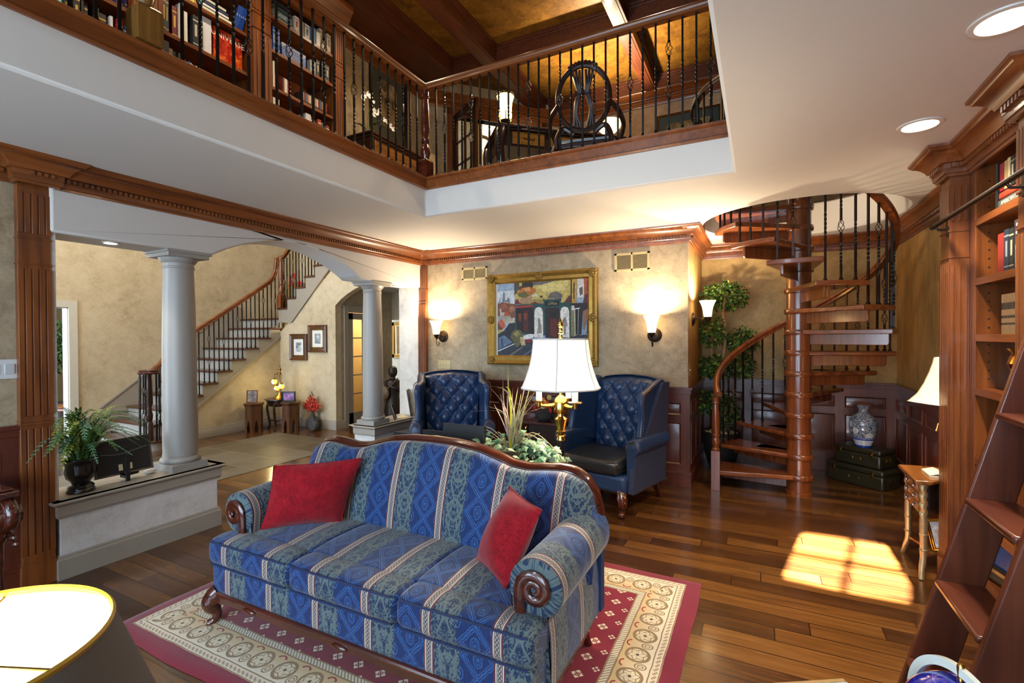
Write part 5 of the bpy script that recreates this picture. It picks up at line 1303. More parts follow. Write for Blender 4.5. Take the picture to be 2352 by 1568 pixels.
b.lathe(prof, n=72, sq=lambda a, z: 1-.05*(1-(abs(((a+.26) % (pi/3))-pi/6)/(pi/6))**2))
b.f = [f for f in b.f if len(f) == 4]; b.m = b.m[:len(b.f)]; b.uv = b.uv[:len(b.f)]
b.build('lamp_shade', GL_SH, t)
TR = plain('grey-white silk trim', 'cfc9c4', .7)
b = B()
for r_, z in ((prof[0][0], 1.247), (prof[-1][0], 1.543)): b.tube([(r_*1.0*cos(a)*(1-.05*(1-(abs(((a+.26) % (pi/3))-pi/6)/(pi/6))**2)), r_*sin(a)*(1-.05*(1-(abs(((a+.26) % (pi/3))-pi/6)/(pi/6))**2)), z) for a in [2*pi*i/72 for i in range(72)]], .0045, 6, closed=True)
for k in range(6):
    a = k*pi/3-.26+pi/3; b.tube([((r_+.001)*cos(a), (r_+.001)*sin(a), z) for r_, z in prof], .0035, 6)
b.build('shade_trim', TR, t)
# ------------------------------------------------------------------ sofa table with frames seen from behind, ivy and grass
st_ = thing('sofa_table', 'dark narrow table standing behind the blue sofa', 'table', (-1.75, 2.62, 0))
b = B(); b.box((-.75, -.16, .70), (.80, .17, .74)); b.build('table_top', WMAH, st_, bevel=.008)
for x in (-.7, .75):
    for y in (-.13, .14):
        b = B(); b.box((x-.025, y-.02, 0), (x+.025, y+.02, .7)); b.build('leg', WMAH, st_)
def easel_frame(lab, x0, x1, y, h, z=.74):
    t = thing('photo_frame', lab, 'photo frame', ((x0+x1)/2, y, z), 0, 'frames on the sofa table')
    w = (x1-x0)/2; ln = .2
    b = B(); b.X = Matrix.Rotation(-ln*.7, 4, 'X'); b.box((-w, -.012, 0), (w, 0, h)); b.box((-w, -.016, h-.006), (w, .014, h)); b.build('backing_board', BLACKM, t, bevel=.001)
    b = B(); b.X = Matrix.Rotation(-ln*.7, 4, 'X'); b.box((-w, 0, 0), (w, .02, h)); b.build('frame', BLACK, t)
    b = B(); b.X = Matrix.Rotation(-ln*.7, 4, 'X'); b.tube([(-.05, -.016, h*.55), (.02, -.016, h*.56)], .002, 6); b.tube([(.02, -.017, h*.65), (.02, -.02, h*.5), (.008, -.02, h*.42), (.024, -.02, h*.4)], .004, 6); b.build('turn_hook', STEEL, t)
easel_frame('black-backed photo frame, leftmost behind the sofa', at(906, 1000, y=2.62).x, at(962, 1000, y=2.62).x, 2.6, .165)
easel_frame('low black-backed photo frame, middle one behind the sofa', at(962, 1000, y=2.62).x+.005, at(1012, 990, y=2.62).x+.02, 2.64, .19)
easel_frame('larger black-backed photo frame, next to the ivy', at(1011, 990, y=2.56).x, at(1105, 990, y=2.56).x, 2.57, .262)
ivp = at(1175, 1020, y=2.66); IV = Ve((ivp.x, 2.66, .74))
iv = thing('potted_ivy', 'variegated ivy with tall grass blades behind the sofa', 'plant', tuple(IV))
b = B(); b.lathe([(.09, 0), (.13, .03), (.15, .1), (.14, .14), (.12, .14), (.1, .06)], n=24); b.build('planter', plain('olive bronze planter', '4a4028', .5), iv)
def ivy_leaf(b, c, d, n, s, mi):
    d = d.normalized(); s_ = d.cross(n).normalized(); n = s_.cross(d)
    P = [(0, 0), (.35, .25), (.42, .05), (1, .62), (.42, .95), (.5, .7)]
    pts = [(0, 0, 0), (.05, .38, .0), (.30, .32, 0), (.42, .5, 0), (.62, .22, 0), (1.05, 0, 0), (.62, -.22, 0), (.42, -.5, 0), (.30, -.32, 0), (.05, -.38, 0)]
    vs = [c+d*(x*s)+s_*(y*s)+n*(-.25*s*abs(y)-.2*s*x*x) for x, y, z in pts]+[c+d*(.35*s)+n*(.03*s)]
    b.add(vs, [(10, i, (i+1) % 10) for i in range(10)], mi=mi)
rn = random.Random(11); b = B()
for k in range(330):
    a = rn.uniform(0, 2*pi); q = rn.random()**.5; el = rn.uniform(-.35, 1.25)
    p = Ve((.31*q*cos(a)*(1.0), .15*q*sin(a), .11+.13*sin(el)*(1-.55*q)-.05*q*q+rn.uniform(-.03, .03)))
    if rn.random() < .25: p += Ve((.1*cos(a), 0, -.03))
    out_ = Ve((cos(a), sin(a)*.7-.35, rn.uniform(-.5, .3))); nn = Ve((rn.uniform(-.5, .5), -.6+rn.uniform(-.3, .3), .7))
    ivy_leaf(b, p, out_, nn, rn.uniform(.035, .065), rn.choice([0, 0, 1, 1, 2]))
b.build('foliage', [leafmat('ivy leaf green', '24462f', '4e7a58'), leafmat('ivy leaf pale', '5f8060', '9fb088'), leafmat('ivy leaf dark', '163326', '2f5a44')], iv, smooth=0)
b = B()
for k in range(14):
    a = rn.uniform(-.6, 3.6); r_ = rn.uniform(.2, .36); b.tube(spline([(0, 0, .12), (.5*r_*cos(a), .1*r_*sin(a)-.05, .2+.05*rn.random()), (r_*cos(a), .3*r_*sin(a)-.06, .12+.16*rn.random())]), .0025, 5)
b.build('vine', flat('8a7a55'), iv)
b = B()
def blade(b, root, tip, bend, w, mi):
    root, tip = Ve(root), Ve(tip); pts = spline([root, root*.5+tip*.5+Ve(bend), tip], 6); n = len(pts); s_ = Ve((.9, .45, 0))
    vs = []
    for i, p in enumerate(pts):
        ww = w*(1-(i/(n-1))**2.2)+.0006; vs += [p-s_*ww, p+Ve((0, -.003, 0)), p+s_*ww]
    b.add(vs, [(i*3+j, i*3+j+1, i*3+j+4, i*3+j+3) for i in range(n-1) for j in (0, 1)], mi=mi)
for (tx, tz, bx, bz, w, mi) in [(1167, 840, -.02, .05, .006, 0), (1088, 888, .10, .16, .006, 1), (1142, 893, .05, .17, .006, 2), (1155, 870, -.02, .02, .006, 3), (1217, 890, -.01, .0, .006, 0), (1190, 888, -.005, 0, .006, 0), (1205, 890, .0, 0, .005, 1), (1220, 907, -.03, .03, .005, 1), (1115, 932, .05, .08, .004, 1), (1080, 945, .09, .11, .003, 1), (1247, 935, -.06, .05, .004, 3), (1232, 922, -.04, .02, .004, 3), (1128, 892, .03, .06, .004, 3), (1178, 890, 0, 0, .005, 3), (1197, 905, 0, .0, .005, 0), (1150, 905, .0, .02, .005, 3), (1210, 930, -.01, 0, .004, 3), (1165, 900, 0, 0, .005, 3), (1135, 928, .0, .03, .004, 3), (1228, 900, -.01, .02, .004, 0)]:
    tp_ = at(tx, tz, y=2.66); tip = tp_-IV
    blade(b, (rn.uniform(-.03, .03)+.02, rn.uniform(-.02, .02), .13), tip, (bx-.0, -.01, bz), w, mi)
b.build('grass_blade', [leafmat('tan green blade', '7d7a4a', 'a8a26a'), leafmat('dry blade', '8a7658', 'c2b088'), leafmat('yellow blade', 'a89a1c', 'd6c22c'), leafmat('mauve blade', '6a5048', '9a7f6c')], iv, smooth=0)
# ------------------------------------------------------------------ side table with an autumn arrangement
sd = thing('side_table', 'dark side table with gilt rope columns between the wing chairs', 'table', (-2.1, 4.98, 0))
b = B(); b.box((-.22, -.2, .6), (.24, .2, .63)); b.build('table_top', WMAH, sd, bevel=.006)
b = B(); b.box((-.19, -.16, .06), (.21, .18, .6)); b.build('cabinet_body', WDARK, sd, bevel=.004)
for x in (-.185, .205):
    b = B(); b.lathe([(.016, .06+.54*i/60) for i in range(61)], (x, -.175, 0), 12, sq=lambda a, z: 1+.25*sin(a*2+z*90)); b.build('rope_column', BRASS, sd)
ar = thing('flower_arrangement', 'orange and red autumn flowers in a dark twig nest on the side table', 'flowers', (-2.12, 4.93, .63))
b = B()
for k in range(60):
    a = rn.uniform(0, 2*pi); e = rn.uniform(-.2, 1.2); r_ = .12; p = Ve((r_*cos(a)*cos(e)*1.1, r_*sin(a)*cos(e), .02+.13*abs(sin(e))+.03)); q = Ve((r_*cos(a+1.2)*1.1, r_*sin(a+1.2), .03+.1*rn.random())); b.tube([p, (p+q)/2*1.15, q], .002, 4)
b.ball((0, 0, .06), (.11, .1, .07), 14); b.build('twig_nest', flat('3a3838', .9), ar)
b = B()
for (x, y, z, r_, mi) in [(.0, -.05, .22, .045, 0), (.05, -.06, .19, .04, 0), (-.05, -.04, .2, .035, 1), (.02, -.08, .17, .03, 1), (.07, -.02, .26, .03, 2), (.09, -.05, .15, .02, 3), (-.08, -.07, .15, .018, 3), (-.07, -.08, .12, .016, 3), (.17, -.03, .2, .022, 3), (.15, -.05, .12, .018, 3), (.1, -.06, .12, .02, 3), (.2, -.02, .19, .016, 3), (.18, -.05, .1, .015, 3)]:
    for k in range(7):
        a = k*2*pi/7; b.ball((x+r_*.6*cos(a), y-.01, z+r_*.6*sin(a)), (r_*.5, r_*.4, r_*.5), 6, mi)
    b.ball((x, y-.015, z), r_*.55, 8, mi)
b.build('bloom', [flat('d0641a'), flat('c9a25c'), flat('b9a25a'), flat('b3200f')], ar)
# ------------------------------------------------------------------ back wall: painting, vents, sconces, switches
YW = YB-.003
pa = framed('painting', 'gilt-framed painting of a street cafe on the back wall', 'painting', frame3((-3.003, YW, 1.22), (1, 0, 0), (0, 0, 1), (0, -1, 0)), 1.405, 1.102, .115, plain('antique gilt', '9a7838', .42, .8, var=.35, sc=22), .05)
DG = plain('dark gilt', '7a5a26', .45, .8, var=.4, sc=30)
for (x, y) in ((.05, .05), (1.355, .05), (.05, 1.052), (1.355, 1.052), (.7, .05), (.7, 1.052), (.05, .55), (1.355, .55)):
    b = B(); b.X = frame3((-3.003, YW, 1.22), (1, 0, 0), (0, 0, 1), (0, -1, 0))
    for k in range(9):
        a = k*2*pi/9; b.ball((x+.032*cos(a), y+.032*sin(a), .05), (.02, .02, .012), 6)
    b.ball((x, y, .054), (.026, .026, .014), 8); b.build('carved_ornament', DG, pa, world=True)
b = B(); b.X = frame3((-3.003, YW, 1.22), (1, 0, 0), (0, 0, 1), (0, -1, 0)); b.box((.11, .11, .004), (1.295, .992, .022)); b.build('linen_liner', flat('c9c4b8'), pa, world=True)
PC = []; pm = []
def pcol(h):
    if h not in PC: PC.append(h); g = G('oil paint '+h); n = g.noise(g.co(), 26, 4, .7, .8); c = hx(h); pm.append(g.done(g.mix(n.step(.25, .75), tuple(q*.62 for q in c), tuple(min(1, q*1.3) for q in c)), .6))
    return PC.index(h)
b = B(); lay = 0
def pp(h, *pts):
    """one brush area, outlined on the canvas"""
    global lay
    lay += 1; y = YW-.0235-.00012*lay
    P = [at(1100+x/6.03, 600+z/6.03, y=YW-.024) for x, z in pts]
    tri = tessellate_polygon([[Ve((p.x, p.z, 0)) for p in P]])
    b.add([(p.x, y, p.z) for p in P], [tuple(t) for t in tri], mi=pcol(h))
def rect(h, x0, z0, x1, z1): pp(h, (x0, z0), (x1, z0-(x1-x0)*.05), (x1, z1), (x0, z1))
pp('8fa4bb', (256, 302), (1540, 230), (1540, 1355), (264, 1308))
pp('c3cad0', (256, 420), (490, 400), (495, 590), (258, 560))
pp('6d7684', (280, 560), (290, 500), (300, 560), (325, 555), (330, 460), (345, 410), (360, 460), (362, 545), (385, 530), (405, 495), (425, 540), (435, 575))
pp('7c4a34', (258, 590), (330, 565), (420, 580), (495, 590), (495, 850), (260, 760))
pp('8f5a40', (300, 600), (360, 580), (400, 640), (330, 680)); pp('a06a4c', (420, 640), (480, 610), (490, 690), (430, 700))
pp('b9b4a8', (290, 660), (310, 660), (312, 705), (360, 708), (345, 750), (292, 755)); pp('a8482c', (345, 750), (385, 670), (435, 755)); pp('9a9388', (260, 760), (440, 750), (440, 860), (300, 870)); pp('b85a36', (262, 830), (330, 805), (375, 900), (330, 940)); pp('6b3a2a', (260, 840), (330, 940), (300, 1000), (262, 1000)); pp('a89c60', (262, 950), (340, 945), (340, 1000), (262, 1005)); pp('b0a894', (395, 790), (500, 780), (500, 850), (395, 860))
pp('232a33', (262, 1010), (350, 960), (420, 860), (500, 850), (510, 1140), (262, 1250)); pp('5d718c', (275, 1060), (350, 1020), (420, 1080), (470, 1120), (270, 1220)); pp('3a4a5e', (300, 1080), (330, 1060), (345, 1180), (310, 1190))
pp('2c3340', (262, 1245), (490, 1140), (1130, 1040), (1540, 1010), (1540, 1350), (264, 1308)); pp('c6ccd2', (265, 1235), (490, 1135), (490, 1148), (268, 1250)); pp('6f6a66', (420, 1300), (600, 1180), (620, 1185), (450, 1305)); pp('565a62', (600, 1300), (760, 1200), (780, 1205), (640, 1305))
pp('b8a65c', (495, 290), (1280, 244), (1280, 590), (900, 585), (740, 560), (560, 600), (500, 540)); pp('c9ba74', (760, 320), (1250, 260), (1200, 400), (900, 420)); pp('8f8046', (640, 540), (900, 520), (900, 580), (560, 600))
pp('655f5c', (740, 280), (1080, 258), (960, 300), (900, 310), (870, 330), (800, 325), (750, 340)); pp('5b2f2c', (560, 345), (600, 340), (600, 400), (540, 400)); pp('24241f', (595, 285), (745, 278), (750, 380), (600, 390)); pp('46433a', (490, 300), (560, 295), (560, 360), (530, 440), (490, 470))
pp('a8662c', (530, 440), (600, 370), (680, 350), (780, 370), (800, 410), (740, 460), (640, 510), (560, 490)); pp('5a5a2c', (530, 450), (640, 420), (700, 470), (630, 520), (560, 490)); pp('c08a4c', (620, 380), (700, 360), (720, 410), (640, 420))
pp('a08060', (560, 520), (740, 480), (730, 560), (590, 590)); pp('d0cdb8', (735, 470), (810, 445), (815, 485), (740, 490)); rect('2a3330', 845, 475, 880, 500)
pp('6b2a26', (500, 540), (545, 520), (560, 560), (600, 590), (500, 595)); pp('6b2a26', (720, 580), (780, 560), (820, 580), (880, 590), (720, 595)); pp('625b58', (950, 510), (990, 440), (1060, 415), (1120, 430), (1160, 480), (1130, 520)); pp('5e2a2a', (1180, 570), (1260, 460), (1290, 560), (1290, 590))
pp('234846', (500, 600), (900, 585), (900, 560), (880, 530), (1150, 515), (1130, 570), (1280, 570), (1280, 1040), (500, 1010)); pp('16191a', (915, 555), (1112, 545), (1112, 615), (915, 620)); pp('1f1418', (515, 650), (750, 635), (765, 1010), (525, 960)); pp('9c2f22', (510, 620), (750, 605), (750, 632), (512, 648)); pp('4a1f1a', (620, 690), (680, 680), (690, 980), (620, 970)); pp('70321f', (545, 720), (590, 720), (590, 830), (550, 830)); pp('7b3a22', (625, 720), (668, 715), (670, 800), (630, 805))
pp('d8d5cf', (770, 1000), (772, 690), (790, 650), (830, 632), (870, 645), (888, 690), (893, 1060), (770, 1050)); pp('dcd9d3', (1130, 700), (1145, 645), (1190, 626), (1235, 640), (1250, 690), (1258, 1060), (1140, 1050)); pp('2c1a1e', (920, 650), (1110, 640), (1110, 1060), (925, 1060)); pp('571f18', (985, 800), (1080, 790), (1085, 1050), (990, 1045)); pp('141418', (990, 710), (1070, 705), (1070, 780), (990, 785))
pp('8a8378', (815, 810), (835, 770), (850, 800), (855, 860), (875, 995), (805, 1000), (825, 880)); pp('86807a', (1150, 860), (1180, 775), (1205, 775), (1230, 890), (1210, 910), (1205, 1020), (1185, 1020), (1175, 900))
pp('b08d36', (1285, 244), (1360, 240), (1350, 580), (1290, 575)); pp('2c2420', (1270, 245), (1290, 244), (1290, 570), (1272, 570)); pp('3a2e28', (1310, 300), (1330, 298), (1325, 520), (1310, 520)); pp('c9c6c2', (1362, 240), (1455, 235), (1460, 500), (1365, 500)); pp('5a564f', (1390, 370), (1440, 350), (1440, 450), (1400, 480)); pp('a8512c', (1455, 235), (1538, 230), (1538, 440), (1460, 500)); pp('27304c', (1500, 262), (1535, 260), (1535, 410), (1500, 415)); pp('5a2630', (1470, 460), (1538, 430), (1538, 580), (1440, 570))
pp('241c22', (1280, 580), (1538, 570), (1538, 660), (1440, 700), (1420, 1010), (1340, 1040)); pp('7d7a50', (1275, 620), (1335, 650), (1335, 1040), (1280, 1040)); pp('d2d0cc', (1290, 610), (1325, 615), (1320, 680), (1285, 670)); pp('d2d0cc', (1325, 650), (1410, 640), (1385, 660), (1375, 1010), (1330, 1030)); pp('15191c', (1335, 665), (1380, 660), (1372, 1010), (1340, 1020)); pp('8a6248', (1440, 690), (1530, 650), (1535, 760), (1500, 800), (1450, 1000)); pp('1f3a3a', (1500, 810), (1535, 790), (1535, 1000), (1495, 1010))
pp('5c5a36', (440, 1060), (460, 980), (520, 940), (590, 960), (620, 1020), (590, 1090), (560, 1180), (510, 1190), (490, 1120)); pp('8d8450', (480, 1000), (540, 960), (580, 1010), (520, 1050)); pp('dad8d4', (620, 1030), (700, 1005), (790, 1010), (740, 1070), (625, 1080)); pp('7a2320', (640, 1085), (735, 1075), (730, 1130), (650, 1120)); pp('c0a878', (570, 1050), (620, 1050), (655, 1165), (590, 1165))
b.build('canvas', pm, pa, world=True, smooth=0)
q = at(1100+1012/6.03, 600+588/6.03, y=YW-.05); words('LA FOLIE', .028, flat('cfc58a'), 'shop_sign_lettering', pa, frame3((q.x, YW-.037, q.z), (1, 0, 0), (0, 0, 1), (0, -1, 0)), .0003)
q = at(1100+1000/6.03, 600+563/6.03, y=YW-.05); words('Restaurant', .014, flat('a9a288'), 'shop_sign_lettering', pa, frame3((q.x, YW-.037, q.z), (1, 0, 0), (0, 0, 1), (0, -1, 0)), .0003)
VENTM = plain('tan register paint', 'b5a376', .55)
def vent(lab, x0, x1, z0, z1):
    t = thing('air_vent', lab, 'vent', ((x0+x1)/2, YB, (z0+z1)/2))
    b = B()
    for q in ((x0, z0, x0+.03, z1), (x1-.03, z0, x1, z1), (x0, z0, x1, z0+.025), (x0, z1-.025, x1, z1), ((x0+x1)/2-.012, z0, (x0+x1)/2+.012, z1)): b.box((q[0], YB-.012, q[1]), (q[2], YB-.001, q[3]))
    b.build('frame', VENTM, t, world=True, bevel=.003)
    b = B(); n = 13
    for k in range(n):
        z = z0+.03+(z1-z0-.06)*k/(n-1); b.add([(x0+.03, YB-.003, z+.005), (x1-.03, YB-.003, z+.005), (x1-.03, YB-.01, z-.003), (x0+.03, YB-.01, z-.003)], [(0, 1, 2, 3)])
    b.build('louvre', VENTM, t, world=True)
    b = B(); b.box((x0+.02, YB-.0025, z0+.02), (x1-.02, YB-.001, z1-.02)); b.build('duct', flat('3a3324'), t, world=True)
vent('small wall vent to the left above the painting', -3.40, -3.02, 2.285, 2.445); vent('larger wall vent to the right above the painting', -1.415, -1.03, 2.265, 2.465)
def sconce(lab, o, rz):
    """o on the wall, local -y out of the wall"""
    t = thing('wall_sconce', lab, 'wall lamp', o, rz, 'lit bell wall sconces')
    b = B(); b.X = Matrix.Rotation(pi/2, 4, 'X'); b.lathe([(.075, 0), (.075, .008), (.06, .016), (.052, .017), (.045, .028), (.0, .034)], n=32); b.build('wall_plate', BRONZE, t)
    b = B(); b.tube(spline([(0, -.03, 0), (0, -.07, .01), (0, -.12, -.02), (0, -.15, -.035), (0, -.155, .0)]), .007, 8)
    b.tube(spline([(0, -.15, -.02), (0, -.155, -.07), (0, -.135, -.115), (0, -.105, -.115), (0, -.09, -.095), (0, -.1, -.078), (0, -.115, -.085)]), .005, 8)
    b.lathe([(.006, -.03), (.012, -.02), (.03, .0), (.034, .02), (.036, .028)], (0, -.155, 0), 20); b.build('arm', BRONZE, t)
    b = B(); b.lathe([(.036, .026), (.042, .05), (.046, .09), (.054, .13), (.068, .17), (.083, .2), (.081, .2), (.065, .168), (.05, .125), (.042, .085), (.034, .03)], (0, -.155, 0), 36, sq=lambda a, z: 1+.02*cos(a*18)); b.build('glass_shade', GL_SC, t)
    M = t.matrix_basis; return M @ Ve((0, -.155, .16))
SCON = [sconce('lit bell sconce left of the painting', (-3.70, YB, 1.57), 0), sconce('lit bell sconce right of the painting', (-.985, YB, 1.57), 0), sconce('lit bell sconce on the alcove return beside the topiary tree', (XA, 5.62, 1.74), pi/2)]
def plate(name, lab, M, w, h, mat, tog=0, cat='switch'):
    t = thing(name, lab, cat, tuple(M.translation)); b = B(); b.X = M; b.box((-w/2, -h/2, 0), (w/2, h/2, .006)); b.build('cover_plate', mat, t, world=True, bevel=.002)
    for k in range(tog):
        b = B(); b.X = M; x = (k-(tog-1)/2)*.046; b.box((x-.004, -.004, .006), (x+.004, .012, .016)); b.build('toggle', flat('d8d4cc'), t, world=True)
    return t
plate('light_switch', 'four-gang tan light switch plate above the left wing chair', frame3((-3.685, YB, 1.2), (1, 0, 0), (0, 0, 1), (0, -1, 0)), .2, .115, VENTM, 4)
plate('light_switch', 'light switch plate on the alcove return below its sconce', frame3((XA, 5.33, 1.2), (0, 1, 0), (0, 0, 1), (1, 0, 0)), .07, .115, VENTM, 1)
plate('power_outlet', 'black power outlet in the back wall skirting', frame3((-.95, YB-.032, .063), (1, 0, 0), (0, 0, 1), (0, -1, 0)), .07, .1, BLACK, 0, 'outlet')
# ------------------------------------------------------------------ right bookcase with rail and ladder
rb = thing('bookcase', 'built-in cherry bookcase behind the rolling ladder', 'bookcase', (1.13, 3.5, 0)); O = Ve((1.13, 3.5, 0))
RXF = 1.13
def W3(b, name, mat, bevel=.002, par=None, smooth=40): return b.build(name, mat, par or rb, world=True, bevel=bevel, smooth=smooth)
b = B(); b.box((1.44, .9, 0), (1.465, 4.0, CZ-.01)); W3(b, 'back_panel', WZ, 0)
RBAYS = [(1.95, 2.80), (2.99, 3.765)]
for y0, y1 in ((3.765, 4.0), (2.80, 2.99), (1.75, 1.95)):
    b = B(); b.box((RXF, y0, 0), (1.44, y1, CZ-.05)); W3(b, 'side_panel', WZ)
    ya, yb = (3.85, 4.0) if y0 > 3.7 else (y0+.02, y1-.02)
    f = pilaster('p', (RXF, ya, 0), (0, 1, 0), (-1, 0, 0), yb-ya, 0, CZ-.16, flutes=4, breaks=((2.03, 2.19),), dep=.095, base=.17)
    f.X = frame3((1.035, ya, 0), (1, 0, 0), (0, -1, 0), (0, 0, 1))
    for za, zb in ((.24, 1.98), (2.25, 2.46)):
        for k in range(3): f.box((.01+.031*k, -.001, za), (.023+.031*k, .006, zb))
    f.X = None; W3(f, 'pilaster', WZ, .0015)
SHZ = [2.232, 1.886, 1.5585, 1.245, .84, .49, .19]
for y0, y1 in RBAYS:
    for z in SHZ:
        b = B(); b.box((RXF+.012, y0, z-.03), (1.44, y1, z)); b.box((RXF, y0, z-.04), (RXF+.014, y1, z+.002)); W3(b, 'shelf', WY)
    b = B(); b.box((RXF, y0, 2.548), (1.44, y1, CZ-.05)); W3(b, 'face_rail', WY); b = B(); b.box((RXF, y0, 0), (1.2, y1, .15)); W3(b, 'plinth', WY)
b = B(); [b.lathe([(.004, 0), (.004, .002)], n=8) for _ in ()]
for z in [1.3+.05*k for k in range(24)]:
    for x in (1.19, 1.38):
        b.box((x-.004, 3.763, z-.004), (x+.004, 3.766, z+.004))
W3(b, 'shelf_pin_hole', BLACKM, 0)
b = B(); pth = [(RXF, 1.75), (RXF, 2.78), (1.03, 2.78), (1.03, 2.99), (RXF, 2.99), (RXF, 3.84), (1.03, 3.84), (1.03, 4.01), (XR, 4.01)]
b.mould(pth, CR, z=CZ)
for i in range(len(pth)-1):
    p, q = Ve(pth[i]), Ve(pth[i+1]); L_ = (q-p).length; d = (q-p)/L_; nn = Ve((-d.y, d.x)); k = .012
    while k < L_-.02:
        a = p+d*k+nn*.034; c = p+d*(k+.019)+nn*.052; b.box((min(a.x, c.x), min(a.y, c.y), CZ-.125), (max(a.x, c.x), max(a.y, c.y), CZ-.1)); k += .034
W3(b, 'cornice', WY, 0, None, 35)
rl = thing('ladder_rail', 'dark iron ladder rail along the front of the right bookcase', 'rail', (.975, 3.0, 2.235))
b = B(); b.tube([(0, .92, 0), (0, -1.2, 0)], .0135, 12); b.ball((0, .925, 0), .018, 12); b.build('bar', IRONB, rl)
for y in (.86, -.1):
    b = B(); b.tube([(0, y, -.012), (.01, y, -.03), (.058, y, -.032)], .007, 8); b.box((.05, y-.012, -.075), (.06, y+.012, .03)); b.build('bracket', IRONB, rl)
ld = thing('library_ladder', 'cherry rolling ladder leaning against the right bookcase', 'ladder', (.53, 2.3, 0))
YF, YN = 2.50, 2.08
def lx(z): return .6415+(z-.5755)/3.83
for y0, y1 in ((YF, YF+.03), (YN-.03, YN)):
    b = B(); b.prism([(lx(0), 0), (lx(0)+.15, 0), (lx(2.16)+.13, 2.16), (lx(2.16), 2.16)], 'y', y0, y1); W3(b, 'stringer', wood('ladder wood', '4a2014', '6f3822', 'z', .32, .3), .006, ld)
LT = wood('ladder tread wood', '4a2014', '6f3822', 'y', .3, .3)
for k in range(7):
    z = .235+.342*k
    if z > 2.1: break
    b = B(); x = lx(z); b.box((x-.012, YN, z-.026), (x+.145, YF, z)); W3(b, 'tread', LT, .007, ld)
for z, dx, r_ in ((.43, .05, .0105), (.36, .09, .016), (.395, .125, .0105)):
    b = B(); b.X = Matrix.Translation((lx(z)+dx, YN-.03, z)) @ Matrix.Rotation(pi/2, 4, 'X'); b.lathe([(r_, 0), (r_, .004), (r_*.6, .007), (0, .006)], n=16); W3(b, 'bolt', BLACK, 0, ld)
b = B(); b.tube([(lx(2.14)+.06, YF, 2.13), (.975, YF-.02, 2.2), (.955, YF-.03, 2.245), (.975, YF-.03, 2.258), (.99, YF-.03, 2.24)], .008, 8); W3(b, 'hook', IRONB, 0, ld)
# books and objects of the right bookcase
def ybk(px): return at(px, 500, x=RXF+.02).y
def rbook(lab, pa, pb, z, h, col, gold=None, dep=.2):
    return book(lab, RXF+.02, ybk(pb)+.001, ybk(pa)-.001, z+.002, h, dep, col, 'books in the right bookcase', 0, gold, -1)
rbook('black book standing left of the stack on the right bookcase top shelf', 2286, 2291.5, 2.232, .25, '1c2126')
t = thing('book', 'grey book lying lowest on the right bookcase top shelf', 'book', (RXF+.02, 3.3, 2.234), 0, 'books in the right bookcase')
b = B(); b.box((RXF+.02, ybk(2356), 2.2345), (RXF+.2, ybk(2292), 2.277)); b.build('cover', flat('4b4d48'), t, world=True, bevel=.003)
words('AMERICAN PEOPLE', .03, flat('c9c3a8'), 'title_lettering', t, frame3((RXF+.0192, (ybk(2300)+ybk(2352))/2, 2.256), (0, -1, 0), (0, 0, 1), (-1, 0, 0)))
t = thing('book', 'orange-red book lying under the row on the right bookcase top shelf', 'book', (RXF+.02, 3.3, 2.278), 0, 'books in the right bookcase')
b = B(); b.box((RXF+.02, ybk(2356), 2.2785), (RXF+.2, ybk(2292), 2.32)); b.build('cover', flat('a8381f'), t, world=True, bevel=.012)
for n, (a, c, h, col, cn, gd) in enumerate([(2296, 2305.5, .145, '8e1626', 'crimson', None), (2306, 2313, .145, 'b49a68', 'tan', None), (2313.5, 2320, .15, 'c4b58a', 'cream', None), (2320.5, 2330, .145, '15181a', 'black', 'a8a898'), (2331, 2341, .145, '22221f', 'charcoal', 'b0a888'), (2342, 2352, .15, '3a2a1c', 'brown', None)]):
    rbook('%s book, %s in the upright row, right bookcase top shelf' % (cn, ORD[n]), a, c, 2.3205, h, col, gd, .14)
for n, (a, c, h, col, cn, gd) in enumerate([(2292, 2306, .21, '8e2a24', 'red', None), (2306.5, 2317.5, .22, '1c2a3c', 'dark blue', '8a97a0'), (2318, 2329, .215, '14201e', 'black', 'b0a888')]):
    rbook('%s book, %s from the left, right bookcase second shelf' % (cn, ORD[n]), a, c, 1.886, h, col, gd)
t = thing('book', 'picture book with stars and stripes on the right bookcase second shelf', 'book', (RXF+.02, 3.22, 1.888), 0, 'books in the right bookcase')
ya, yb = ybk(2330), ybk(2356); b = B(); b.box((RXF+.02, yb, 1.888), (RXF+.2, ya, 2.135)); b.build('cover', flat('2b2430'), t, world=True)
b = B()
for k in range(4): b.box((RXF+.0188, yb+(ya-yb)*k/4, 1.889), (RXF+.02, yb+(ya-yb)*(k+.5)/4, 2.01), k % 2)
W_ = (ya-yb)
for (u, z) in ((.75, 2.11), (.3, 2.1), (.78, 2.07), (.35, 2.06), (.6, 2.035), (.2, 2.03)):
    cy = yb+W_*u; b.add([(RXF+.0188, cy+.012*(1 if i % 2 == 0 else .42)*sin(2*pi*i/10), z+.012*(1 if i % 2 == 0 else .42)*cos(2*pi*i/10)) for i in range(10)], [tuple(range(10))], mi=1)
b.build('star_and_stripe', [flat('a8281f'), flat('d6cfbf')], t, world=True, smooth=0)
for n in range(7):
    a = 2301+6.3*n; bk = rbook('brown law volume with black bands, %s in the set on the right bookcase third shelf' % ORD[n], a, a+6, 1.5585, .21, '7a6044', None, .18)
    y0, y1 = ybk(a+6)+.002, ybk(a)-.002; bb = B()
    for za, zb in ((.13, .165), (.085, .098), (.05, .06)): bb.box((RXF+.0195, y0, 1.56+za), (RXF+.0205, y1, 1.56+zb))
    bb.build('spine_band', flat('17191a'), bk, world=True)
t = thing('book', 'blue-green floral art book facing out on the right bookcase fourth shelf', 'book', (1.3, 3.5, 1.246), 0, 'books in the right bookcase')
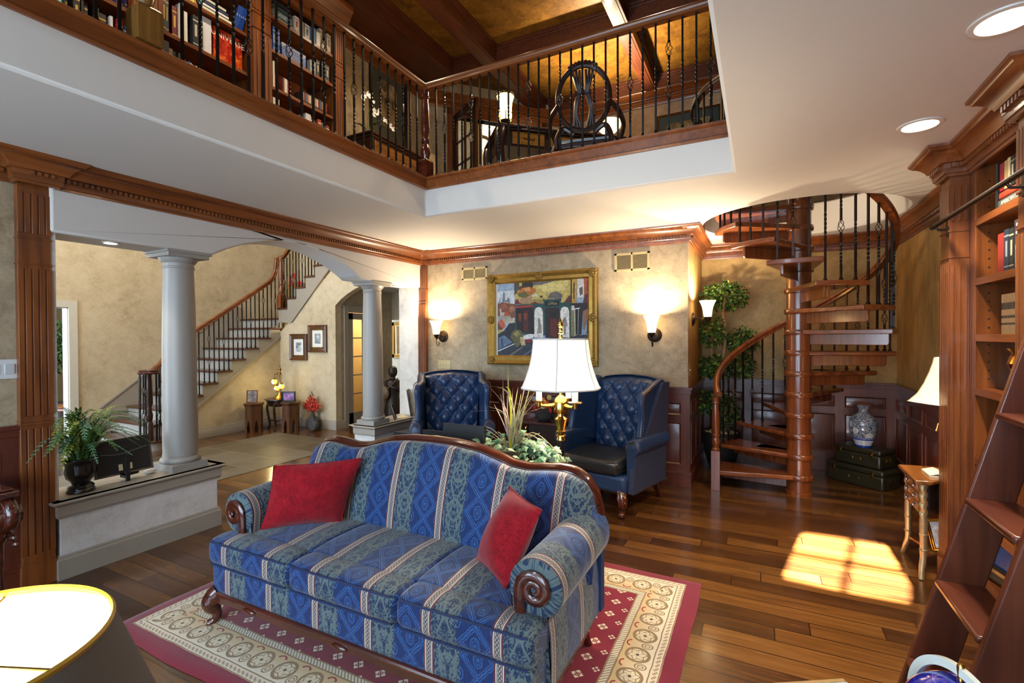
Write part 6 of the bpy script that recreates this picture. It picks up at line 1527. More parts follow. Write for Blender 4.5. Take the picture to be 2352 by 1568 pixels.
g = G('floral cover'); n = g.noise(g.co(), 5, 4, .6); v_ = g.voro(g.scale(g.co(), (1, 1, 1.8)), 11); fl_ = (v_ < .2)*1.; x_, y_, z_ = g.xyz(); low = ((z_ < .17)*1.)
cv = g.mix(n.step(.3, .7), hx('2f4a3c'), hx('5c7a86')); cv = g.mix(fl_*low, cv, g.mix(n.step(.45, .6), hx('c98a78'), hx('b9b4cc')))
b = B(); b.box((0, -.2, 0), (.02, .3, .29)); b.X = None; o = b.build('cover', g.done(cv, .3), t); o.rotation_euler = (0, radians(6), 0); o.location = (-.02, .12, 0)
t = thing('bowl', 'red and gold footed bowl in front of the floral book', 'bowl', (1.235, 3.30, 1.247))
b = B(); b.lathe([(.05, 0), (.05, .012), (.02, .03), (.022, .055), (.06, .08), (.105, .125), (.118, .165), (.108, .2), (.10, .215), (.118, .235), (.122, .24), (.115, .24), (.095, .215), (.1, .165), (.05, .09)], n=40); b.build('body', plain('oxblood glaze', '4f0f0d', .12, 0, .6, .5), t)
b = B(); b.lathe([(.119, .165), (.109, .2), (.101, .215), (.119, .236), (.123, .241), (.116, .242)], n=40); b.lathe([(.051, 0), (.051, .013), (.021, .03), (.023, .055), (.045, .072)], n=32); b.build('gilt_band', BRASS, t)
for n in range(5):
    a = 2300+9.5*n; rbook('black and gilt book, %s in the row on the low shelf behind the ladder' % ORD[n], a, a+9, .49, .2, ['2a1712', '1a1612', '2a1712', '3a2214', '1a1612'][n], 'a8854a')
bf = framed('photo_frame', 'black-framed blue photo on the bottom shelf behind the ladder', 'photo frame', frame3((1.17, 3.72, .193), (.2, -.98, 0), (.12, .02, .99), (-.98, -.2, .12)), .40, .265, .075, BLACK, .05, .0, print_mat('blue moonlit print', ['0d2f6a', '1e5fae', '6aa8dc'], 3))
# ------------------------------------------------------------------ console table, lamp, frame in the corner by the bookcase
ct = thing('console_table', 'gilded console table with three drawers beside the bookcase end', 'table', (.91, 3.93, 0))
CTT = wood('console top wood', '5a3216', '94602e', 'y', .25, .4)
def cpoly(e): return [(0-e, 0-e), (.06, 0-e), (.10, .05-e), (.14, .085-e), (.40, .10-e), (.40, .42+e), (.10, .42+e), (0-e, .40+e)]
b = B(); b.prism(cpoly(.02), 'z', .605, .63); b.build('table_top', CTT, ct, bevel=.006)
b = B(); b.prism(cpoly(-.02), 'z', .40, .605); b.build('case', plain('ebonised wood', '1c1512', .35, 0, .5, .3), ct)
for k in range(3):
    z0 = .41+.063*k; b = B(); b.box((.008, .06, z0), (.021, .345, z0+.056)); d_ = b.build('drawer', wood('satinwood drawer', '7a4a1c', 'b07a34', 'y', .3, .4), ct, bevel=.002)
    for y in (.12, .285):
        b = B(); b.ball((.0, y, z0+.028), .008, 8)
        for dy, dz in ((.018, .0), (-.018, 0), (0, .014), (0, -.014)): b.ball((.004, y+dy, z0+.028+dz), (.005, .012, .009), 6)
        b.build('pull', STEEL, d_)
GILT = plain('worn champagne gilt', 'a08a64', .35, .6, var=.2, sc=40)
for x, y, sx, sy in ((.03, .02, -1, -1), (.03, .375, -1, 1), (.36, .36, 1, 1), (.36, .13, 1, -1)):
    b = B(); b.lathe([(.021, .385+.22*i/70) for i in range(71)], (x, y, 0), 14, sq=lambda a, z: 1+.16*sin(a*2+z*110)); b.tube(spline([(x, y, .385), (x, y, .25), (x, y, .14), (x+sx*.012, y+sy*.02, .06), (x+sx*.02, y+sy*.045, 0)]), [.022]*6+[.02]*6+[.018]*6+[.016]*7, 10)
    for z in (.28, .18): b.lathe([(.021, z-.006), (.025, z), (.021, z+.006)], (x, y, 0), 12)
    b.build('leg', GILT, ct)
b = B(); b.prism([(.03, .03), (.12, .12), (.38, .13), (.38, .37), (.03, .37), (.09, .2)], 'z', .125, .14); b.build('lower_shelf', CTT, ct)
t = thing('table_lamp', 'lit cream bell-shade lamp on the console table behind the bookcase', 'lamp', (1.165, 4.20, .63)); LAMP_C = Ve((1.165, 4.2, 1.22))
b = B(); b.lathe([(.075, 0), (.075, .015), (.04, .03), (.02, .06), (.03, .1), (.065, .14), (.075, .2), (.05, .27), (.02, .31), (.035, .33), (.03, .36), (.012, .38), (.01, .75)], n=28); b.tube([(-.06, 0, .3), (-.09, 0, .33), (-.1, 0, .28)], .008, 8); b.build('base', BRASS, t)
b = B(); n6 = 6; pr = [(.255, .475), (.245, .48), (.20, .53), (.165, .6), (.135, .68), (.118, .74), (.112, .775)]
b.lathe(pr, n=36, sq=lambda a, z: 1-.09*(1-(abs((a % (pi/3))-pi/6)/(pi/6))**1.4)); b.f = [f for f in b.f if len(f) == 4]; b.m = b.m[:len(b.f)]; b.uv = b.uv[:len(b.f)]
b.build('lamp_shade', GL_SH2, t, smooth=30)
b = B()
for k in range(6): b.tube([((r_+.001)*cos(k*pi/3), (r_+.001)*sin(k*pi/3), z) for r_, z in pr], .003, 5)
b.build('shade_trim', flat('b09a70'), t)
t = framed('photo_frame', 'ornate brass photo frame tilted on the console shelf', 'photo frame', frame3((1.02, 4.07, .142), (.80, -.45, .25), (-.15, .25, .95), (-.45, -.80, .2)), .16, .2, .02, BRASS, .015, .0, print_mat('pale blue photo print', ['8aa4c0', 'c4d2dc', '6a5a50'], 9))
t = thing('book', 'small stack-bound booklet lying open on the console table', 'book', (1.05, 4.12, .631)); b = B(); b.box((-.06, -.09, 0), (.05, .09, .012)); b.add([(-.06, -.09, .012), (-.06, .09, .012), (-.0, .09, .03), (0, -.09, .03), (.05, -.09, .012), (.05, .09, .012)], [(0, 1, 2, 3), (3, 2, 5, 4)]); b.build('page', flat('cfc8ae'), t)
# ------------------------------------------------------------------ suitcases, vase and the topiary in the alcove
OLIVE = plain('olive vulcanised fibre', '2b2719', .38, 0, .5, .15, var=.25, sc=9)
def suitcase(lab, o, w, d, h, ang_):
    t = thing('suitcase', lab, 'suitcase', o, ang_, 'old suitcases in the alcove')
    b = B(); b.box((0, 0, 0), (w, d, h*.70)); b.build('body', OLIVE, t, bevel=.018, seg=3)
    b = B(); b.box((-.003, -.003, h*.70+.002), (w+.003, d+.003, h)); b.build('lid', OLIVE, t, bevel=.018, seg=3)
    for x in (w*.14, w*.82):
        b = B(); b.box((x-.016, -.009, h*.55), (x+.016, -.001, h*.88)); b.box((x-.01, -.014, h*.66), (x+.01, -.008, h*.78)); b.build('latch', BRASSD, t, bevel=.002)
    for x in (w*.43, w*.6):
        b = B(); b.tube([(x, -.002, h*.5), (x, -.012, h*.48), (x+.004, -.014, h*.38), (x, -.004, h*.36)], .004, 6); b.build('handle_loop', BRASSD, t)
    for y in (d*.35, d*.6):
        b = B(); b.tube([(w+.001, y, h*.55), (w+.012, y, h*.5), (w+.012, y, h*.4), (w+.001, y, h*.36)], .004, 6); b.build('handle_loop', BRASSD, t)
an = atan2(-.349, .434)
suitcase('larger olive suitcase at the bottom of the stack under the vase', (.66, 6.265, 0), .557, .30, .2, an)
suitcase('smaller olive suitcase on top of the stack under the vase', (.73, 6.255, .202), .45, .27, .19, an)
t = thing('vase', 'blue and white painted vase standing on the suitcases', 'vase', (.972, 6.16, .394))
g = G('blue painted glaze'); x_, y_, z_ = g.xyz(); an_ = y_.atan2(x_); n1 = g.noise(g.vec(an_*3.2, z_*26, 0), 2.2, 3, .6, 1.5); v1 = g.voro(g.vec(an_*.9, z_*7.5, 0), 1.25); band_ = ((z_ < .105)*1.)
base_ = g.mix(n1.step(.42, .58), hx('3a4560'), hx('b9b9b4')); petal = v1.near(.32, .05)+v1.near(.14, .04); base_ = g.mix((v1 < .36)*1., base_, g.mix(n1.step(.4, .6), hx('c4b38a'), hx('d0cdd0'))); base_ = g.mix(petal.min(1.), base_, hx('e2e2e0'))
bot = g.mix(z_.near(.085, .007)+z_.near(.1, .004)+(z_ < .022), hx('d9dce2'), hx('22449a')); col_ = g.mix(band_, base_, bot)
b = B(); b.lathe([(.068, 0), (.07, .01), (.078, .04), (.098, .09), (.118, .15), (.125, .2), (.124, .25), (.112, .295), (.085, .328), (.055, .345), (.042, .36), (.04, .385), (.045, .4), (.065, .425), (.078, .44), (.076, .443), (.055, .42), (.036, .39)], n=48); b.build('body', g.done(col_, .14, 0, .5, .5), t)
b = B(); b.lathe([(.077, .441), (.079, .446), (.066, .438), (.06, .428)], n=40); b.build('terracotta_rim', flat('8a4a2c'), t)
tr = thing('topiary_tree', 'tiered leafy topiary tree in a dark pot beside the spiral stair', 'tree', (-.40, 6.22, 0))
b = B(); b.lathe([(.12, 0), (.15, .05), (.19, .2), (.205, .36), (.2, .4), (.215, .41), (.215, .43), (.19, .43), (.18, .38)], n=32); b.build('pot', plain('charcoal pot', '23211f', .6), tr)
b = B(); rn = random.Random(5)
for k in range(90):
    a = rn.uniform(0, 2*pi); q = .17*rn.random()**.5; b.ball((q*cos(a), q*sin(a), .40+rn.uniform(0, .03)), (rn.uniform(.015, .028), rn.uniform(.012, .022), .014), 6)
b.build('wood_chip', flat('b5a07e', .8), tr)
b = B(); b.tube(spline([(-.03, 0, .38), (-.035, .0, .7), (-.06, 0, 1.0), (.02, 0, 1.3), (.05, 0, 1.6), (.02, .02, 1.85), (.06, 0, 2.05)]), .014, 8); b.tube(spline([(.02, .02, .38), (.05, .03, .8), (.0, .02, 1.1), (-.1, .0, 1.3), (-.11, 0, 1.5)]), .012, 8); b.tube(spline([(.03, -.02, .4), (.12, .0, .7), (.14, 0, 1.0), (.2, .0, 1.3)]), .011, 8); b.build('trunk', wood('bare trunk', '7a5a40', 'b08a66', 'z', .7, 0), tr)
b = B()
def tuftball(c, r, n, rn):
    for k in range(n):
        d = Ve((rn.gauss(0, 1), rn.gauss(0, 1), rn.gauss(0, 1)*.8+.1)).normalized(); q = rn.uniform(.55, 1.05); p = Ve((c[0]+d.x*r[0]*q, c[1]+d.y*r[1]*q, c[2]+d.z*r[2]*q))
        if p.x < -.225: continue
        o_ = (d+Ve((rn.gauss(0, .4), rn.gauss(0, .4), rn.uniform(-.9, .1)))).normalized(); s_ = o_.cross(d); s_ = s_.normalized() if s_.length > .01 else Ve((1, 0, 0)); L_ = rn.uniform(.032, .055); mi = rn.choice([0, 0, 1, 2])
        for sg, f in ((0, 1), (.75, .72), (-.75, .72)):
            dd = (o_+s_*sg).normalized(); ss = dd.cross(d).normalized()*L_*.2; e = p+dd*L_*f; m_ = p+dd*L_*f*.5
            b.add([p, m_+ss, e, m_-ss], [(0, 1, 2, 3)], mi=mi)
for px, py, dy, r, n in ((1663, 682, 0, (.25, .2, .17), 700), (1636, 762, -.02, (.15, .15, .2), 420), (1705, 785, .05, (.17, .15, .17), 460), (1640, 842, -.03, (.2, .17, .14), 520), (1700, 842, .02, (.15, .14, .14), 320), (1622, 925, -.05, (.1, .1, .15), 230), (1672, 945, -.05, (.11, .11, .22), 320)):
    q = at(px, py, y=6.22); tuftball((q.x+.40, dy, q.z), r, n, rn)
b.build('foliage', [leafmat('topiary leaf green', '1f3d14', '3f6a26'), leafmat('topiary leaf light', '49702a', '7d9a40'), leafmat('topiary leaf dark', '14290f', '2c4a1c')], tr, smooth=0)
# ------------------------------------------------------------------ recessed lights
def downlight(lab, x, y, z, r):
    t = thing('recessed_light', lab, 'ceiling light', (x, y, z), 0, 'recessed ceiling lights')
    b = B(); b.lathe([(r, 0), (r*.98, -.006), (r*.8, -.008), (r*.76, -.003), (r*.76, -.0005)], n=36, cap=False); b.build('trim_ring', flat('d6d2ca', .4, .02), t)
    b = B(); b.lathe([(0, -.004), (r*.755, -.004), (r*.755, -.001)], n=32); b.build('lens', GL_CAN, t)
downlight('lit recessed ceiling light nearest the upper right corner', .79, 2.366, CZ, .105); downlight('lit recessed ceiling light near the bookcase cornice', .773, 3.333, CZ, .1)
p = at(254, 557, z=zf); downlight('small recessed light under the header near the left pilaster', max(p.x, -4.27), p.y, zf, .05)
p = at(911, 652, z=zf2); downlight('small recessed light under the header by the corner pilaster', -4.17, 4.86, zf2, .05)
# ------------------------------------------------------------------ globe, notebook, near lamp
gl = thing('floor_globe', 'blue gemstone globe with pale meridian ring in brass stand', 'globe', (.39, 1.37, 0))
GC = Ve((0, 0, .70))
b = B(); b.lathe([(.16, 0), (.16, .02), (.04, .05), (.018, .08), (.018, .5), (.03, .55), (.05, .58), (.02, .6)], n=28); b.build('stand', BRASS, gl)
b = B(); b.lathe([(.02, .6), (.09, .605), (.155, .62), (.165, .64), (.158, .642), (.15, .628), (.09, .615)], n=40); o = b.build('dish', BRASS, gl); o.location = (-.035, -.0, -.015)
g = G('lapis globe'); x_, y_, z_ = g.xyz(); lon = y_.atan2(x_); lat = z_._m('ARCSINE') if False else (z_/.108); n = g.noise(g.co(), 7, 4); lines = ((lon/.26).fr().near(.5, .012)+((lat+5)/.2).fr().near(.5, .018)).min(1.)
land = n.step(.6, .62); c_ = g.mix(lines, hx('0a1a9a'), hx('6a5ad0')); c_ = g.mix(land, c_, g.mix(g.noise(g.co(), 20, 2).step(.4, .6), hx('8a6a4a'), hx('c9a98a')))
b = B(); b.ball((0, 0, 0), .108, 48); o = b.build('ball', g.done(c_, .08, 0, .6, .8), gl, smooth=80); o.location = GC
RINGM = plain('ivory enamel meridian', 'dfe6dc', .2, 0, .5, .4)
ma = radians(-64); b = B(); vs = []; n = 96
for i in range(n):
    a = 2*pi*i/n
    for q, w in ((.119, -.006), (.119, .006), (.138, .006), (.138, -.006)):
        vs.append((q*cos(a)*cos(ma)-w*sin(ma), q*cos(a)*sin(ma)+w*cos(ma), q*sin(a)))
b.add(vs, [(i*4+k, ((i+1) % n)*4+k, ((i+1) % n)*4+(k+1) % 4, i*4+(k+1) % 4) for i in range(n) for k in range(4)]); o = b.build('meridian_ring', RINGM, gl, smooth=30); o.location = GC
b = B(); b.lathe([(.006, -.14), (.006, -.107)], n=10); b.lathe([(.006, .107), (.007, .14), (.004, .145)], n=10); o = b.build('pivot', BRASS, gl); o.location = GC
nb = thing('stool', 'small low stool at the bottom edge holding a spiral notebook', 'stool', (.0, 1.0, 0), YAW)
p0 = at(1778, 1566, z=.45); p1 = at(1936, 1556, z=.45); NBO = p0
nb.matrix_basis = Matrix.Translation((p0.x, p0.y, 0)) @ Matrix.Rotation(atan2(p1.y-p0.y, p1.x-p0.x), 4, 'Z')
b = B(); b.box((-.1, -.42, .40), (.36, -.06, .44)); b.build('seat', LEATHERS, nb, bevel=.01)
for x in (-.06, .32):
    for y in (-.38, -.1):
        b = B(); b.box((x-.015, y-.015, 0), (x+.015, y+.015, .4)); b.build('leg', WMAH, nb)
sn = thing('notebook', 'spiral notebook with tan cover at the bottom edge', 'notebook', (p0.x, p0.y, .44), atan2(p1.y-p0.y, p1.x-p0.x)); wn = (p1-p0).length
b = B(); b.box((0, -.3, .002), (wn, 0, .008)); b.build('cover', flat('a8895a', .7), sn)
b = B(); [b.tube([(wn*(.04+.93*k/34), -.022+.007*cos(a), .006+.007*sin(a)) for a in [2*pi*i/10 for i in range(10)]], .0012, 5, closed=True) for k in range(35)]; b.build('wire_binding', STEEL, sn)
b = B(); b.box((.004, -.3, .008), (wn-.004, -.02, .012)); b.build('page', flat('e4e0d6'), sn)
nl = thing('table_lamp', 'lit lamp with charcoal drum shade at the lower left corner', 'lamp', (-1.059, .236, .58)); LAMP_N = Ve((-1.059, .236, 1.0))
b = B(); pr = [(.295, .25), (.2, .52)]; b.lathe(pr, n=64); b.f = [f for f in b.f if len(f) == 4]; b.m = b.m[:len(b.f)]; b.uv = b.uv[:len(b.f)]; b.build('lamp_shade', plain('charcoal linen shade', '6a6c70', .9, var=.1, sc=200), nl, smooth=60)
b = B(); b.lathe([(.2925, .252), (.1975, .518)], n=64); b.f = [f for f in b.f if len(f) == 4]; b.m = b.m[:len(b.f)]; b.uv = b.uv[:len(b.f)]; b.build('shade_lining', glow('lit shade lining', 'fff3d2', 1.6, 'f5ead0'), nl, smooth=60)
b = B(); b.lathe([(.1965, .514), (.201, .514), (.203, .522), (.199, .526), (.1955, .522), (.1965, .514)], n=64, cap=False); b.build('shade_rim', plain('gilt shade rim', 'b0902e', .4, .3), nl)
b = B(); b.lathe([(.09, 0), (.09, .02), (.03, .05), (.05, .12), (.06, .18), (.03, .25), (.015, .28), (.015, .33)], n=28); b.build('base', BRONZE, nl)
b = B(); b.ball((0, 0, .40), (.032, .032, .045), 14); b.build('bulb', GL_BULB, nl)
b = B(); b.tube(spline([(.02, 0, .34), (.075, 0, .4), (.06, 0, .5), (0, 0, .53), (-.06, 0, .5), (-.075, 0, .4), (-.02, 0, .34)]), .003, 6)
for k in range(3): b.tube([(0, 0, .512), (.197*cos(k*2.094+.4), .197*sin(k*2.094+.4), .512)], .0025, 6)
b.build('harp', BRASSD, nl)
et = thing('end_table', 'round end table under the charcoal-shade lamp', 'table', (-1.059, .236, 0)); b = B(); b.lathe([(0, .55), (.26, .55), (.265, .565), (.26, .58), (0, .58)], n=40); b.build('table_top', WMAH, et)
b = B(); b.lathe([(.18, 0), (.18, .02), (.05, .06), (.03, .12), (.045, .3), (.03, .45), (.06, .55)], n=28); b.build('pedestal', WMAH, et)
# ------------------------------------------------------------------ carved table in the left corner, thermostat
kt = thing('carved_table', 'carved console table with scroll legs at the left edge', 'table', (-3.66, 1.05, 0))
b = B(); b.box((-.42, -.9, .70), (.06, .07, .735)); b.box((-.4, -.88, .735), (.04, .05, .748)); b.build('table_top', WMAH, kt, bevel=.012)
b = B(); b.box((-.38, -.85, .62), (.0, .01, .70)); b.build('apron', WMAH, kt, bevel=.006)
for y in (.0, -.82):
    b = B(); R2 = .072; sp_ = [(.015+(R2*(1-k/40))*cos(radians(90-k*22)), y+.03, .60+(R2*(1-k/40))*sin(radians(90-k*22))) for k in range(30)]
    b.tube(sp_, [.034-.018*k/30 for k in range(30)], 10); b.X = Matrix.Translation((.015, y+.03, .6)) @ Matrix.Rotation(pi/2, 4, 'X'); b.lathe([(.05, -.05), (.062, -.03), (.062, .03), (.05, .05), (.03, .055), (.022, .075), (.0, .08)], n=24); b.X = None
    b.tube(spline([(-.01, y+.02, .56), (-.045, y+.0, .45), (-.05, y, .3), (-.035, y, .16), (.0, y+.01, .05), (.03, y+.02, .03), (.035, y+.02, .06)]), [.042]*6+[.036]*6+[.032]*6+[.03]*6+[.032]*6+[.02]*7, 12)
    for k in range(3): b.ball((-.02+.025*k, y+.05, .50-.03*k), (.03, .018, .016), 8)
    b.build('leg', WMAH, kt)
plate('thermostat', 'white thermostat panel on the left wall beside the pilaster', frame3((-4.098, 1.165, 1.378), (0, 1, 0), (0, 0, 1), (1, 0, 0)), .205, .12, flat('d5d6d4', .4, .02), 0, 'thermostat')
t = [o for o in COL.objects if o.name == 'thermostat'][0]
b = B(); b.X = frame3((-4.098, 1.165, 1.378), (0, 1, 0), (0, 0, 1), (1, 0, 0))
b.box((-.03, -.03, .006), (.02, .03, .012)); b.box((.045, -.03, .006), (.09, .03, .012)); b.build('control', flat('c2c4c2', .4, .02), t, world=True, bevel=.002)
b = B(); b.X = frame3((-4.098, 1.165, 1.378), (0, 1, 0), (0, 0, 1), (1, 0, 0)); b.box((-.025, -.002, .012), (.01, .022, .0125)); b.build('display', BLACK, t, world=True)
# ------------------------------------------------------------------ things on the low walls
LCX = -4.17
fn = thing('potted_fern', 'arching green fern in a black urn on the near low wall', 'plant', (-4.16, 1.60, .512))
b = B(); b.lathe([(.078, 0), (.08, .012), (.07, .03), (.074, .035), (.066, .048), (.05, .058), (.055, .075), (.078, .1), (.085, .14), (.084, .18), (.09, .205), (.098, .218), (.104, .224), (.1, .232), (.085, .228), (.08, .2)], n=48, sq=lambda a, z: 1+(.045*sin(a*10+sin(z*60)*2)*max(0, sin((z-.07)/.14*pi)) if .07 < z < .21 else 0)); b.build('urn', plain('black carved urn', '0e0d0c', .25, 0, .5, .3), fn)
b = B(); rn = random.Random(21)
def frond(c0, tip, lift, n, lw, mi):
    pts = spline([c0, Ve(c0)*.55+Ve(tip)*.45+Ve((0, 0, lift)), Ve(tip)], 9); L_ = len(pts)
    b.tube(pts, .0018, 4, mi=mi)
    for i in range(2, L_-1, 1):
        d = (pts[i+1]-pts[i-1]).normalized(); s_ = d.cross(Ve((0, 0, 1))); s_ = s_.normalized() if s_.length > .05 else Ve((1, 0, 0)); k = sin(pi*min(1, (i/L_)*.85+.12))
        for sg in (-1, 1):
            dd = (d*.8+s_*sg*.8+Ve((0, 0, .1))).normalized(); p = pts[i]; e = p+dd*lw*k; w_ = d*lw*k*.26
            b.add([p, p*.5+e*.5+w_, e, p*.5+e*.5-w_], [(0, 1, 2, 3)], mi=mi)
for (px, py, dx) in [(330, 950, .0), (345, 985, .1), (318, 958, -.1), (338, 970, .1), (300, 945, 0), (280, 948, -.1), (250, 940, -.15), (222, 942, .0), (200, 952, .15), (180, 940, .0), (165, 945, -.1), (150, 950, .1), (130, 965, 0), (118, 985, .15), (110, 1040, .1), (60, 1065, .12), (125, 1020, 0), (120, 1000, .1), (340, 1000, .1), (320, 1010, .15), (305, 1045, .2), (325, 1025, 0), (300, 1000, .2), (285, 985, .1), (140, 1080, .15), (135, 1050, .1), (230, 1000, .2), (260, 975, .2), (210, 985, .18), (175, 975, .2), (330, 965, -.1), (145, 935, -.1), (350, 1015, .0), (270, 1035, .25), (225, 1065, .2), (195, 1010, .2), (155, 1000, .18), (240, 955, .1), (310, 935, -.05), (100, 1050, .05)]:
    dx = dx if px > 150 else max(dx, .2)
    tp_ = at(px, py, x=-4.16+dx)-Ve(fn.location)
    hgt = tp_.z; frond((rn.uniform(-.03, .03), rn.uniform(-.03, .03), .22), tp_, max(.03, .16-abs(hgt-.4)*.3+rn.uniform(0, .05)), 12, rn.uniform(.03, .045), rn.choice([0, 0, 1, 2]))
for k in range(90):
    a = rn.uniform(0, 2*pi); r_ = rn.uniform(.05, .2); frond((rn.uniform(-.04, .04), rn.uniform(-.04, .04), .2), (r_*cos(a)*.7, r_*sin(a)*1.2, .25+rn.uniform(.02, .22)), .05, 8, .028, rn.choice([0, 0, 0, 1, 2]))
b.build('frond', [leafmat('fern green', '2c4c1c', '587c30'), leafmat('fern yellow green', '5f7a2a', '8f9c3c'), leafmat('fern blue green', '3a6a4c', '6f9a74')], fn, smooth=0)
# black frame on an easel, seen from behind
pf = thing('photo_frame', 'large black frame back on an easel beside the fern', 'photo frame', (-4.19, 1.87, .512), 0, 'frames on the near low wall')
b = B(); b.X = frame3((-4.225, 1.70, .55), (0.08, 1, 0.02), (-.22, 0, .975), (.975, 0, .22)); b.box((0, 0, 0), (.36, .265, .02)); b.build('frame', BLACK, pf, world=True, bevel=.003)
b = B(); b.X = frame3((-4.225, 1.70, .55), (0.08, 1, 0.02), (-.22, 0, .975), (.975, 0, .22)); b.box((.015, .012, .02), (.345, .25, .022)); b.build('backing_board', BLACKM, pf, world=True)
b = B(); b.X = frame3((-4.225, 1.70, .55), (0.08, 1, 0.02), (-.22, 0, .975), (.975, 0, .22)); b.box((.14, .03, .022), (.165, .075, .0228)); b.box((.20, .03, .022), (.225, .075, .0228)); b.build('paper_label', flat('cfc6a0'), pf, world=True)
b = B(); b.X = frame3((-4.225, 1.70, .55), (0.08, 1, 0.02), (-.22, 0, .975), (.975, 0, .22)); b.tube(spline([(.02, .17, .024), (.15, .15, .026), (.33, .18, .024)]), .0012, 5); b.build('hanging_wire', STEEL, pf, world=True)
ez = thing('easel', 'small dark wooden easel under the black frame', 'easel', (-4.15, 1.87, .512))
b = B(); b.prism([(-.012, .0), (.012, .0), (.012, .2), (-.012, .2)], 'x', -.0, .016); b.prism([(-.012, .02), (.1, .025), (.11, .05), (.09, .045), (.06, .06), (.03, .07), (-.012, .07)], 'x', -.075, -.06); b.box((-.075, -.012, .02), (.0, .012, .04)); b.build('stand', BLACKM, ez)
t = thing('figurine', 'small pale figurine half hidden behind the black frame', 'figurine', (-4.21, 2.05, .512)); b = B(); b.ball((0, 0, .02), (.022, .05, .02), 12); b.build('body', flat('d9cfbf', .4), t)
# frames on the far low wall
for lab, y, hgt, wid, cant, mt, pr_ in (('small dark photo frame on the far low wall beside the column', 4.80, .19, .15, .32, WDARK, 'a'), ('taller wood photo frame with white mount on the far low wall', 5.12, .35, .22, .15, WDARK, 'b')):
    M = frame3((-4.13, y-wid*.35, .515), (-.42, .9, 0), (-.28*cant, .0, 1), (.9, .42, cant))
    M = frame3((-4.10+.0, y-.06, .515), Ve((-.55, .83, 0)), Ve((-.83*cant, -.55*cant, 1)).normalized(), Ve((.83, .55, cant)).normalized())
    framed('photo_frame', lab, 'photo frame', M, wid, hgt, .016, mt, .016, .05 if pr_ == 'b' else .0, print_mat('grey print '+pr_, ['3a3a38', '8a8880', 'b8b4aa'], 12), flat('e0ddd4') if pr_ == 'b' else None)
t = thing('card', 'pale folded card lying between the frames on the far low wall', 'card', (-4.16, 4.98, .514)); b = B(); b.add([(-.05, -.07, 0), (.05, -.07, 0), (.05, .05, .0), (-.05, .05, .03)], [(0, 1, 2, 3)]); b.add([(-.05, -.07, 0.0005), (.05, -.07, 0.0005), (.05, .05, .0005), (-.05, .05, .0005)], [(0, 1, 2, 3)]); b.build('sheet', flat('d8cfa8'), t)
# ------------------------------------------------------------------ hall corner: stools, table, lamp, frames, vases, wall pictures
CARV = wood('carved brown stool wood', '38200f', '6a4020', 'z', .4, .2)
def hexstool(lab, loc, r, h):
    t = thing('carved_stool', lab, 'stool', loc, radians(12), 'carved hexagonal stools')
    b = B(); b.lathe([(r*1.13, h-.05), (r*1.18, h-.04), (r*1.18, h-.02), (0, h-.018)], n=6); b.lathe([(r*1.02, h-.075), (r*1.12, h-.05)], n=6); b.build('stool_top', CARV, t, smooth=20)
    for k in range(6):
        a = k*pi/3+pi/6; u = Ve((-sin(a), cos(a), 0)); n_ = Ve((cos(a), sin(a), 0)); w = r*.5; b = B(); b.X = frame3(n_*r*.866, u, n_, (0, 0, 1))
        outl = [(-w, 0), (-w*.45, 0), (-w*.45, h*.2), (-w*.22, h*.27), (-w*.26, h*.31), (0, h*.42), (w*.26, h*.31), (w*.22, h*.27), (w*.45, h*.2), (w*.45, 0), (w, 0), (w, h-.07), (-w, h-.07)]
        b.prism(outl, 'y', -.012, .004); b.box((-w*.7, .003, h*.5), (-w*.55, .008, h*.82)); b.box((w*.55, .003, h*.5), (w*.7, .008, h*.82)); b.box((-w*.7, .003, h*.8), (w*.7, .008, h*.84)); q = b.build('side_panel', CARV, t)
    return t
hexstool('carved hexagonal stool holding the sepia couple photo', (-7.50, 5.20, 0), .135, .50)
hexstool('carved hexagonal stool holding the purple photo', (-6.98, 5.50, 0), .14, .51)
tb = thing('occasional_table', 'small dark carved table under the mosaic lamp', 'table', (-7.33, 5.56, 0))
b = B(); b.lathe([(0, .5), (.22, .5), (.235, .51), (.23, .525), (0, .53)], n=40, sq=lambda a, z: 1+.03*cos(8*a)); b.build('table_top', WDARK, tb)
b = B(); b.lathe([(.17, .40), (.19, .44), (.2, .5)], n=32, sq=lambda a, z: 1-.06*cos(4*a)); b.build('apron', WDARK, tb)
for k in range(4):
    a = k*pi/2+.5; c_, s_ = cos(a), sin(a); b = B(); b.tube(spline([(.17*c_, .17*s_, .48), (.215*c_, .215*s_, .38), (.19*c_, .19*s_, .2), (.17*c_, .17*s_, .08), (.2*c_, .2*s_, 0)]), .02, 8); b.build('leg', WDARK, tb)
b = B(); b.tube([(.17*cos(.5), .17*sin(.5), .15), (-.17*cos(.5), -.17*sin(.5), .15)], .012, 8); b.tube([(.17*cos(.5+pi/2), .17*sin(.5+pi/2), .15), (-.17*cos(.5+pi/2), -.17*sin(.5+pi/2), .15)], .012, 8); b.build('stretcher', WDARK, tb)
ml = thing('mosaic_lamp', 'lit mosaic glass lamp with three globes in the hall corner', 'lamp', (-7.30, 5.54, .53)); LAMP_M = Ve((-7.3, 5.4, .78))
b = B(); b.lathe([(.11, 0), (.1, .02), (.05, .05), (.02, .09), (.013, .12), (.012, .40), (.03, .405), (.02, .44), (.012, .46), (.028, .48), (.03, .495), (.012, .52), (.005, .55), (0, .57)], n=24)
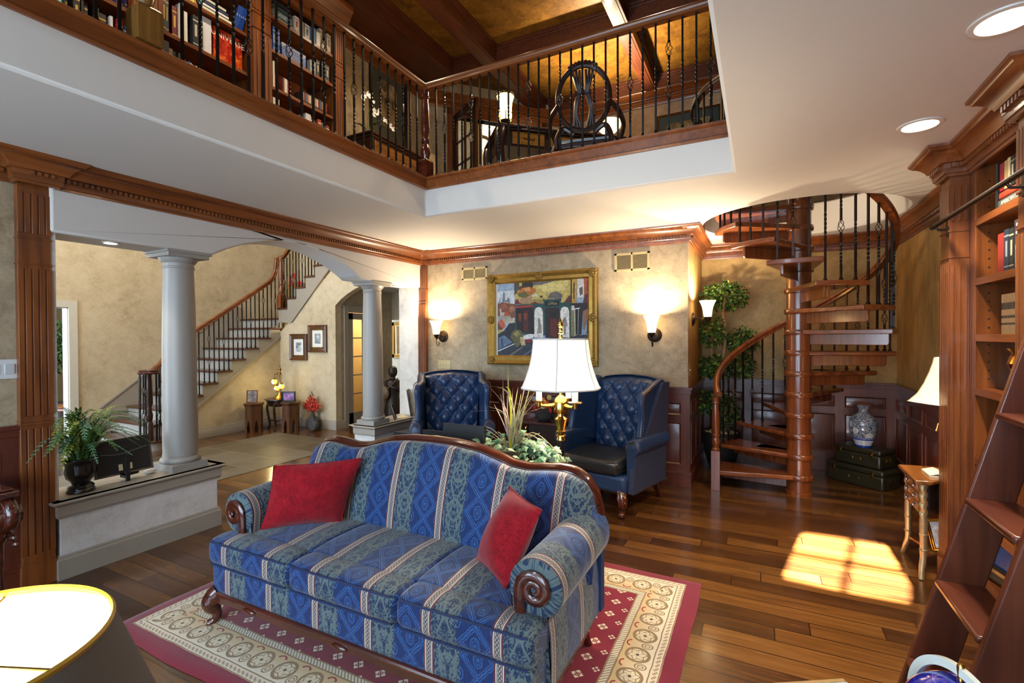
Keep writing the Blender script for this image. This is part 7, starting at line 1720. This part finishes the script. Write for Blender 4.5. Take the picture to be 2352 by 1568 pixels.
for k, (dx, dl) in enumerate(((-.07, .22), (.095, .18), (-.03, .1))):
    b.tube(spline([(0, 0, .42), (dx*.5, -.02*k, .43), (dx, -.04*k, .40)]), .005, 6); b.tube([(dx, -.04*k, .40), (dx, -.04*k, .40-dl+.05)], .003, 5); b.lathe([(.03, .045), (.02, .06), (.008, .075)], (dx, -.04*k, .40-dl-.02), 12); b.lathe([(0, -.085), (.006, -.07), (.02, -.045)], (dx, -.04*k, .40-dl-.0), 12)
b.build('frame', BRASSD, ml)
g = G('lit mosaic glass'); vc = g.t.nodes.new('ShaderNodeTexVoronoi'); g.t.links.new(g.co().k, vc.inputs['Vector']); vc.inputs['Scale'].default_value = 55; hs_ = N(g.t, vc.outputs['Color']); sp3 = g.t.nodes.new('ShaderNodeSeparateColor'); g.t.links.new(hs_.k, sp3.inputs[0]); f_ = N(g.t, sp3.outputs[0])
mc = g.ramp(f_, [(.0, hx('f4c81e')), (.3, hx('ffe060')), (.45, hx('e03020')), (.55, hx('ffffff')), (.7, hx('3a8ae0')), (.8, hx('f0a010')), (.95, hx('40b050'))]); g.t.nodes['Color Ramp'].color_ramp.interpolation = 'CONSTANT'; g.set('Emission Color', mc); MOS = g.done(mc, .2, 0, None, 0, 0); g.set('Emission Strength', 1.5)
for dx, dl, k in ((-.07, .22, 0), (.095, .18, 1), (-.03, .1, 2)):
    b = B(); b.ball((0, 0, 0), (.046, .046, .048), 20); o = b.build('mosaic_globe', MOS, ml); o.location = (dx, -.04*k, .40-dl-.01)
framed('photo_frame', 'sepia couple photo in a slim wood frame on the left carved stool', 'photo frame', frame3((-7.57, 5.12, .485), (.8, .6, 0), (-.07, .09, .99), (.6, -.8, .12)), .17, .21, .014, WSP, .014, 0, print_mat('sepia couple print', ['1c1a1a', '6a5648', 'b09a86'], 14))
framed('photo_frame', 'dark dotted frame with a purple photo on the right carved stool', 'photo frame', frame3((-7.08, 5.41, .495), (.9, .43, 0), (0, 0, 1), (.43, -.9, 0)), .235, .175, .03, BLACK, .016, 0, print_mat('purple evening print', ['2a1a30', '8a4a9a', 'c9a0b0'], 12))
def flask(lab, loc, r, w, rz):
    t = thing('flask_vase', lab, 'vase', loc, rz, 'ribbed round flask vases'); g_ = plain('grey ribbed stoneware', '3e3d3b', .6, var=.2, sc=50)
    b = B(); b.X = Matrix.Translation((0, 0, r)) @ Matrix.Rotation(pi/2, 4, 'X')
    b.lathe([(r*.12, -w), (r*.3, -w*.97), (r*.45, -w*1.02), (r*.6, -w*.9), (r*.72, -w*.95), (r*.85, -w*.75), (r*.97, -w*.4), (r, 0), (r*.97, w*.4), (r*.85, w*.75), (r*.72, w*.95), (r*.6, w*.9), (r*.45, w*1.02), (r*.3, w*.97), (r*.12, w)], n=36); b.build('body', g_, t)
    b = B(); b.lathe([(.022, 2*r-.015), (.018, 2*r+.03), (.018, 2*r+.08), (.026, 2*r+.09), (.02, 2*r+.09)], n=16); b.build('neck', g_, t); return t
flask('larger round ribbed flask vase holding red flowers', (-6.77, 5.78, 0), .115, .055, .25); flask('smaller round ribbed flask vase in front on the hall floor', (-6.62, 5.66, 0), .095, .05, .1)
t = thing('flower_spray', 'red flower spray in the larger flask vase', 'flowers', (-6.77, 5.78, .27)); b = B(); rn = random.Random(9)
for k in range(9):
    a = -1+2*k/8; b.tube(spline([(0, 0, -.05), (a*.08, -.02, .1), (a*.2, -.03, .28-.16*abs(a))]), .003, 5, mi=0)
    for j in range(9):
        f_ = .3+.7*j/9; p = Ve((a*.21*f_, -.03, .02+(.30-.16*abs(a))*f_)); 
        for q in range(3): b.ball(p+Ve((rn.uniform(-.03, .03), rn.uniform(-.03, .03), rn.uniform(-.03, .03))), (.014, .01, .013), 6, 1+(j+q) % 2)
for (x, z) in ((.0, .36), (.02, .33), (-.03, .31), (.16, .28), (.17, .24), (-.19, .12), (-.08, .27)):
    b.ball((x, -.03, z), (.012, .006, .026), 6, 3)
b.build('spray', [flat('4a3a20'), flat('b3221a'), flat('d0442a'), flat('5a5234')], t)
FRM = wood('walnut picture frame', '3a200f', '6a4020', 'z', .3, .3)
for lab, (x0, z0), (w, h) in (('left wedding photo in a walnut frame on the hall wall', (-7.462, 1.165), (.43, .465)), ('right wedding photo in a walnut frame, higher on the hall wall', (-6.99, 1.31), (.44, .47))):
    M = frame3((x0, HY-.003, z0), (1, 0, 0), (0, 0, 1), (0, -1, 0)); tt = framed('picture', lab, 'picture', M, w, h, .075, FRM, .035, .075, print_mat('wedding print', ['2a2a30', '8a929c', 'd8dde0'], 10), flat('e2e0da'))
    b = B(); b.X = M; [b.box(q0, q1) for q0, q1 in (((.07, .07, .008), (w-.07, .09, .022)), ((.07, h-.09, .008), (w-.07, h-.07, .022)), ((.07, .07, .008), (.09, h-.07, .022)), ((w-.09, .07, .008), (w-.07, h-.07, .022)))]; b.build('gilt_slip', BRASSD, tt, world=True)
    b = B(); b.X = M; cx = w/2
    for dx, hh, m_ in ((-.025, .1, 0), (.025, .105, 1)): b.prism([(cx+dx-.022, h*.36), (cx+dx+.022, h*.36), (cx+dx+.014, h*.36+hh*.75), (cx+dx-.014, h*.36+hh*.75)], 'z', .0125, .0135, m_); b.lathe([(0, .0125), (.009, .0128), (.009, .0133), (0, .0136)], (cx+dx, h*.36+hh*.9, 0), 10, 2)
    b.build('couple', [flat('d8d8dc'), flat('1c1e24'), flat('c09a80')], tt, world=True)
# red orchid on the landing stair
t = thing('potted_orchid', 'red orchid in a glass vase on the hall stair', 'plant', (HX+.32, HY+.1, zt_(13))); b = B(); b.lathe([(.04, 0), (.045, .005), (.05, .16), (.046, .16), (.04, .01)], n=20); b.build('glass_vase', plain('smoky glass', '8a9088', .1, 0, .6), t)
b = B(); b.tube(spline([(0, 0, .02), (.0, 0, .2), (-.03, 0, .35), (-.08, -.02, .42), (-.14, -.02, .36)]), .004, 6); b.tube(spline([(0, 0, .02), (.03, 0, .2), (.1, 0, .28)]), .004, 6); b.build('stem', flat('4a5a2a'), t)
b = B(); rn = random.Random(4)
for (x, z) in ((-.14, .36), (-.12, .3), (-.1, .25), (-.16, .22), (-.09, .4), (-.04, .42), (-.02, .37), (.1, .28), (.07, .26), (.12, .24)):
    for k in range(5): a = k*1.257+rn.random(); b.ball((x+.02*cos(a), -.01, z+.02*sin(a)), (.017, .006, .015), 6)
b.build('blossom', flat('b01422'), t)
# ------------------------------------------------------------------ passage: mirror, statue, plant on a stand
mr = thing('mirror', 'gilt-framed mirror on the passage end wall', 'mirror', (-8.0, 9.39, 1.0)); M = frame3((-8.17, 9.395, 1.05), (1, 0, 0), (0, 0, 1), (0, -1, 0))
b = B(); b.X = M; b.box((0, 0, 0), (1.0, .1, .04)); b.box((0, .79, 0), (1.0, .89, .04)); b.box((0, 0, 0), (.1, .89, .04)); b.box((.9, 0, 0), (1.0, .89, .04)); b.build('frame', BRASSD, mr, world=True, bevel=.01)
b = B(); b.X = M; b.box((.09, .09, 0), (.91, .8, .015)); b.build('glass', plain('silvered mirror', 'e8e8e8', .03, 1, var=0), mr, world=True)
sp0 = at(903, 968, z=0); k_ = 1.0
s_t = thing('statue', 'dark figure statue holding a lute in the passage', 'statue', (sp0.x, sp0.y, 0))
STM = plain('dark bronze statue', '2a1d14', .45, .3, var=.3, sc=20)
b = B(); b.lathe([(.17, 0), (.18, .03), (.15, .05), (.14, .1), (.155, .2), (.13, .35), (.115, .48), (.135, .6), (.15, .7), (.12, .77), (.05, .8), (.045, .83), (.075, .87), (.085, .93), (.07, 1.0), (.03, 1.03), (0, 1.035)], n=28, sq=lambda a, z: 1+.05*sin(a*9+z*12)*(z < .55)); b.tube(spline([(-.13, 0, .72), (-.2, -.06, .6), (-.1, -.17, .55), (.02, -.18, .6)]), [.055]*6+[.042]*6+[.032]*7, 8); b.tube(spline([(.13, 0, .72), (.22, -.06, .62), (.15, -.16, .66), (.08, -.18, .7)]), [.055]*6+[.042]*6+[.032]*7, 8); b.build('figure', STM, s_t)
b = B(); b.ball((-.06, -.18, .55), (.13, .05, .14), 16); b.tube([(.03, -.19, .62), (.26, -.17, .82)], .015, 8); b.build('lute', flat('5a4326', .5), s_t)
t = thing('plant_stand', 'dark plant stand behind the statue in the passage', 'stand', (sp0.x+.25, sp0.y+.45, 0)); b = B(); b.lathe([(.2, 0), (.2, .04), (.08, .08), (.06, .5), (.09, .85), (.2, .9), (.22, .94), (0, .95)], n=24); b.build('pedestal', WMAH, t)
t = thing('potted_palm', 'narrow-leaved palm on the dark plant stand in the passage', 'plant', (sp0.x+.25, sp0.y+.45, .95)); b = B(); rn = random.Random(2)
for k in range(46):
    a = rn.uniform(0, 2*pi); r_ = rn.uniform(.2, .45); blade(b, (0, 0, .05), (r_*cos(a), r_*sin(a), rn.uniform(.2, .6)), (0, 0, .12), .012, 0)
b.lathe([(.1, 0), (.12, .1), (0, .1)], n=16, mi=1); b.build('foliage', [leafmat('palm green', '2f4a24', '6a8448'), flat('2a2018')], t, smooth=0)
# ------------------------------------------------------------------ dining room seen through the far doorway
dc = thing('dining_chair', 'carved orange-brown dining chair seen through the far doorway', 'chair', (-10.15, 3.74, 0), radians(-62))
DCW = wood('orange mahogany', '6a2f14', 'a85a2c', 'z', .25, .4)
b = B(); b.tube(spline([(-.24, .22, .45), (-.25, .25, .75), (-.27, .29, 1.02), (-.2, .3, 1.07), (0, .3, 1.05), (.2, .3, 1.07), (.27, .29, 1.02), (.25, .25, .75), (.24, .22, .45)]), .022, 8)
for sx in (-1, 1):
    b.tube(spline([(sx*.03, .24, .48), (sx*.1, .26, .65), (sx*.03, .27, .78), (sx*.12, .28, .9), (sx*.02, .29, 1.03)]), .014, 6); b.tube(spline([(sx*.06, .24, .5), (sx*.0, .26, .7), (sx*.08, .28, .85), (sx*.16, .29, 1.04)]), .012, 6)
b.build('backrest', DCW, dc)
b = B(); b.box((-.26, -.24, .40), (.26, .24, .45)); b.build('seat_frame', DCW, dc, bevel=.012)
b = B(); b.box((-.235, -.22, .45), (.235, .2, .475)); b.build('seat', flat('a8642e'), dc, bevel=.012)
for x in (-.23, .23):
    for y in (-.21, .21): b = B(); b.tube([(x, y, .42), (x, y, .2), (x*1.08, y*1.1, 0)], .022, 8); b.build('leg', DCW, dc)
tp = thing('potted_tree', 'leafy green indoor tree beyond the dining chair', 'tree', (-11.9, 4.35, 0)); b = B(); rn = random.Random(8)
def tb2(c, r, n):
    for k in range(n):
        d = Ve((rn.gauss(0, 1), rn.gauss(0, 1), rn.gauss(0, 1))).normalized(); p = Ve(c)+Ve((d.x*r[0], d.y*r[1], d.z*r[2]))*rn.uniform(.3, 1); e = p+Ve((rn.gauss(0, .09), rn.gauss(0, .09), -.03-rn.random()*.1)); s_ = (e-p).cross(Ve((0, 0, 1))).normalized()*.025; b.add([p, (p+e)/2+s_, e, (p+e)/2-s_], [(0, 1, 2, 3)], mi=rn.choice([0, 0, 1]))
tb2((0, 0, 1.45), (.5, .5, .55), 900); b.build('foliage', [leafmat('indoor tree green', '1c3a18', '456a2e'), leafmat('indoor tree light', '5a7a40', '88a060')], tp, smooth=0)
b = B(); b.lathe([(.16, 0), (.2, .35), (.18, .35)], n=20); b.build('pot', flat('3a2a20'), tp); b = B(); b.tube([(0, 0, .3), (.03, 0, .9), (0, 0, 1.5)], .03, 8); b.build('trunk', flat('4a3424'), tp)
# ------------------------------------------------------------------ light
W = bpy.data.worlds.new('sky'); SC.world = W; W.use_nodes = True; wt = W.node_tree
bg = wt.nodes['Background']; bg.inputs[0].default_value = (.62, .8, 1.0, 1); bg.inputs[1].default_value = 11
def light(kind, name, loc, energy, col=(1, 1, 1), size=.05, rot=None, sx=None, sy=None, portal=False, spot=None, blend=.5):
    l = bpy.data.lights.new(name, kind); l.energy = energy; l.color = col
    if kind in ('POINT', 'SPOT'): l.shadow_soft_size = size
    if kind == 'AREA':
        l.shape = 'RECTANGLE'; l.size = sx; l.size_y = sy
        if portal: l.cycles.is_portal = True
    if spot: l.spot_size = spot; l.spot_blend = blend
    o = bpy.data.objects.new(name, l); COL.objects.link(o); o.location = loc
    if rot is not None: o.rotation_euler = rot
    return o
def aim(o, tgt):
    o.rotation_euler = (Ve(tgt)-o.location).to_track_quat('-Z', 'Y').to_euler()
for k, w in enumerate(WINS):
    light('AREA', 'window_portal', ((w[0]+w[1])/2, NY-.12, (w[2]+w[3])/2), 1, sx=w[1]-w[0], sy=w[3]-w[2], rot=(radians(90), 0, 0), portal=True)
for k, w in enumerate(FW):
    light('AREA', 'hall_portal', ((w[0]+w[1])/2, NY-.12, (w[2]+w[3])/2), 1, sx=w[1]-w[0], sy=w[3]-w[2], rot=(radians(90), 0, 0), portal=True)
light('AREA', 'dining_portal', (-13.25, 2.3, 1.4), 1, sx=1.8, sy=1.4, rot=(radians(90), 0, radians(-90)), portal=True)
WARM = (1, .68, .36); WARM2 = (1, .8, .55)
VS = SC.view_settings; VS.view_transform = 'Standard'; VS.look = 'None'; VS.exposure = 0; VS.gamma = 1
try: VS.use_curve_mapping = False
except Exception: pass
SC.cycles.max_bounces = 7; SC.cycles.diffuse_bounces = 4; SC.cycles.glossy_bounces = 3; SC.cycles.transmission_bounces = 4; SC.cycles.caustics_reflective = False; SC.cycles.caustics_refractive = False
SC.cycles.sample_clamp_indirect = 6
SC.cycles.use_denoising = True
K = 3.0
for k, p in enumerate(SCON): light('POINT', 'sconce_lamp', p, (68, 68, 105)[k], WARM2, .03)
light('POINT', 'floor_lamp_bulb', (LAMP_F.x, LAMP_F.y, 1.42), 60, (1, .86, .66), .05)
light('POINT', 'desk_lamp_bulb', (LAMP_A.x, LAMP_A.y, LAMP_A.z+.45), 40, WARM, .05)
light('SPOT', 'torchiere_bulb', (LAMP_B.x, LAMP_B.y, LAMP_B.z+.1), 420, WARM2, .05, rot=(pi, 0, 0), spot=radians(120), blend=.7)
light('POINT', 'console_lamp_bulb', LAMP_C, 25, (1, .82, .56), .05)
light('POINT', 'near_lamp_bulb', (LAMP_N.x, LAMP_N.y, 1.02), 20, (1, .86, .62), .04)
light('POINT', 'landing_light', (LAND.x, LAND.y, LAND.z-.3), 110, (1, .86, .62), .1)
light('POINT', 'passage_light', (p2.x, 7.9, 2.25), 45, (1, .84, .6), .1)
light('POINT', 'mosaic_lamp_bulb', LAMP_M, 4, (1, .8, .35), .05)
light('POINT', 'cellar_light', (PX-.6, 6.6, 2.2), 60, (1, .8, .5), .1)
for x, y in ((.79, 2.366), (.773, 3.333)): light('SPOT', 'downlight_lamp', (x, y, CZ-.02), 110, (1, .86, .68), .06, rot=(0, 0, 0), spot=radians(120), blend=.6)
light('SPOT', 'header_lamp', (-4.2, 1.75, zf-.02), 14, (1, .86, .68), .03, rot=(0, 0, 0), spot=radians(100), blend=.6)
light('SPOT', 'header_lamp', (-4.17, 4.86, zf2-.02), 14, (1, .86, .68), .03, rot=(0, 0, 0), spot=radians(100), blend=.6)
VS.exposure = .36
light('POINT', 'hall_fill', (-6.6, 3.2, 4.3), 130, (1, .86, .66), .25)  # unseen lamp added to brighten the hall, without any fixture
light('POINT', 'hall_fill', (-6.2, 0.2, 4.3), 100, (1, .88, .7), .25)  # second added hall fill, nearer the front wall, also without a fixture
for x, y in ((-3.7, 1.3), (-3.7, 2.7), (-3.7, 4.4), (-2.6, 5.3), (-.9, 4.6)): light('SPOT', 'loft_fill', (x, y, BZ-.03), 65, WARM2, .06, rot=(0, 0, 0), spot=radians(130), blend=.7)  # spots added under the beams to lighten the dark loft, no fittings there
sun = light('SPOT', 'sunbeam', (0, 0, 0), 14000000, (1, .95, .87), .25, spot=radians(1.0), blend=.15)
S0 = Ve((.55, 4.02, 0)); SD = Ve((.2, 1, -.56)).normalized(); sun.location = S0-SD*60; aim(sun, S0)
